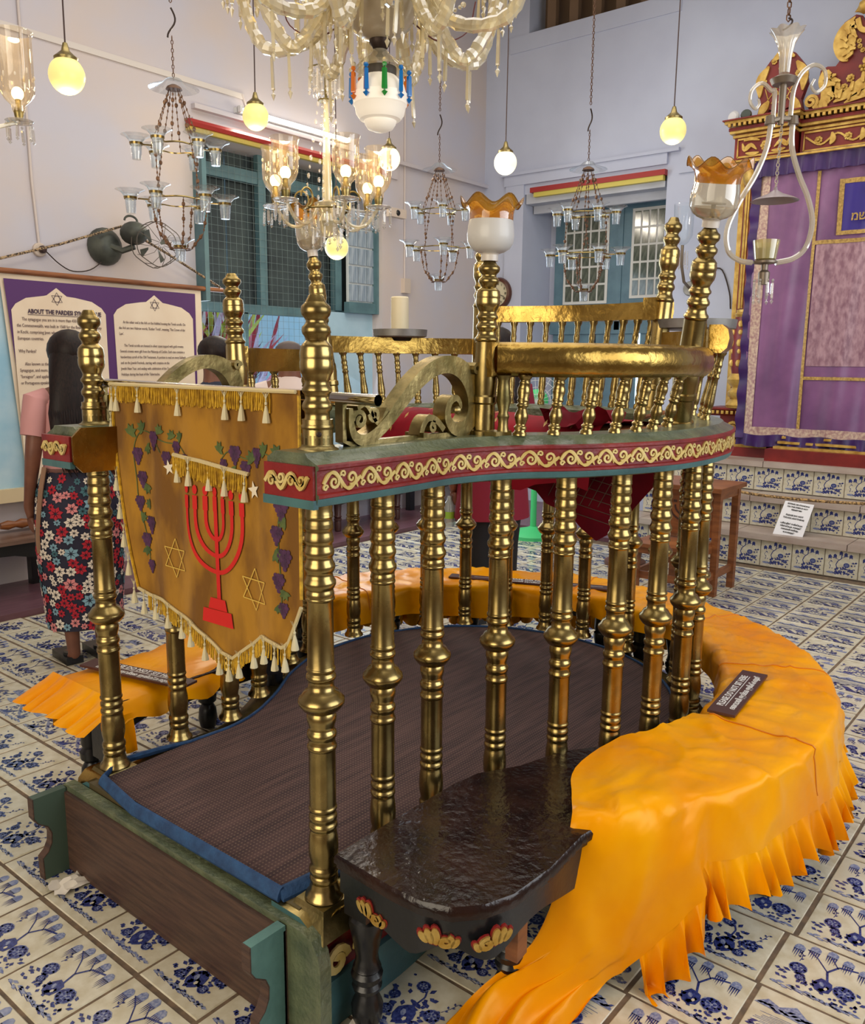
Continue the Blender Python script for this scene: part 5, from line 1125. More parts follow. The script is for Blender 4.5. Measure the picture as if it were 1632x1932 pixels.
for s in (-1, 1):
    aleaf(f1, c2([(-2.58 + s * .07, 3.29), (-2.58 + s * .12, 3.33), (-2.58 + s * .17, 3.30), (-2.58 + s * .19, 3.35)], 4), .016, 7.42)
    aleaf(f1, c2([(-2.58 + s * .05, 3.36), (-2.58 + s * .12, 3.38), (-2.58 + s * .18, 3.37)], 4), .012, 7.42); aleaf(f1, c2([(-2.58 + s * .05, 3.265), (-2.58 + s * .1, 3.26), (-2.58 + s * .16, 3.27)], 4), .012, 7.42)
b = MB(); b.strip(c2([(-2.30 + .12 * k, 3.315 + .035 * (-1) ** k) for k in range(14)], 5), .007, 0, .012, WALLX, (7.52, 0, 0)); b.build('running_vine', AG, f2)
for k in range(7): flower(f2, 2.20 - k * .22, 3.315, .032, 7.51); aleaf(f2, c2([(-2.11 + k * .22, 3.27), (-2.09 + k * .22, 3.31), (-2.10 + k * .22, 3.36)], 4), .02, 7.52)
# small shield-shaped acroterion over the end block
sh_ = [(-2.72, 3.56), (-2.66, 3.55), (-2.62, 3.62), (-2.57, 3.60), (-2.5, 3.60), (-2.45, 3.62), (-2.41, 3.55), (-2.35, 3.57), (-2.37, 3.66), (-2.33, 3.78), (-2.36, 3.92), (-2.44, 4.02), (-2.53, 4.06), (-2.63, 4.0), (-2.71, 3.9), (-2.73, 3.78), (-2.70, 3.66)]
b = MB(); b.prism(sh_, 0, .06, WALLX, (7.6, 0, 0)); ac = b.build('shield_finial', ARED, ark, smooth=False)
for pts, w in (([(-2.70, 3.57), (-2.66, 3.63), (-2.62, 3.68)], .03), ([(-2.36, 3.57), (-2.41, 3.63), (-2.44, 3.68)], .03), ([(-2.70, 3.72), (-2.70, 3.85), (-2.64, 3.95)], .035), ([(-2.36, 3.72), (-2.36, 3.85), (-2.42, 3.95)], .035), ([(-2.62, 3.98), (-2.53, 4.03), (-2.44, 3.99)], .03)): aleaf(ac, c2(pts, 5), w, 7.54)
for y, z, s in ((2.68, 3.83, .035), (2.40, 3.86, .03), (2.53, 3.92, .035), (2.60, 3.98, .025)): flower(ac, y, z, s, 7.53)
b = MB()
for k in range(5): b.strip([(-2.66 + k * .055, 3.66), (-2.56 + k * .04, 3.78)], .003, 0, .006, WALLX, (7.54, 0, 0)); b.strip([(-2.40 - k * .055, 3.66), (-2.50 - k * .04, 3.78)], .003, 0, .006, WALLX, (7.54, 0, 0))
b.build('lattice', AG, ac, kind='stuff')
# great pediment
pd = [(-2.30, 3.55), (-2.34, 3.62), (-2.31, 3.69), (-2.25, 3.68), (-2.22, 3.72), (-2.26, 3.78), (-2.25, 3.86), (-2.20, 3.88), (-2.14, 3.87), (-2.10, 3.92), (-2.13, 4.0), (-2.14, 4.10), (-2.10, 4.18), (-2.02, 4.22), (-1.97, 4.20), (-1.95, 4.14), (-1.90, 4.12), (-1.84, 4.16), (-1.82, 4.24), (-1.80, 4.5), (-1.5, 4.62), (-.9, 4.6), (-.6, 4.2), (-.3, 3.9), (-.3, 3.55)]
b = MB(); b.prism(pd, 0, .07, WALLX, (7.66, 0, 0)); pe = b.build('pediment', ARED, ark, smooth=False)
for pts, w in (([(-2.02, 4.20), (-2.09, 4.13), (-2.12, 4.03), (-2.09, 3.93), (-2.05, 3.89)], .045), ([(-2.05, 4.15), (-2.03, 4.07), (-2.04, 3.98), (-2.02, 3.93)], .03), ([(-2.22, 3.86), (-2.22, 3.78), (-2.18, 3.70), (-2.2, 3.62), (-2.28, 3.58)], .05), ([(-2.18, 3.80), (-2.13, 3.75), (-2.12, 3.68), (-2.15, 3.62)], .03), ([(-2.13, 3.60), (-2.0, 3.66), (-1.88, 3.74), (-1.78, 3.86)], .045), ([(-2.05, 3.58), (-1.95, 3.62), (-1.84, 3.64), (-1.7, 3.62)], .03), ([(-1.92, 4.02), (-1.86, 3.9), (-1.84, 3.78)], .03)):
    aleaf(pe, c2(pts, 5), w, 7.59)
    P3 = c2(pts, 3)
    for k in range(1, len(P3) - 1, 2):
        (xa, za), (xb, zb) = P3[k], P3[k + 1]; l = hypot(xb - xa, zb - za) or 1; nx, nz = -(zb - za) / l, (xb - xa) / l
        for s in (1,): aleaf(pe, [(xa, za), (xa + nx * w * .7 - (xa - xb) * .3, za + nz * w * .7), (xa + nx * w * 1.25 + (xb - xa) * .8, za + nz * w * 1.25 + (zb - za) * .8)], w * .3, 7.575, 'leaf_lobe')
b = MB(); b.strip(spiral(-2.30, 3.63, .055, .01, -1.2, 1.6, 22), .012, 0, .03, WALLX, (7.59, 0, 0)); b.build('volute', AG, pe)
b = MB(); b.strip(c2([(-2.0, 4.18), (-1.97, 4.10), (-1.90, 4.08), (-1.83, 4.12), (-1.81, 4.20)], 5), .018, 0, .03, WALLX, (7.59, 0, 0)); b.build('scalloped_edge', AG, pe)
for k in range(9): a = pi + pi * k / 8; flower(pe, 1.87 - .11 * cos(a), 4.02 + .10 * sin(a), .02, 7.58)
for k, (y, z, s) in enumerate(((2.02, 3.76, .032), (2.06, 3.70, .03), (2.0, 3.68, .028))): flower(pe, y, z, s, 7.58)
for r in range(5):
    for k in range(5 - r): b = MB(); b.ball((7.575, 1.90 + (k - (4 - r) / 2) * .026, 3.83 - r * .026), .015, 7, 5); b.build('carved_berry', AG, pe)
b = MB(); b.ball((7.58, 1.90, 3.87), .045, 10, 6, (.4, 1, .8)); b.lathe([(0, .012), (.04, .008)], (7.58, 1.90, 3.90), 8); b.build('berry_cap', AG, pe)
b = MB(); b.lathe([(0, 0), (.02, .012), (.03, .02), (.04, .03), (.05, .045), (.07, .05), (.35, .055), (.5, .05)], (7.54, 2.02, 4.22), 18, axis=(0, -1, .35)); b.build('scroll_roll', AG, pe)
b = MB(); b.lathe([(0, .05), (.01, .052), (.03, .04), (.032, .02)], (7.42, 2.86, 3.57), 18, axis=(-1, .3, 0)); tag(b.build('spot_lamp', mat('white_plastic', (214, 214, 216), .4)), 'round white spotlight on the left end of the ark cornice', 'spotlight')
b = MB(); b.lathe([(0, .04), (.02, .045), (.05, .035)], (7.42, 2.76, 3.57), 14, axis=(-1, -.3, 0)); tag(b.build('spot_lamp', mat('dark_green_metal', (64, 74, 66), .4)), 'small dark spotlight beside the white one on the ark cornice', 'spotlight')
# curtain
CUR = mat('mauve_silk', (132, 84, 130), 0.42, col2=(104, 62, 108), nscale=3, sheen=0.3, bump=0.2, bscale=6, spec=0.6); DPUR = mat('deep_purple_silk', (60, 20, 96), 0.45, col2=(44, 12, 76), nscale=4, sheen=0.3); LGOLD = mat('gold_braid', (196, 160, 86), 0.5, col2=(150, 116, 56), nscale=60); BRO = mat('brocade', (176, 140, 150), 0.5, col2=(132, 92, 108), nscale=14, stretch=(1, 2.2, 1)); LACEG = mat('gold_lace', (206, 182, 158), 0.6, col2=(160, 120, 120), nscale=45)
cur = thing('ark_curtain', 'purple silk curtain with gold braid, brocade panel and lettered blue square', 'curtain', (7.38, 1.6, .85))
def cx_(y, z): return 7.37 - .022 * sin(y * 15 + 1.1 * z + sin(z * 2)) * (.4 + .3 * (3.2 - z)) - .007 * sin(y * 37 + 3 * z)
def curt(nm, y0, y1, z0, z1, m, d, n=60, skew=0.0):
    b = MB(); b.grid([[(cx_(y0 + (y1 - y0) * j / n, z0 + (z1 - z0) * i / 12) - d, y0 + (y1 - y0) * j / n + skew * (3.2 - (z0 + (z1 - z0) * i / 12)), z0 + (z1 - z0) * i / 12) for j in range(n + 1)] for i in range(13)]); return b.build(nm, m, cur, angle=80)
curt('silk', .5, 2.60, .93, 3.17, CUR, 0, 120, .0)
b = MB(); b.grid([[(cx_(y, .95) - .01 - .02 * sin(y * 55) * t, y, .965 - .10 * t + .006 * sin(y * 20)) for y in [.5 + 2.14 * j / 150 for j in range(151)]] for t in (0, .5, 1)]); b.build('bottom_frill', DPUR, cur, angle=80)
b = MB(); b.grid([[(7.33 - .015 * sin(y * 60) * (t + .2), y, 3.20 - .15 * t) for y in [.5 + 2.12 * j / 150 for j in range(151)]] for t in (0, .5, 1)]); b.build('top_valance', DPUR, cur, angle=80)
b = MB(); b.grid([[(7.36 - .02 * sin(z * 30) * t, 2.575 + .075 * t, z) for z in [.93 + 2.24 * j / 90 for j in range(91)]] for t in (0, .5, 1)]); b.build('side_frill', DPUR, cur, angle=80)
curt('lace_border', 2.50, 2.58, .97, 3.10, LACEG, .006, 6); curt('lace_hem', .5, 2.58, .955, 1.03, LACEG, .007)
curt('braid', 2.115, 2.14, 1.03, 3.05, LGOLD, .01, 4); curt('braid', .5, 2.12, 2.49, 2.52, LGOLD, .01); curt('braid', .5, 2.12, 1.43, 1.455, LGOLD, .01)
curt('brocade_panel', .5, 2.105, 1.54, 2.49, BRO, .006)
curt('blue_square', 1.1, 1.93, 2.58, 2.93, DPUR if False else mat('royal_blue_silk', (44, 26, 128), 0.4), .02)
for a in ((1.93, 1.965, 2.55, 2.965), (1.1, 1.95, 2.93, 2.965), (1.1, 1.95, 2.55, 2.58)): curt('square_braid', *a, LGOLD, .024)
text('\u05d6\u05db\u05e8\u05d5\u05df', .09, (7.33, 1.78, 2.84), WALLX, LGOLD, cur, 'hebrew_lettering', bold=.002); text('\u05de\u05e9\u05d5\u05e9\u05e9\u05dd', .085, (7.33, 1.86, 2.65), WALLX, LGOLD, cur, 'hebrew_lettering', bold=.002)
b = MB(); b.box((7.3, -.1, 3.175), (7.34, 2.66, 3.19)); b.build('curtain_rail', AG, cur, smooth=False)
# notice and rope on the steps
no = thing('steps_notice', 'white laminated notice leaning on the tiled ark steps', 'notice', (6.72, 1.94, .21))
b = MB(); n = len(b.v); nb = [(6.66, 2.058, .232), (6.66, 1.842, .212), (6.86, 1.818, .49), (6.86, 2.034, .50)]; b.poly(nb); b.poly([(x + .003, y, z) for x, y, z in nb][::-1]); b.build('sheet', mat('white_sheet', (226, 224, 226), .35), no, smooth=False)
ux = (Vector(nb[1]) - Vector(nb[0])).normalized(); uy = (Vector(nb[3]) - Vector(nb[0])).normalized(); uz = ux.cross(uy).normalized(); NM = Matrix((ux, uy, uz)).transposed(); cc = (Vector(nb[2]) + Vector(nb[3])) / 2
for k, (s, sz) in enumerate((('SITTING OR STANDING', .0155), ('ON THE STEPS IS NOT', .0155), ('PERMITTED', .0155), ('', 0), ('PLEASE DO NOT', .0175), ('TOUCH ANYTHING', .0175), ('', 0), ('\u0d2a\u0d1f\u0d3f\u0d15\u0d33\u0d3f\u0d7d \u0d07\u0d30\u0d3f\u0d15\u0d4d\u0d15\u0d41\u0d15', .016), ('\u0d28\u0d3f\u0d7d\u0d15\u0d4d\u0d15\u0d41\u0d15 \u0d05\u0d30\u0d41\u0d24\u0d4d', .016), ('\u0d26\u0d2f\u0d35\u0d3e\u0d2f\u0d3f \u0d12\u0d28\u0d4d\u0d28\u0d41\u0d02', .016), ('\u0d24\u0d4a\u0d1f\u0d30\u0d41\u0d24\u0d4d', .016))):
    if s: text(s, sz, cc - uy * (.028 + .0245 * k) + uz * .003, NM, BLACKW, no, 'notice_text', 'CENTER', bold=.0007)
b = MB(); b.tube(crom([(6.52, 2.72, .72), (6.50, 2.35, .60), (6.5, 1.9, .575), (6.5, 1.3, .60), (6.5, .7, .68)], 8), .011, 7); tag(b.build('barrier_rope', mat('gold_rope', (186, 148, 92), .7, col2=(90, 66, 40), nscale=70, contrast=(.45, .55))), 'twisted gold barrier rope slung in front of the ark steps', 'rope')
# carved wooden stool table
st = thing('wooden_chair', 'plain brown wooden chair-stand with carved lampstand on its back panel by the ark steps', 'chair', (5.7, 2.25, 0))
def sbx(nm, a, c): b = MB(); b.box(a, c); return b.build(nm, WOOD, st, smooth=False)
sbx('top_board', (5.45, 2.02, .715), (5.92, 2.55, .745)); pn = sbx('carved_panel', (5.52, 2.08, .40), (5.545, 2.5, .715)); sbx('seat', (5.18, 2.09, .345), (5.56, 2.52, .37))
for x, y, z in ((5.53, 2.07, .715), (5.86, 2.07, .715), (5.86, 2.50, .715), (5.53, 2.50, .715), (5.22, 2.12, .345), (5.22, 2.49, .345)): sbx('leg', (x - .02, y - .025, 0), (x + .025, y + .02, z))
for a, c in (((5.22, 2.06, .12), (5.86, 2.08, .17)), ((5.22, 2.5, .12), (5.86, 2.52, .17)), ((5.23, 2.1, .12), (5.25, 2.5, .17)), ((5.55, 2.05, .66), (5.86, 2.07, .71)), ((5.22, 2.08, .30), (5.53, 2.10, .345)), ((5.2, 2.1, .3), (5.22, 2.5, .345))): sbx('stretcher', a, c)
b = MB()
for r in (.04, .08, .12): b.strip([(-2.28 + r * cos(t), .60 - r * .9 * sin(t)) for t in [pi * k / 14 for k in range(15)]], .006, 0, .003, WALLX, (5.52, 0, 0))
b.strip([(-2.28, .62), (-2.28, .46)], .007, 0, .003, WALLX, (5.52, 0, 0))
for k in range(-3, 4): b.strip([(-2.28 + k * .04 - .012, .625), (-2.28 + k * .04 + .012, .625)], .008, 0, .0035, WALLX, (5.52, 0, 0))
b.build('carved_lampstand', mat('burnt_wood', (62, 34, 22), .6), pn, kind='stuff', smooth=False)
# green stand
gs = thing('green_fan_stand', 'bright green pedestal stand on a round base behind the platform', 'stand', (6.40, 4.06, 0)); GRN = mat('mint_green', (66, 190, 116), 0.45)
b = MB(); b.lathe([(0, .21), (.03, .21), (.06, .17), (.09, .05), (.10, .03)], (6.40, 4.06, 0), 26); b.build('base', GRN, gs)
b = MB(); b.lathe([(.09, .028), (.95, .026), (.95, .018), (1.15, .018)], (6.40, 4.06, 0), 14); b.build('pole', GRN, gs)
b = MB(); b.lathe([(-.09, .04), (-.06, .1), (.02, .1), (.06, .05)], (6.40, 4.06, 1.22), 16, axis=(-1, -.6, 0)); b.build('motor', GRN, gs)
b = MB()
for r in (.06, .12, .18, .22):
    M_ = Vector((0, 0, 1)).rotation_difference(Vector((-1, -.6, 0))).to_matrix(); b.tube([Vector((6.30, 4.0, 1.22)) + M_ @ Vector((r * cos(t), r * sin(t), 0)) for t in [2 * pi * k / 26 for k in range(26)]], .003, 4, closed=True)
for k in range(20): b.tube([Vector((6.30, 4.0, 1.22)), Vector((6.30, 4.0, 1.22)) + M_ @ Vector((.22 * cos(k * pi / 10), .22 * sin(k * pi / 10), 0))], .002, 4)
b.build('guard', mat('guard_white', (200, 206, 206), .4), gs, kind='stuff')
b = MB(); b.box((6.1, 3.02, .24), (6.12, 3.4, .66)); b.box((6.08, 3.0, .62), (6.12, 3.42, .66)); b.box((6.08, 3.0, .22), (6.12, 3.42, .26)); b.box((6.08, 3.0, .22), (6.12, 3.03, .66)); bb = b.build('folding_easel', mat('grey_blue_board', (92, 112, 140), .5), smooth=False); bb['kind'] = 'stuff' if False else ''; del bb['kind']; tag(bb, 'small slate blue framed board standing low behind the columns at right', 'board')
# brazier on corner left
b = MB(); b.lathe([(0, .16), (.03, .16), (.05, .12), (.10, .13), (.13, .09), (.2, .06), (.3, .09)], (6.0, 2.95, 0), 18); tag(b.build('turned_base', mat('brown_turned_wood', (92, 58, 48), .4)), 'brown turned wooden foot standing near the ark steps', 'stand base')
# ------------------------------------------------------------------ reading desk with red cloths, candle, dishes
desk = thing('reading_desk', 'low reading desk inside the platform hidden by red cloths', 'desk', (2.78, 1.9, 1.25))
b = MB(); b.box((2.55, 1.16, 1.30), (2.98, 2.57, 1.325)); b.build('top', WOOD, desk, smooth=False)
for y in (1.16, 2.56): b = MB(); b.box((2.56, y - .02, 1.25), (2.97, y + .02, 1.30)); b.build('bearer', WOOD, desk, smooth=False)
RED1 = mat('crimson_brocade', (150, 12, 34), 0.75, col2=(112, 6, 26), nscale=5, spec=.2); RED2 = mat('crimson_plaid', (128, 14, 34), 0.8, col2=(96, 8, 28), nscale=6, spec=.2)
rc = thing('red_desk_cloth', 'crimson cloth with gold diamonds draped over the reading desk inside the platform', 'cloth', (2.78, 1.9, 1.26))
rows = []
for i in range(16):
    y = 1.36 + .98 * i / 15; r = []
    for (x, z) in ((2.47, 1.13 + .02 * sin(i)), (2.485, 1.22), (2.50, 1.31), (2.56, 1.345), (2.70, 1.355), (2.85, 1.35), (3.0, 1.33), (3.04, 1.22), (3.06, 1.08 + .03 * sin(i * 1.7))): r.append(wr((x + .012 * sin(i * 1.5) * (z < 1.3), y, z + .012 * noise.noise(Vector((x * 6, y * 6, 0)))), .01, 6))
    rows.append(r)
b = MB(); b.grid(rows); b.build('brocade', RED1, rc, angle=80)
b = MB()
for i in range(9):
    for j, (x, z, dx, dz) in enumerate(((2.487, 1.29, .003, .017), (2.518, 1.338, .014, .012), (2.60, 1.362, .018, .003))):
        y = 1.40 + i * .105 + j * .05; b.poly([(x - dx, y, z - dz), (x, y - .006, z), (x + dx, y, z + dz), (x, y + .006, z)])
b.v = [(v[0] - .008, v[1], v[2] + .006) for v in b.v]
b.build('gold_diamond', LGOLD, rc, kind='stuff', smooth=False)
b = MB(); rows = []
for i in range(12):   # plaid cloth hanging below the desk, pointed corner
    t = i / 11; y = 1.92 - .72 * t; zb = 1.13 - .10 * t if t < .35 else (1.095 - .17 * (t - .35) / .40 if t < .75 else .925 + .9 * (t - .75)); rows.append([wr((2.60 + .03 * sin(t * 25) * s + .04 * t, y, 1.24 + (zb - 1.24) * s), .008, 8) for s in (0, .2, .4, .6, .8, 1)])
b.grid(rows); b.build('hanging_cloth', RED2, rc, angle=80)
b = MB()
for k in range(7): b.tube([(2.59, 1.52 - k * .035, 1.2), (2.60, 1.60 - k * .035, 1.06)], .0014, 3); b.tube([(2.59, 1.28, 1.20 - k * .034), (2.59, 1.50, 1.24 - k * .034)], .0014, 3)
b.build('plaid_lines', mat('grey_green_thread', (104, 104, 84), .7), rc, kind='stuff')
b = MB(); rows = [[wr((2.50 + .10 * i / 5 + .02 * sin(j), 1.30 + .28 * j / 9, 1.37 + .03 * sin(i * 1.3 + j * .9)), .02, 9) for j in range(10)] for i in range(6)]; b.grid(rows); tag(b.build('folded_red_cloth', RED2, angle=60), 'bunched dark red plaid cloth lying on the desk behind the small balusters', 'cloth')
b = MB(); b.tube([(2.55, 1.24, 1.372), (2.95, 1.30, 1.38)], .008, 6); tag(b.build('wooden_pointer', WOOD), 'thin wooden stick lying on the rail beside the red cloth', 'stick')
LEADM = mat('grey_tin', (150, 148, 144), 0.45, 0.5, col2=(120, 118, 114), nscale=12)
dsh = thing('candle_dish', 'grey tin dish with a thick ivory candle on the far brass rail', 'candle', (2.96, 2.62, 1.655))
b = MB(); b.lathe([(1.655, .11), (1.66, .122), (1.69, .125), (1.69, .121), (1.667, .118), (1.665, 0)], (2.96, 2.62, 0), 36); b.build('dish', LEADM, dsh); b = MB(); b.lathe([(1.665, .041), (1.83, .040), (1.835, .036), (1.832, 0)], (2.96, 2.62, 0), 24); b.build('candle', mat('ivory_wax', (224, 212, 180), .5), dsh); b = MB(); b.lathe([(1.64, .05), (1.657, .06)], (2.96, 2.62, 0), 14); b.build('foot', BLACKW, dsh)
b = MB(); b.lathe([(1.685, .14), (1.69, .165), (1.725, .17), (1.725, .165), (1.70, .16), (1.698, 0)], (3.42, 1.43, 0), 32); tag(b.build('tin_dish', LEADM), 'shallow grey tin dish on the brass rail in front of the ark', 'dish')
# ================================================================== PEOPLE
SKIN = mat('brown_skin', (128, 82, 62), 0.5, col2=(112, 70, 54), nscale=12); HAIR = mat('black_hair', (20, 14, 15), 0.5, col2=(38, 26, 24), nscale=30, stretch=(6, 6, .6), spec=0.25); 
def skin_body(name, verts, edges, radii, mats, parent, root=0, sub=2):
    me = bpy.data.meshes.new(name); me.from_pydata(verts, edges, []); o = bpy.data.objects.new(name, me); COL.objects.link(o)
    m = o.modifiers.new('s', 'SKIN'); m.use_smooth_shade = True
    for i, r in enumerate(radii): d = me.skin_vertices[0].data[i]; d.radius = (r, r) if not isinstance(r, tuple) else r; d.use_root = (i == root)
    if sub: s = o.modifiers.new('u', 'SUBSURF'); s.levels = sub; s.render_levels = sub
    dg = bpy.context.evaluated_depsgraph_get(); dg.update(); m2 = bpy.data.meshes.new_from_object(o.evaluated_get(dg)); bpy.data.objects.remove(o)
    m2.materials.clear(); m2.materials.append(mats); off = Vector(parent.location); m2.transform(Matrix.Translation(-off)); m2.name = name
    for p in m2.polygons: p.use_smooth = True
    r = bpy.data.objects.new(name, m2); COL.objects.link(r); r.parent = parent; return r
def person(label, loc, h, yaw, top, bottom, hair, kind='woman', skin=SKIN, arm=(0, 0), skirt=False, kurta=False):
    """local frame: faces +Y before yaw"""
    P_ = thing('person', label, 'person', loc); s = h / 1.65; c, n = cos(yaw), sin(yaw)
    def W_(x, y, z): return Vector((loc[0] + s * (x * c - y * n), loc[1] + s * (x * n + y * c), loc[2] + s * z))
    V_ = []; E_ = []; R_ = []
    def add(p, r, par=None): V_.append(W_(*p)); R_.append(r * s if not isinstance(r, tuple) else tuple(q * s for q in r)); (E_.append((par, len(V_) - 1)) if par is not None else None); return len(V_) - 1
    pel = add((0, 0, .90), .125); wa = add((0, 0, 1.04), .105, pel); ch = add((0, 0, 1.22), .125, wa); nk0 = add((0, -.005, 1.36), .07, ch); nk = add((0, 0, 1.42), .05, nk0); hd = add((0, .015, 1.50), .068, nk); hd2 = add((0, .01, 1.57), .078, hd); add((0, 0, 1.62), .05, hd2)
    for sd in (-1, 1):
        sh = add((sd * .155, 0, 1.345), .055, nk0); el = add((sd * .205, -.01 - .0 * arm[0], 1.08), .040, sh); wr_ = add((sd * .215, .06 + (.03 if sd > 0 else 0), .85), .026, el); pa = add((sd * .213, .075, .79), (.020, .034), wr_)
        for k in range(4): a = add((sd * .213 - .004 * sd, .045 + k * .019, .745), .0095, pa); bnd = add((sd * .206, .045 + k * .019, .715 - .006 * (1.5 - abs(k - 1.5))), .0085, a); add((sd * .195, .046 + k * .018, .692 - .008 * (1.5 - abs(k - 1.5))), .0075, bnd)
        t1 = add((sd * .195, .108, .775), .0105, pa); add((sd * .186, .115, .742), .009, t1)
        hp = add((sd * .085, 0, .84), .095, pel); kn = add((sd * .08, .01, .46), .056, hp); an = add((sd * .075, -.01, .085), .034, kn); hl = add((sd * .075, -.02, .035), .032, an); add((sd * .08, .09, .03), .030, hl)
    skin_body('body', V_, E_, R_, skin, P_)
    # face
    for sd in (-1, 1):
        b = MB(); b.ball(W_(sd * .03, .083, 1.545), .011 * s, 8, 6); b.build('eye', mat('eye_white', (226, 220, 214), .3), P_)
        b = MB(); b.ball(W_(sd * .078, .0, 1.54), .026 * s, 8, 6, (.35, .8, 1.2)); b.build('ear', skin, P_)
        b = MB(); b.lathe([(0, .02 * s), (.03 * s, .038 * s), (.055 * s, .034 * s)], W_(sd * .078, .03, 0), 10, sx=1); b.bbox(W_(sd * .078, .07, .02), (.085 * s, .2 * s, .04 * s), Matrix.Rotation(yaw, 3, 'Z')); b.build('sandal', BLACKW, P_, kind='stuff')
    b = MB(); b.ball(W_(0, .095, 1.515), .014 * s, 8, 6, (.8, 1, 1.5)); b.build('nose', skin, P_); b = MB(); b.ball(W_(0, .083, 1.475), .02 * s, 8, 5, (1.1, .5, .35)); b.build('mouth', mat('lips', (120, 56, 54), .5), P_)
    # clothes
    b = MB(); zb = .62 if kurta else .93
    rg = [(W_(0, 0, zb), .225 * s if kurta else .165 * s, .16 * s if kurta else .12 * s, yaw), (W_(0, 0, .95), (.195 if kurta else .168) * s, .128 * s, yaw), (W_(0, 0, 1.06), .145 * s, .112 * s, yaw), (W_(0, 0, 1.2), .165 * s, .13 * s, yaw), (W_(0, 0, 1.32), .175 * s, .11 * s, yaw), (W_(0, 0, 1.39), .11 * s, .085 * s, yaw), (W_(0, 0, 1.42), .065 * s, .06 * s, yaw)]
    b.loft(rg, 20, cap=False); tp = b.build('top', top, P_, angle=70)
    for sd in (-1, 1): b = MB(); b.tube([W_(sd * .12, 0, 1.345), W_(sd * .165, 0, 1.335), W_(sd * .185, -.003, 1.24), W_(sd * .20, -.008, 1.12 if kurta else 1.17)], [.055 * s, .068 * s, .062 * s, .056 * s], 12); b.build('sleeve', top, P_)
    if skirt:
        b = MB(); b.loft([(W_(0, -.0, .20), .185 * s, .15 * s, yaw), (W_(0, -.0, .6), .215 * s, .17 * s, yaw), (W_(0, 0, .8), .21 * s, .175 * s, yaw), (W_(0, 0, .92), .19 * s, .155 * s, yaw), (W_(0, 0, 1.0), .155 * s, .125 * s, yaw)], 26, cap=False); sk = b.build('skirt', bottom, P_, angle=80)
    else:
        for sd in (-1, 1): b = MB(); b.tube([W_(sd * .085, 0, .95), W_(sd * .09, 0, .8), W_(sd * .085, .008, .46), W_(sd * .08, -.005, .10)], [.095 * s, .10 * s, .08 * s, .07 * s], 14); b.build('trouser_leg', bottom, P_)
        sk = None
    # hair
    b = MB()
    if hair == 'long':
        b.ball(W_(0, -.012, 1.575), .104 * s, 16, 10, (1, 1.08, 1.0))
        b.loft([(W_(0, -.115, .99), .04 * s, .02 * s, yaw), (W_(.0, -.12, 1.10), .13 * s, .035 * s, yaw), (W_(0, -.12, 1.22), .155 * s, .045 * s, yaw), (W_(0, -.105, 1.36), .145 * s, .06 * s, yaw), (W_(0, -.06, 1.47), .122 * s, .08 * s, yaw), (W_(0, -.02, 1.57), .098 * s, .095 * s, yaw)], 18)
        for k in range(34): a = -1.35 + 2.7 * k / 33; b.tube([W_(.098 * sin(a), -.06 - .05 * cos(a), 1.5), W_(.150 * sin(a), -.10 - .06 * cos(a), 1.28), W_(.14 * sin(a) + .01 * sin(k * 3), -.10 - .06 * cos(a), 1.08 + .03 * sin(k * 2.1)), W_(.09 * sin(a) + .015 * sin(k * 5), -.10 - .05 * cos(a), 1.0 + .03 * sin(k * 3.7))], [.010 * s, .0115 * s, .009 * s, .001 * s], 5)
    elif hair == 'short': b.ball(W_(0, -.012, 1.585), .096 * s, 16, 10, (1, 1.05, .9))
    else: b.ball(W_(0, -.03, 1.56), .086 * s, 14, 8, (1, .95, .72))
    b.build('hair', HAIR if hair != 'thin' else mat('grey_stubble', (86, 74, 72), .7), P_)
    return P_, W_, s, sk
FLW = mat('skirt_navy', (30, 30, 52), 0.75)
wp, Wf, ws, sk = person('woman seen from behind, long black hair, pink short-sleeved top and floral skirt', (2.16, 4.08, 0), 1.66, -.12, mat('pink_top', (206, 150, 150), .8), FLW, 'long', skirt=True)
FC = [mat('petal_cream', (226, 214, 200), .8), mat('petal_red', (176, 30, 48), .8), mat('petal_pink', (214, 134, 136), .8), mat('petal_blue', (126, 164, 182), .8), mat('petal_teal', (66, 108, 118), .8)]
fb = MB(); rf = random.Random(4)
def skr(z): # skirt half axes
    for (z0, a0, b0), (z1, a1, b1) in (((.20, .185, .15), (.6, .215, .17)), ((.6, .215, .17), (.8, .21, .175)), ((.8, .21, .175), (.92, .19, .155)), ((.92, .19, .155), (1.0, .155, .125))):
        if z <= z1: t = (z - z0) / (z1 - z0); return a0 + (a1 - a0) * t, b0 + (b1 - b0) * t
    return .155, .125
placed = []
for k in range(1600):
    a = rf.uniform(pi * .95, 2.05 * pi); z = rf.uniform(.22, .97); r = rf.choice((.036, .026, .030, .022, .018))
    if any(hypot((a - q[0]) * .19, z - q[1]) < (r + q[2]) * .74 for q in placed): continue
    placed.append((a, z, r)); fb.m = rf.choice((0, 0, 1, 1, 2, 3, 4)); ph = rf.random() * 3; npet = 7
    for p in range(npet):
        t = ph + 2 * pi * p / npet; pts = []
        for (u, v) in ((.15, 0), (.6, .28), (1.0, 0), (.6, -.28)):
            du = r * (u * cos(t) - v * sin(t)); dz = r * (u * sin(t) + v * cos(t)); aa = a + du / .19; A_, B_ = skr(z + dz); pts.append(Wf((A_ + .004) * cos(aa), (B_ + .004) * sin(aa), z + dz))
        fb.poly(pts)
off_ = wp; o = fb.build('floral_print', FC, wp, smooth=False, kind='stuff')
b = MB(); b.tube(crom([Wf(-.17, -.05, 1.02), Wf(-.20, -.06, .9), Wf(-.215, -.03, .7), Wf(-.21, -.02, .6)], 4), .012, 6); b.build('bag_strap', mat('tan_strap', (150, 116, 92), .7), wp)
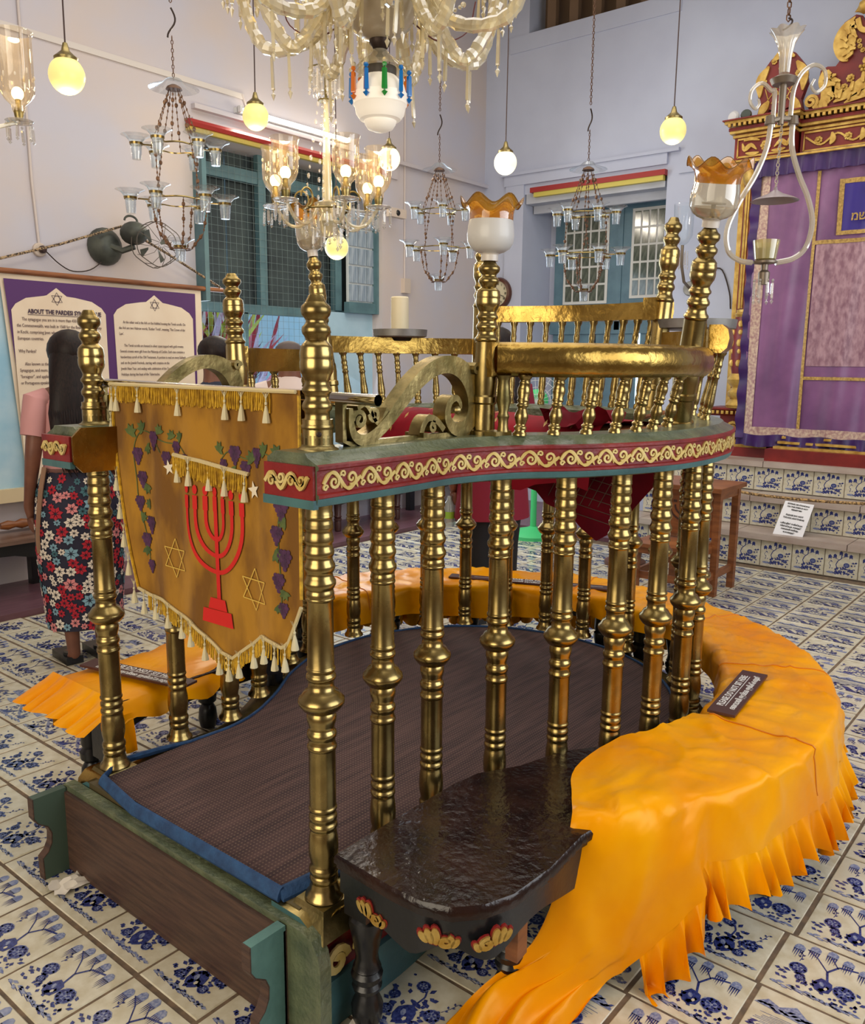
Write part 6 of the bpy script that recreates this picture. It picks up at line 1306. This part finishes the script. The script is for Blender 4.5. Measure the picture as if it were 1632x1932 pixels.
b = MB(); b.tube([Wf(.15 * cos(t), .12 * sin(t), 1.0) for t in [2 * pi * k / 20 for k in range(20)]], .012, 6, closed=True); b.build('waistband', mat('mauve_sash', (120, 84, 78), .7), wp)
p2 = person('person in a maroon tunic and black trousers with long black hair, beyond the platform', (4.07, 2.87, 0), 1.72, -.5, mat('maroon_tunic', (126, 14, 40), .8), mat('black_cloth', (20, 18, 20), .85), 'long', kurta=True)
b = MB(); bx, by2, bz = p2[1](-.23, .08, .70); b.lathe([(0, .03), (.01, .033), (.13, .033), (.16, .014), (.18, .013)], (bx, by2, bz - .14), 14); bt = tag(b.build('water_bottle', glass('bottle_plastic', (235, 245, 245), .7)), 'clear plastic water bottle held by the person in maroon', 'bottle')
b = MB(); b.lathe([(0, .0335), (.04, .0335)], (bx, by2, bz - .09), 14, cap=False); b.build('label', mat('lime_label', (150, 200, 70), .5), bt)
person('person with short dark hair, only the head showing behind the left scroll bracket', (2.98, 4.02, 0), 1.66, -.4, mat('navy_shirt', (44, 50, 70), .8), MATS['black_cloth'], 'short')
person('person with thinning hair and pale shirt beside the left window, behind the brass rail', (3.42, 3.90, 0), 1.69, -.7, mat('pale_shirt', (224, 206, 200), .8), mat('khaki_trousers', (130, 112, 88), .8), 'thin')

# ================================================================== HANGING LAMPS
def chain(mb, p0, p1, r=.0028, L=.016):
    P0, P1 = Vector(p0), Vector(p1); n = max(2, int((P1 - P0).length / L)); d = (P1 - P0) / n; dn = d.normalized(); u = dn.orthogonal().normalized(); w = dn.cross(u)
    for k in range(n):
        c = P0 + d * (k + .5); a, bb_ = (u, w) if k % 2 else (w, u); hl = d.length * .62
        mb.tube([c + dn * hl * cos(t) + a * r * 2.0 * sin(t) for t in [2 * pi * q / 6 for q in range(6)]], r * .75, 4, closed=True)
GLOBE_ON = emis('globe_glow', (255, 238, 150), .5, (222, 206, 130)); GLOBE_W = emis('globe_glow_white', (255, 246, 205), .75, (240, 232, 205)); CORD = mat('lamp_cord', (70, 52, 50), .7)
def globe(x, y, z, lab, white=False):
    g = thing('globe_pendant', lab, 'pendant lamp', (x, y, z))
    b = MB(); b.ball((x, y, z), .09, 24, 14, (1, 1, 1.02)); b.build('globe', GLOBE_W if white else GLOBE_ON, g)
    b = MB(); b.lathe([(.072, .058), (.085, .06), (.10, .042), (.118, .022), (.14, .016), (.155, .012), (.16, .004)], (x, y, z), 18); b.build('brass_gallery', BRD, g)
    b = MB(); b.tube([(x, y, z + .15), (x + .004, y, z + .9), (x, y, ZC)], .0045, 5); b.build('cord', CORD, g)
    point('globe_light', (x, y, z - .13), 6, (1, .86, .58), .08)
globe(2.44, 4.45, 2.98, 'yellow-lit globe pendant at the far upper left, nearest the left edge'); globe(4.08, 4.95, 3.21, 'yellow-lit globe pendant in front of the fluorescent tube'); globe(5.4, 4.9, 3.16, 'white-lit globe pendant partly behind the etched glass shades', True); globe(5.85, 4.07, 3.10, 'white-lit globe pendant at centre right, clear of other lamps', True); globe(5.9, 2.7, 3.14, 'yellow-lit globe pendant right of the shuttered recess'); globe(4.75, 4.85, 2.40, 'low globe pendant glowing behind the small amber-rimmed shade')
CUPG = glass('cup_glass', (248, 252, 255), .90, .45, frost=(225, 232, 240), gloss=.42)
def cup_chandelier(name_loc, s, lab, nup, nlow, rot0, seed):
    x0, y0, zt = name_loc; t = thing('cup_chandelier', lab, 'chandelier', (x0, y0, zt - .75 * s)); rr = random.Random(seed)
    def at(r, a, dz): return Vector((x0 + r * s * cos(a), y0 + r * s * sin(a), zt + dz * s))
    b = MB(); chain(b, (x0, y0, zt + .32 * s), (x0, y0, ZC)); b.build('ceiling_chain', CHAINM, t, kind='stuff')
    b = MB(); b.tube([(x0 + .02 * s * sin(a * 1.0), y0, zt + (.30 - .12 * k / 10) * s) for k, a in enumerate([pi * 1.5 * q / 10 for q in range(11)])], .004 * s, 5); b.build('hook', DARKM, t)
    b = MB(); chain(b, (x0, y0, zt + .03 * s), (x0, y0, zt + .19 * s), .0024); b.build('short_chain', CHAINM, t, kind='stuff')
    b = MB(); b.lathe([(-.016 * s, .105 * s), (-.012 * s, .095 * s), (.004 * s, .05 * s), (.022 * s, .03 * s), (.03 * s, .004 * s)], (x0, y0, zt), 24, cap=False); b.build('canopy_disc', CUPG, t)
    b = MB(); b.lathe([(-.02 * s, .035 * s), (-.01 * s, .03 * s), (.0, .012 * s)], (x0, y0, zt), 10); b.build('crown', CHAINM, t)
    tiers = ((-.25, .145, nup), (-.47, .175, nlow))
    cup = MB(); cup.lathe([(-.062 * s, 0), (-.062 * s, .019 * s), (-.05 * s, .020 * s), (0, .024 * s), (.012 * s, .028 * s), (.026 * s, .042 * s), (.034 * s, .062 * s)], seg=18, cap=False); cup.lathe([(-.060 * s, .017 * s), (0, .0215 * s), (.026 * s, .039 * s)], seg=18, cap=False); cm = cup.mesh('cup', CUPG)
    bd = MB(); bd.lathe([(-.004 * s, .0262 * s), (.006 * s, .0285 * s)], seg=18, cap=False); bm = bd.mesh('cup_band', BR)
    for dz, R_, n in tiers:
        b = MB(); ring_ = [at(R_ * .72 * (1 + .06 * cos(n * q)), q, dz) for q in [2 * pi * k / 36 for k in range(36)]]; b.tube(ring_, .0036 * s, 4, closed=True); rg = b.build('brass_ring', BR, t)
        for k in range(n):
            a = rot0 + 2 * pi * k / n; p = at(R_ * 1.12, a, dz); b = MB(); b.tube([at(R_ * .7, a, dz), at(R_ * .95, a, dz)], .0036 * s, 4); b.build('arm', BR, rg)
            q = inst(cm, 'glass_cup', t, p); q2 = inst(bm, 'cup_band', q, p); q2.location = (0, 0, 0)
    def strand(p, q, seed2):
        b = MB(); n = 9; pts = [Vector(p).lerp(Vector(q), k / n) for k in range(n + 1)]; b.tube(pts, .0016 * s, 3)
        for k in range(1, n):
            m = pts[k]; r = (.0085 if k % 4 == 2 else .0042) * s; b.ball(m, r, 6, 4, (1, 1, 1.6 if k % 4 != 2 else 1.2))
        return b
    for k in range(8):
        a = rot0 + .3 + 2 * pi * k / 8; b = strand(at(.022, a, -.02), at(.105, a, -.25), k); b.build('bead_strand', CHAINM, t)
        if k % 2: b = strand(at(.105, a, -.25), at(.12, a + .25, -.47), k); b.build('bead_strand', CHAINM, t)
    for k in range(5):
        a = rot0 + 2 * pi * k / 5; mid = at(.10, a, -.60); b = strand(at(.125, a, -.47), mid, k); b.build('bead_strand', CHAINM, t); b = strand(mid, at(.045, a, -.67), k); b.build('bead_strand', CHAINM, t)
    b = MB(); b.tube([at(.045, q, -.67) for q in [2 * pi * k / 16 for k in range(16)]], .003 * s, 4, closed=True); b.build('bottom_ring', CHAINM, t)
    q = inst(cm, 'glass_cup', t, at(0, 0, -.66)); q2 = inst(bm, 'cup_band', q, at(0, 0, -.66)); q2.location = (0, 0, 0)
cup_chandelier((2.284, 3.299, 2.69), 1.0, 'chandelier of flared glass oil cups on brass rings, leftmost of the three', 6, 6, .5, 1)
cup_chandelier((4.426, 3.586, 2.76), 1.05, 'chandelier of flared glass oil cups behind the frosted post lamp, middle of the three', 5, 5, .2, 2)
cup_chandelier((4.373, 2.486, 2.615), 1.0, 'chandelier of flared glass oil cups in front of the shuttered recess', 6, 6, .9, 3)

# crystal prism shapes
def prism_drop(L, w=.006, tip=True):
    b = MB(); b.lathe([(-L * .80, w * .9), (-L * .76, w), (0, w * .85), (.003, w * .3)], seg=4) ; 
    if tip: b.lathe([(-L * 1.08, .0), (-L * .92, w * 1.15), (-L * .86, w * .35), (-L * .80, w * .35)], seg=6, cap=False)
    b.ball((0, 0, .010), w * .9, 6, 4); return b
PD = {(L, c): prism_drop(L).mesh('prism_drop', CRY if c else CRYD, smooth=False) for L in (.05, .075, .11, .14) for c in (0, 1)}
def drop(par, p, L, c=0, sc=1.0): o = inst(PD[(L, c)], 'prism_drop', par, p, (random.uniform(-.06, .06), random.uniform(-.06, .06), random.uniform(0, 1.5)), (sc, sc, sc)); return o
BULB = emis('bulb_glow', (255, 226, 160), 7.0); SHADE = glass('etched_shade', (255, 246, 228), .90, .5, frost=(246, 224, 190))
def shade_arm(t, base, H_=.185, R_=.050, etched=True):
    """hurricane shade with bulb standing on a drip pan"""
    x, y, z = base
    b = MB(); b.lathe([(0, R_ * .35), (.02, R_ * .4), (.04, R_ * .75), (.065, R_ * .97), (.09, R_), (H_ - .02, R_ * .98), (H_, R_ * 1.1)], base, 22, cap=False); sh = b.build('glass_shade', SHADE, t)
    if etched:
        b = MB()
        for k in range(9): a = 2 * pi * k / 9; b.ball((x + R_ * cos(a), y + R_ * sin(a), z + .12 + .012 * sin(k * 2)), .009, 6, 4, (.4, .4, 1.2) if k % 2 else (.5, .5, .8))
        b.build('etched_leaves', mat('etching', (240, 228, 210), .7), sh, kind='stuff')
    b = MB(); b.ball((x, y, z + .062), .021, 12, 8, (1, 1, 1.1)); b.build('bulb', BULB, t)
    b = MB(); b.lathe([(-.03, .012), (-.012, .016), (.0, .018), (.02, .010), (.045, .010)], base, 12); b.build('socket', BRD, t)
    b = MB(); b.lathe([(-.045, .012), (-.038, .045), (-.032, .05), (-.030, .047), (-.034, .01)], base, 18); b.build('drip_pan', CRYD, t)
    point('shade_light', (x, y, z + H_ + .06), 1.2, (1, .80, .52), .03)
def etched_chandelier(c, lab, angs, Rr=.20, stem_top=.38, crown=True, sh=(.185, .050)):
    x0, y0, z0 = c; t = thing('etched_chandelier', lab, 'chandelier', (x0, y0, z0))
    b = MB(); b.lathe([(-.12, 0), (-.115, .02), (-.09, .035), (-.06, .045), (-.03, .03), (0, .05), (.01, .052), (.02, .02), (stem_top, .009)], c, 14); b.build('glass_stem', CRY, t)
    b = MB(); b.lathe([(-.02, .085), (-.016, .09), (-.012, .085)], c, 24, cap=False); b.build('brass_plate', BRD, t)
    for a in angs:
        e = Vector((x0 + Rr * cos(a), y0 + Rr * sin(a), z0 + .03)); u = Vector((cos(a), sin(a), 0)); b = MB()
        b.tube(crom([Vector(c) + u * .04 + Vector((0, 0, 0)), Vector(c) + u * .09 + Vector((0, 0, -.07)), Vector(c) + u * .15 + Vector((0, 0, -.07)), e + Vector((0, 0, -.035))], 5), .007, 6); b.build('curved_arm', CRY, t)
        b = MB(); b.tube([Vector(c) + u * (.10 + .028 * cos(q)) + Vector((0, 0, .02 + .035 * sin(q))) for q in [4.5 * k / 12 for k in range(13)]], .004, 5); b.build('brass_curl', BRD, t)
        shade_arm(t, (e.x, e.y, e.z), *sh)
        for k in range(6): q = a + 2 * pi * k / 6; drop(t, (e.x + .045 * cos(q), e.y + .045 * sin(q), e.z - .055), .05)
    for k in range(16): q = 2 * pi * k / 16; drop(t, (x0 + .088 * cos(q), y0 + .088 * sin(q), z0 - .035), (.05, .075)[k % 2])
    for k in range(10): q = 2 * pi * k / 10; drop(t, (x0 + .055 * cos(q), y0 + .055 * sin(q), z0 - .085), (.075, .05)[k % 2])
    for k in range(5):
        q = 2 * pi * k / 5; b = MB()
        for j in range(12): f = j / 11; b.ball((x0 + (.03 + .055 * (1 - f)) * cos(q), y0 + (.03 + .055 * (1 - f)) * sin(q), z0 + .01 + stem_top * f * .95), .0042 + .002 * (j % 2), 5, 4, (1, 1, 1.8))
        b.build('bead_string', CRYD, t)
    b = MB(); b.lathe([(0, .03), (.002, .032), (.006, .03)], (x0, y0, z0 + stem_top), 12); b.lathe([(0, .006), (.10, .006)], (x0, y0, z0 + stem_top), 6); b.build('top_plate', BRD, t)
    if crown:
        zt = z0 + stem_top + .10
        for k in range(22): q = 2 * pi * k / 22; drop(t, (x0 + .062 * cos(q), y0 + .062 * sin(q), zt), (.075, .05, .075)[k % 3])
        for k in range(12): q = 2 * pi * k / 12; drop(t, (x0 + .035 * cos(q), y0 + .035 * sin(q), zt - .01), .075)
        b = MB(); b.tube([(x0 + .065 * cos(q), y0 + .065 * sin(q), zt + .012) for q in [2 * pi * k / 18 for k in range(18)]], .003, 4, closed=True); b.tube([(x0, y0, zt - .02), (x0, y0, ZC)], .004, 5); b.build('crown_ring', BRD, t, kind='stuff')
    return t
etched_chandelier((2.42, 2.52, 2.14), 'crystal chandelier with lit etched glass shades above the middle of the platform', (2.255, -3.205, -1.985, -.135, -.885))
etched_chandelier((1.28, 3.30, 2.40), 'lit hurricane-shade chandelier cut off by the left edge of the picture', (-.1, .75, 2.2, 3.6), Rr=.32, crown=False, stem_top=.7, sh=(.27, .060))
# great central chandelier with opal lantern
G0 = (1.885, 1.745, 2.55)
big = thing('great_chandelier', 'large cut-crystal chandelier hanging from above at the top centre', 'chandelier', G0)
b = MB(); b.lathe([(-.125, .0), (-.122, .03), (-.11, .06), (-.085, .088), (-.04, .108), (.02, .118), (.08, .12)], G0, 32, cap=False); b.build('opal_bowl', mat('opal_bowl', (206, 192, 168), 0.25, col2=(176, 160, 136), nscale=5, coat=.4), big)
b = MB(); b.lathe([(-.15, .008), (-.145, .02), (-.13, .03), (-.122, .03)], G0, 14); b.lathe([(-.175, 0), (-.165, .012), (-.155, .006), (-.145, .012)], G0, 10); b.build('bowl_finial', DARKM, big)
b = MB(); b.lathe([(.08, .02), (.3, .02), (.4, .05), (.6, .02), (2.6, .012)], G0, 12); b.build('stem', CRY, big)
Fh = Vector((.774, .633, 0)); Rh = Vector((.633, -.774, 0))
for k in range(12):
    a = 2 * pi * (k + .35) / 12; u = Fh * sin(a) + Rh * cos(a); n_ = Vector((-u.y, u.x, 0))
    up = k % 2; RR_ = .43 if up else .33; zz_ = .04 if up else .0
    pts = crom([Vector(G0) + u * .08 + Vector((0, 0, .12)), Vector(G0) + u * .13 + Vector((0, 0, .0 + zz_)), Vector(G0) + u * .21 + Vector((0, 0, -.135 + zz_)), Vector(G0) + u * (RR_ - .07) + Vector((0, 0, -.145 + zz_)), Vector(G0) + u * RR_ + Vector((0, 0, -.02 + zz_)), Vector(G0) + u * (RR_ + .01) + Vector((0, 0, .09 + zz_))], 7)
    b = MB(); b.tube(pts, [.0165 + .0032 * (j % 2) for j in range(len(pts))], 9); ar = b.build('glass_arm', CRY, big, smooth=False)
    e = pts[-1]
    b = MB(); b.lathe([(-.005, .02), (.0, .055), (.008, .06), (.01, .052), (.004, .015)], e, 14); b.lathe([(.0, .022), (.03, .035), (.06, .018), (.09, .028)], e, 12, cap=False); b.build('drip_pan', CRY, ar)
    b = MB(); b.lathe([(.07, .018), (.09, .032), (.13, .034), (.15, .03)], e, 16, cap=False); b.build('glass_shade', emis('amber_lit_glass', (255, 214, 120), 1.3), ar)
    for j in range(7): q = 2 * pi * j / 7; drop(ar, (e.x + .052 * cos(q), e.y + .052 * sin(q), e.z - .012), (.11, .14, .11)[j % 3], 1)
    for j in (12, 20): drop(ar, pts[j] + Vector((0, 0, -.022)), (.11, .075)[j % 2], 1)
for k in range(16):
    a = 2 * pi * k / 16; drop(big, (G0[0] + .13 * cos(a), G0[1] + .13 * sin(a), G0[2] - .02 * (k % 2)), (.11, .14)[k % 2], 1)
    b = MB(); p0 = Vector((G0[0] + .12 * cos(a), G0[1] + .12 * sin(a), G0[2] + .05)); p1 = Vector((G0[0] + .30 * cos(a), G0[1] + .30 * sin(a), G0[2] + .10))
    for j in range(9): f = j / 8; b.ball(p0.lerp(p1, f) + Vector((0, 0, -.11 * sin(pi * f))), .006 + .002 * (j % 2), 6, 4)
    b.build('bead_swag', CRY, big)
b = MB()
for k in (0, 4, 8):
    a = 2 * pi * k / 12 + .6; u = Fh * sin(a) + Rh * cos(a); b.tube(crom([Vector(G0) + u * .10 + Vector((0, 0, -.05)), Vector(G0) + u * .2 + Vector((0, 0, -.085)), Vector(G0) + u * .30 + Vector((0, 0, -.04)), Vector(G0) + u * .33 + Vector((0, 0, .05))], 5), .0022, 4)
b.build('loose_wire', mat('red_brown_wire', (96, 34, 30), .6), big, kind='stuff')
# opal lantern below it
L0 = (1.888, 1.747, 2.275)
lan = thing('opal_lantern', 'stepped white opal glass lantern ringed with blue, green and orange crystal drops', 'lantern', L0)
OPAL = emis('opal_glow', (255, 240, 216), .28, (236, 228, 214))
b = MB(); b.lathe([(-.088, 0), (-.085, .02), (-.078, .036), (-.066, .044), (-.058, .046), (-.054, .058), (-.04, .068), (-.02, .072), (-.016, .076), (.012, .0775), (.015, .074), (.035, .068), (.05, .055), (.06, .045)], L0, 36, cap=False); b.build('opal_body', OPAL, lan)
b = MB(); b.lathe([(.055, .046), (.082, .046), (.084, .03)], L0, 24); b.build('dark_collar', mat('lantern_collar', (84, 78, 72), .5, .5), lan)
b = MB(); b.lathe([(.078, .072), (.084, .066), (.10, .05), (.115, .03), (.13, .018), (.16, .014)], L0, 28, cap=False); b.build('crystal_canopy', CRY, lan)
COLS = {'blue': mat('blue_crystal', (16, 116, 196), .15, coat=.5), 'green': mat('green_crystal', (30, 150, 56), .15, coat=.5), 'orange': mat('orange_crystal', (226, 118, 30), .15, coat=.5), 'clear': CRY}
dmesh = {c: prism_drop(.066, .0082).mesh('coloured_drop', COLS[c], smooth=False) for c in COLS}
for k, c in enumerate(('green', 'blue', 'blue', 'orange', 'green', 'clear', 'orange', 'blue', 'orange', 'blue')):
    a = -2.25 + .628 * k; p = (L0[0] + .082 * cos(a), L0[1] + .082 * sin(a), L0[2] + .058); inst(dmesh[c], 'coloured_drop', lan, p, (0, 0, a)); b = MB(); b.ball((p[0], p[1], p[2] + .02), .008, 6, 4); b.build('bead', CRY, lan)
# lyre-shaped glass lamp before the ark
A0 = Vector((3.468, 1.158, 0)); ly = thing('glass_hanging_lamp', 'lyre-shaped hanging lamp of ribbed curled glass arms before the ark', 'hanging lamp', (A0.x, A0.y, 1.95))
RB = glass('ribbed_glass', (246, 240, 226), .48, .6, .06, frost=(220, 210, 194))
def LP(dx, z): return A0 + Rh * dx + Vector((0, 0, z))
b = MB(); chain(b, LP(0, 2.80), LP(0, ZC), .004, .022); b.build('ceiling_chain', CHAINM, ly, kind='stuff'); b = MB(); b.tube([LP(.016 * sin(a), 2.79 + .02 * cos(a * .7)) for a in [5 * k / 10 for k in range(11)]], .0035, 5); b.build('hook', DARKM, ly)
rows = []
for i, (z, r) in enumerate(((2.62, .018), (2.68, .022), (2.72, .03), (2.745, .046), (2.765, .062))): rows.append([LP(0, z + (.007 * abs(cos(4 * q)) if i > 2 else 0)) + Vector((r * (1 + .08 * cos(8 * q)) * cos(q), r * (1 + .08 * cos(8 * q)) * sin(q), 0)) for q in [2 * pi * k / 64 for k in range(64)]])
b = MB(); b.grid(rows, cv=True); b.build('flower_trumpet', RB, ly)
b = MB(); b.lathe([(2.58, .04), (2.60, .05), (2.61, .03)], (A0.x, A0.y, 0), 14); b.lathe([(2.44, .012), (2.60, .014)], (A0.x, A0.y, 0), 10); b.build('upper_collar', mat('tarnished_fitting', (130, 118, 104), .4, .6), ly)
for s, arm_pts, curl in ((-1, [(-.035, 2.46), (-.045, 2.36), (-.08, 2.26), (-.135, 2.16), (-.175, 2.06), (-.165, 1.98), (-.12, 1.945), (-.07, 1.937)], [(-.03, 2.43), (-.03, 2.55), (-.045, 2.56), (-.08, 2.585), (-.115, 2.56), (-.12, 2.52), (-.10, 2.495), (-.085, 2.51), (-.09, 2.53)]), (1, [(.045, 2.46), (.05, 2.36), (.085, 2.26), (.125, 2.18), (.15, 2.09), (.135, 2.0), (.09, 1.955), (.02, 1.937)], [(.035, 2.47), (.04, 2.56), (.065, 2.62), (.11, 2.65), (.15, 2.63), (.155, 2.58), (.125, 2.555), (.105, 2.575), (.115, 2.60)])):
    b = MB(); b.tube(crom([LP(*p) for p in arm_pts], 6), .0105, 8); b.build('ribbed_arm', RB, ly); b = MB(); P_ = crom([LP(*p) for p in curl], 6); b.tube(P_, [.0095 * (1 - .5 * k / len(P_)) for k in range(len(P_))], 8); b.build('curled_tip', RB, ly)
b = MB(); b.tube([LP(-.045, 2.45), LP(0, 2.462), LP(.05, 2.46)], .011, 8); b.lathe([(2.44, .02), (2.47, .016)], LP(.048, 0), 10); b.lathe([(2.44, .02), (2.47, .016)], LP(-.04, 0), 10); b.build('metal_bridge', MATS['tarnished_fitting'], ly, kind='stuff')
b = MB(); chain(b, LP(.0, 2.20), LP(.005, 2.45), .003, .014); b.build('inner_chain', RB, ly, kind='stuff')
b = MB(); b.lathe([(2.165, .088), (2.175, .07), (2.19, .03), (2.205, .008), (2.215, .006)], LP(0, 0), 28, cap=False); b.build('smoke_disc', mat('smoke_disc', (150, 134, 138), .3), ly)
b = MB(); b.lathe([(1.945, .03), (1.95, .04), (1.985, .045), (2.02, .050)], LP(-.02, 0), 20, cap=False); b.lathe([(1.945, .028), (1.99, .04), (1.991, 0)], LP(-.02, 0), 20); b.build('oil_cup', glass('oil_cup_glass', (226, 214, 160), .5, .5, frost=(206, 196, 140)), ly)
b = MB(); b.lathe([(1.90, .012), (1.93, .014), (1.935, .045), (1.943, .046)], LP(-.02, 0), 14); b.lathe([(1.855, .02), (1.90, .022), (1.91, .012)], LP(-.02, 0), 12); b.build('lower_fitting', MATS['tarnished_fitting'], ly, kind='stuff')
for k in range(8): a = 2 * pi * k / 8; drop(ly, LP(-.02, 1.86) + Vector((.036 * cos(a), .036 * sin(a), 0)), (.075, .05)[k % 2])
# wall bracket shade on the ark wall
wb = thing('wall_bracket_lamp', 'clear glass hurricane shade on a wall bracket between recess and ark', 'wall lamp', (7.95, 3.38, 2.6))
b = MB(); b.lathe([(0, .02), (.02, .05), (.08, .085), (.2, .088), (.36, .092)], (7.72, 3.38, 2.62), 20, cap=False); b.build('glass_shade', CUPG, wb); b = MB(); b.tube([(7.94, 3.38, 2.25), (7.8, 3.38, 2.3), (7.72, 3.38, 2.45), (7.72, 3.38, 2.62)], .014, 7); b.build('arm', MATS['tarnished_fitting'], wb); b = MB(); b.lathe([(0, .07), (.02, .06)], (7.95, 3.38, 2.25), 16, axis=(-1, 0, 0)); b.build('wall_plate', LEADM, wb)
for k in range(6): a = 2 * pi * k / 6; drop(wb, (7.72 + .05 * cos(a), 3.38 + .05 * sin(a), 2.55), .14)
b = MB(); b.tube(crom([(7.94, 3.18, 2.42), (7.94, 3.08, 2.40), (7.94, 3.0, 2.2), (7.94, 2.98, 2.05)], 4), .006, 5); tag(b.build('wall_wire', DARKM), 'thin stray wire on the wall left of the ark column', 'wire')
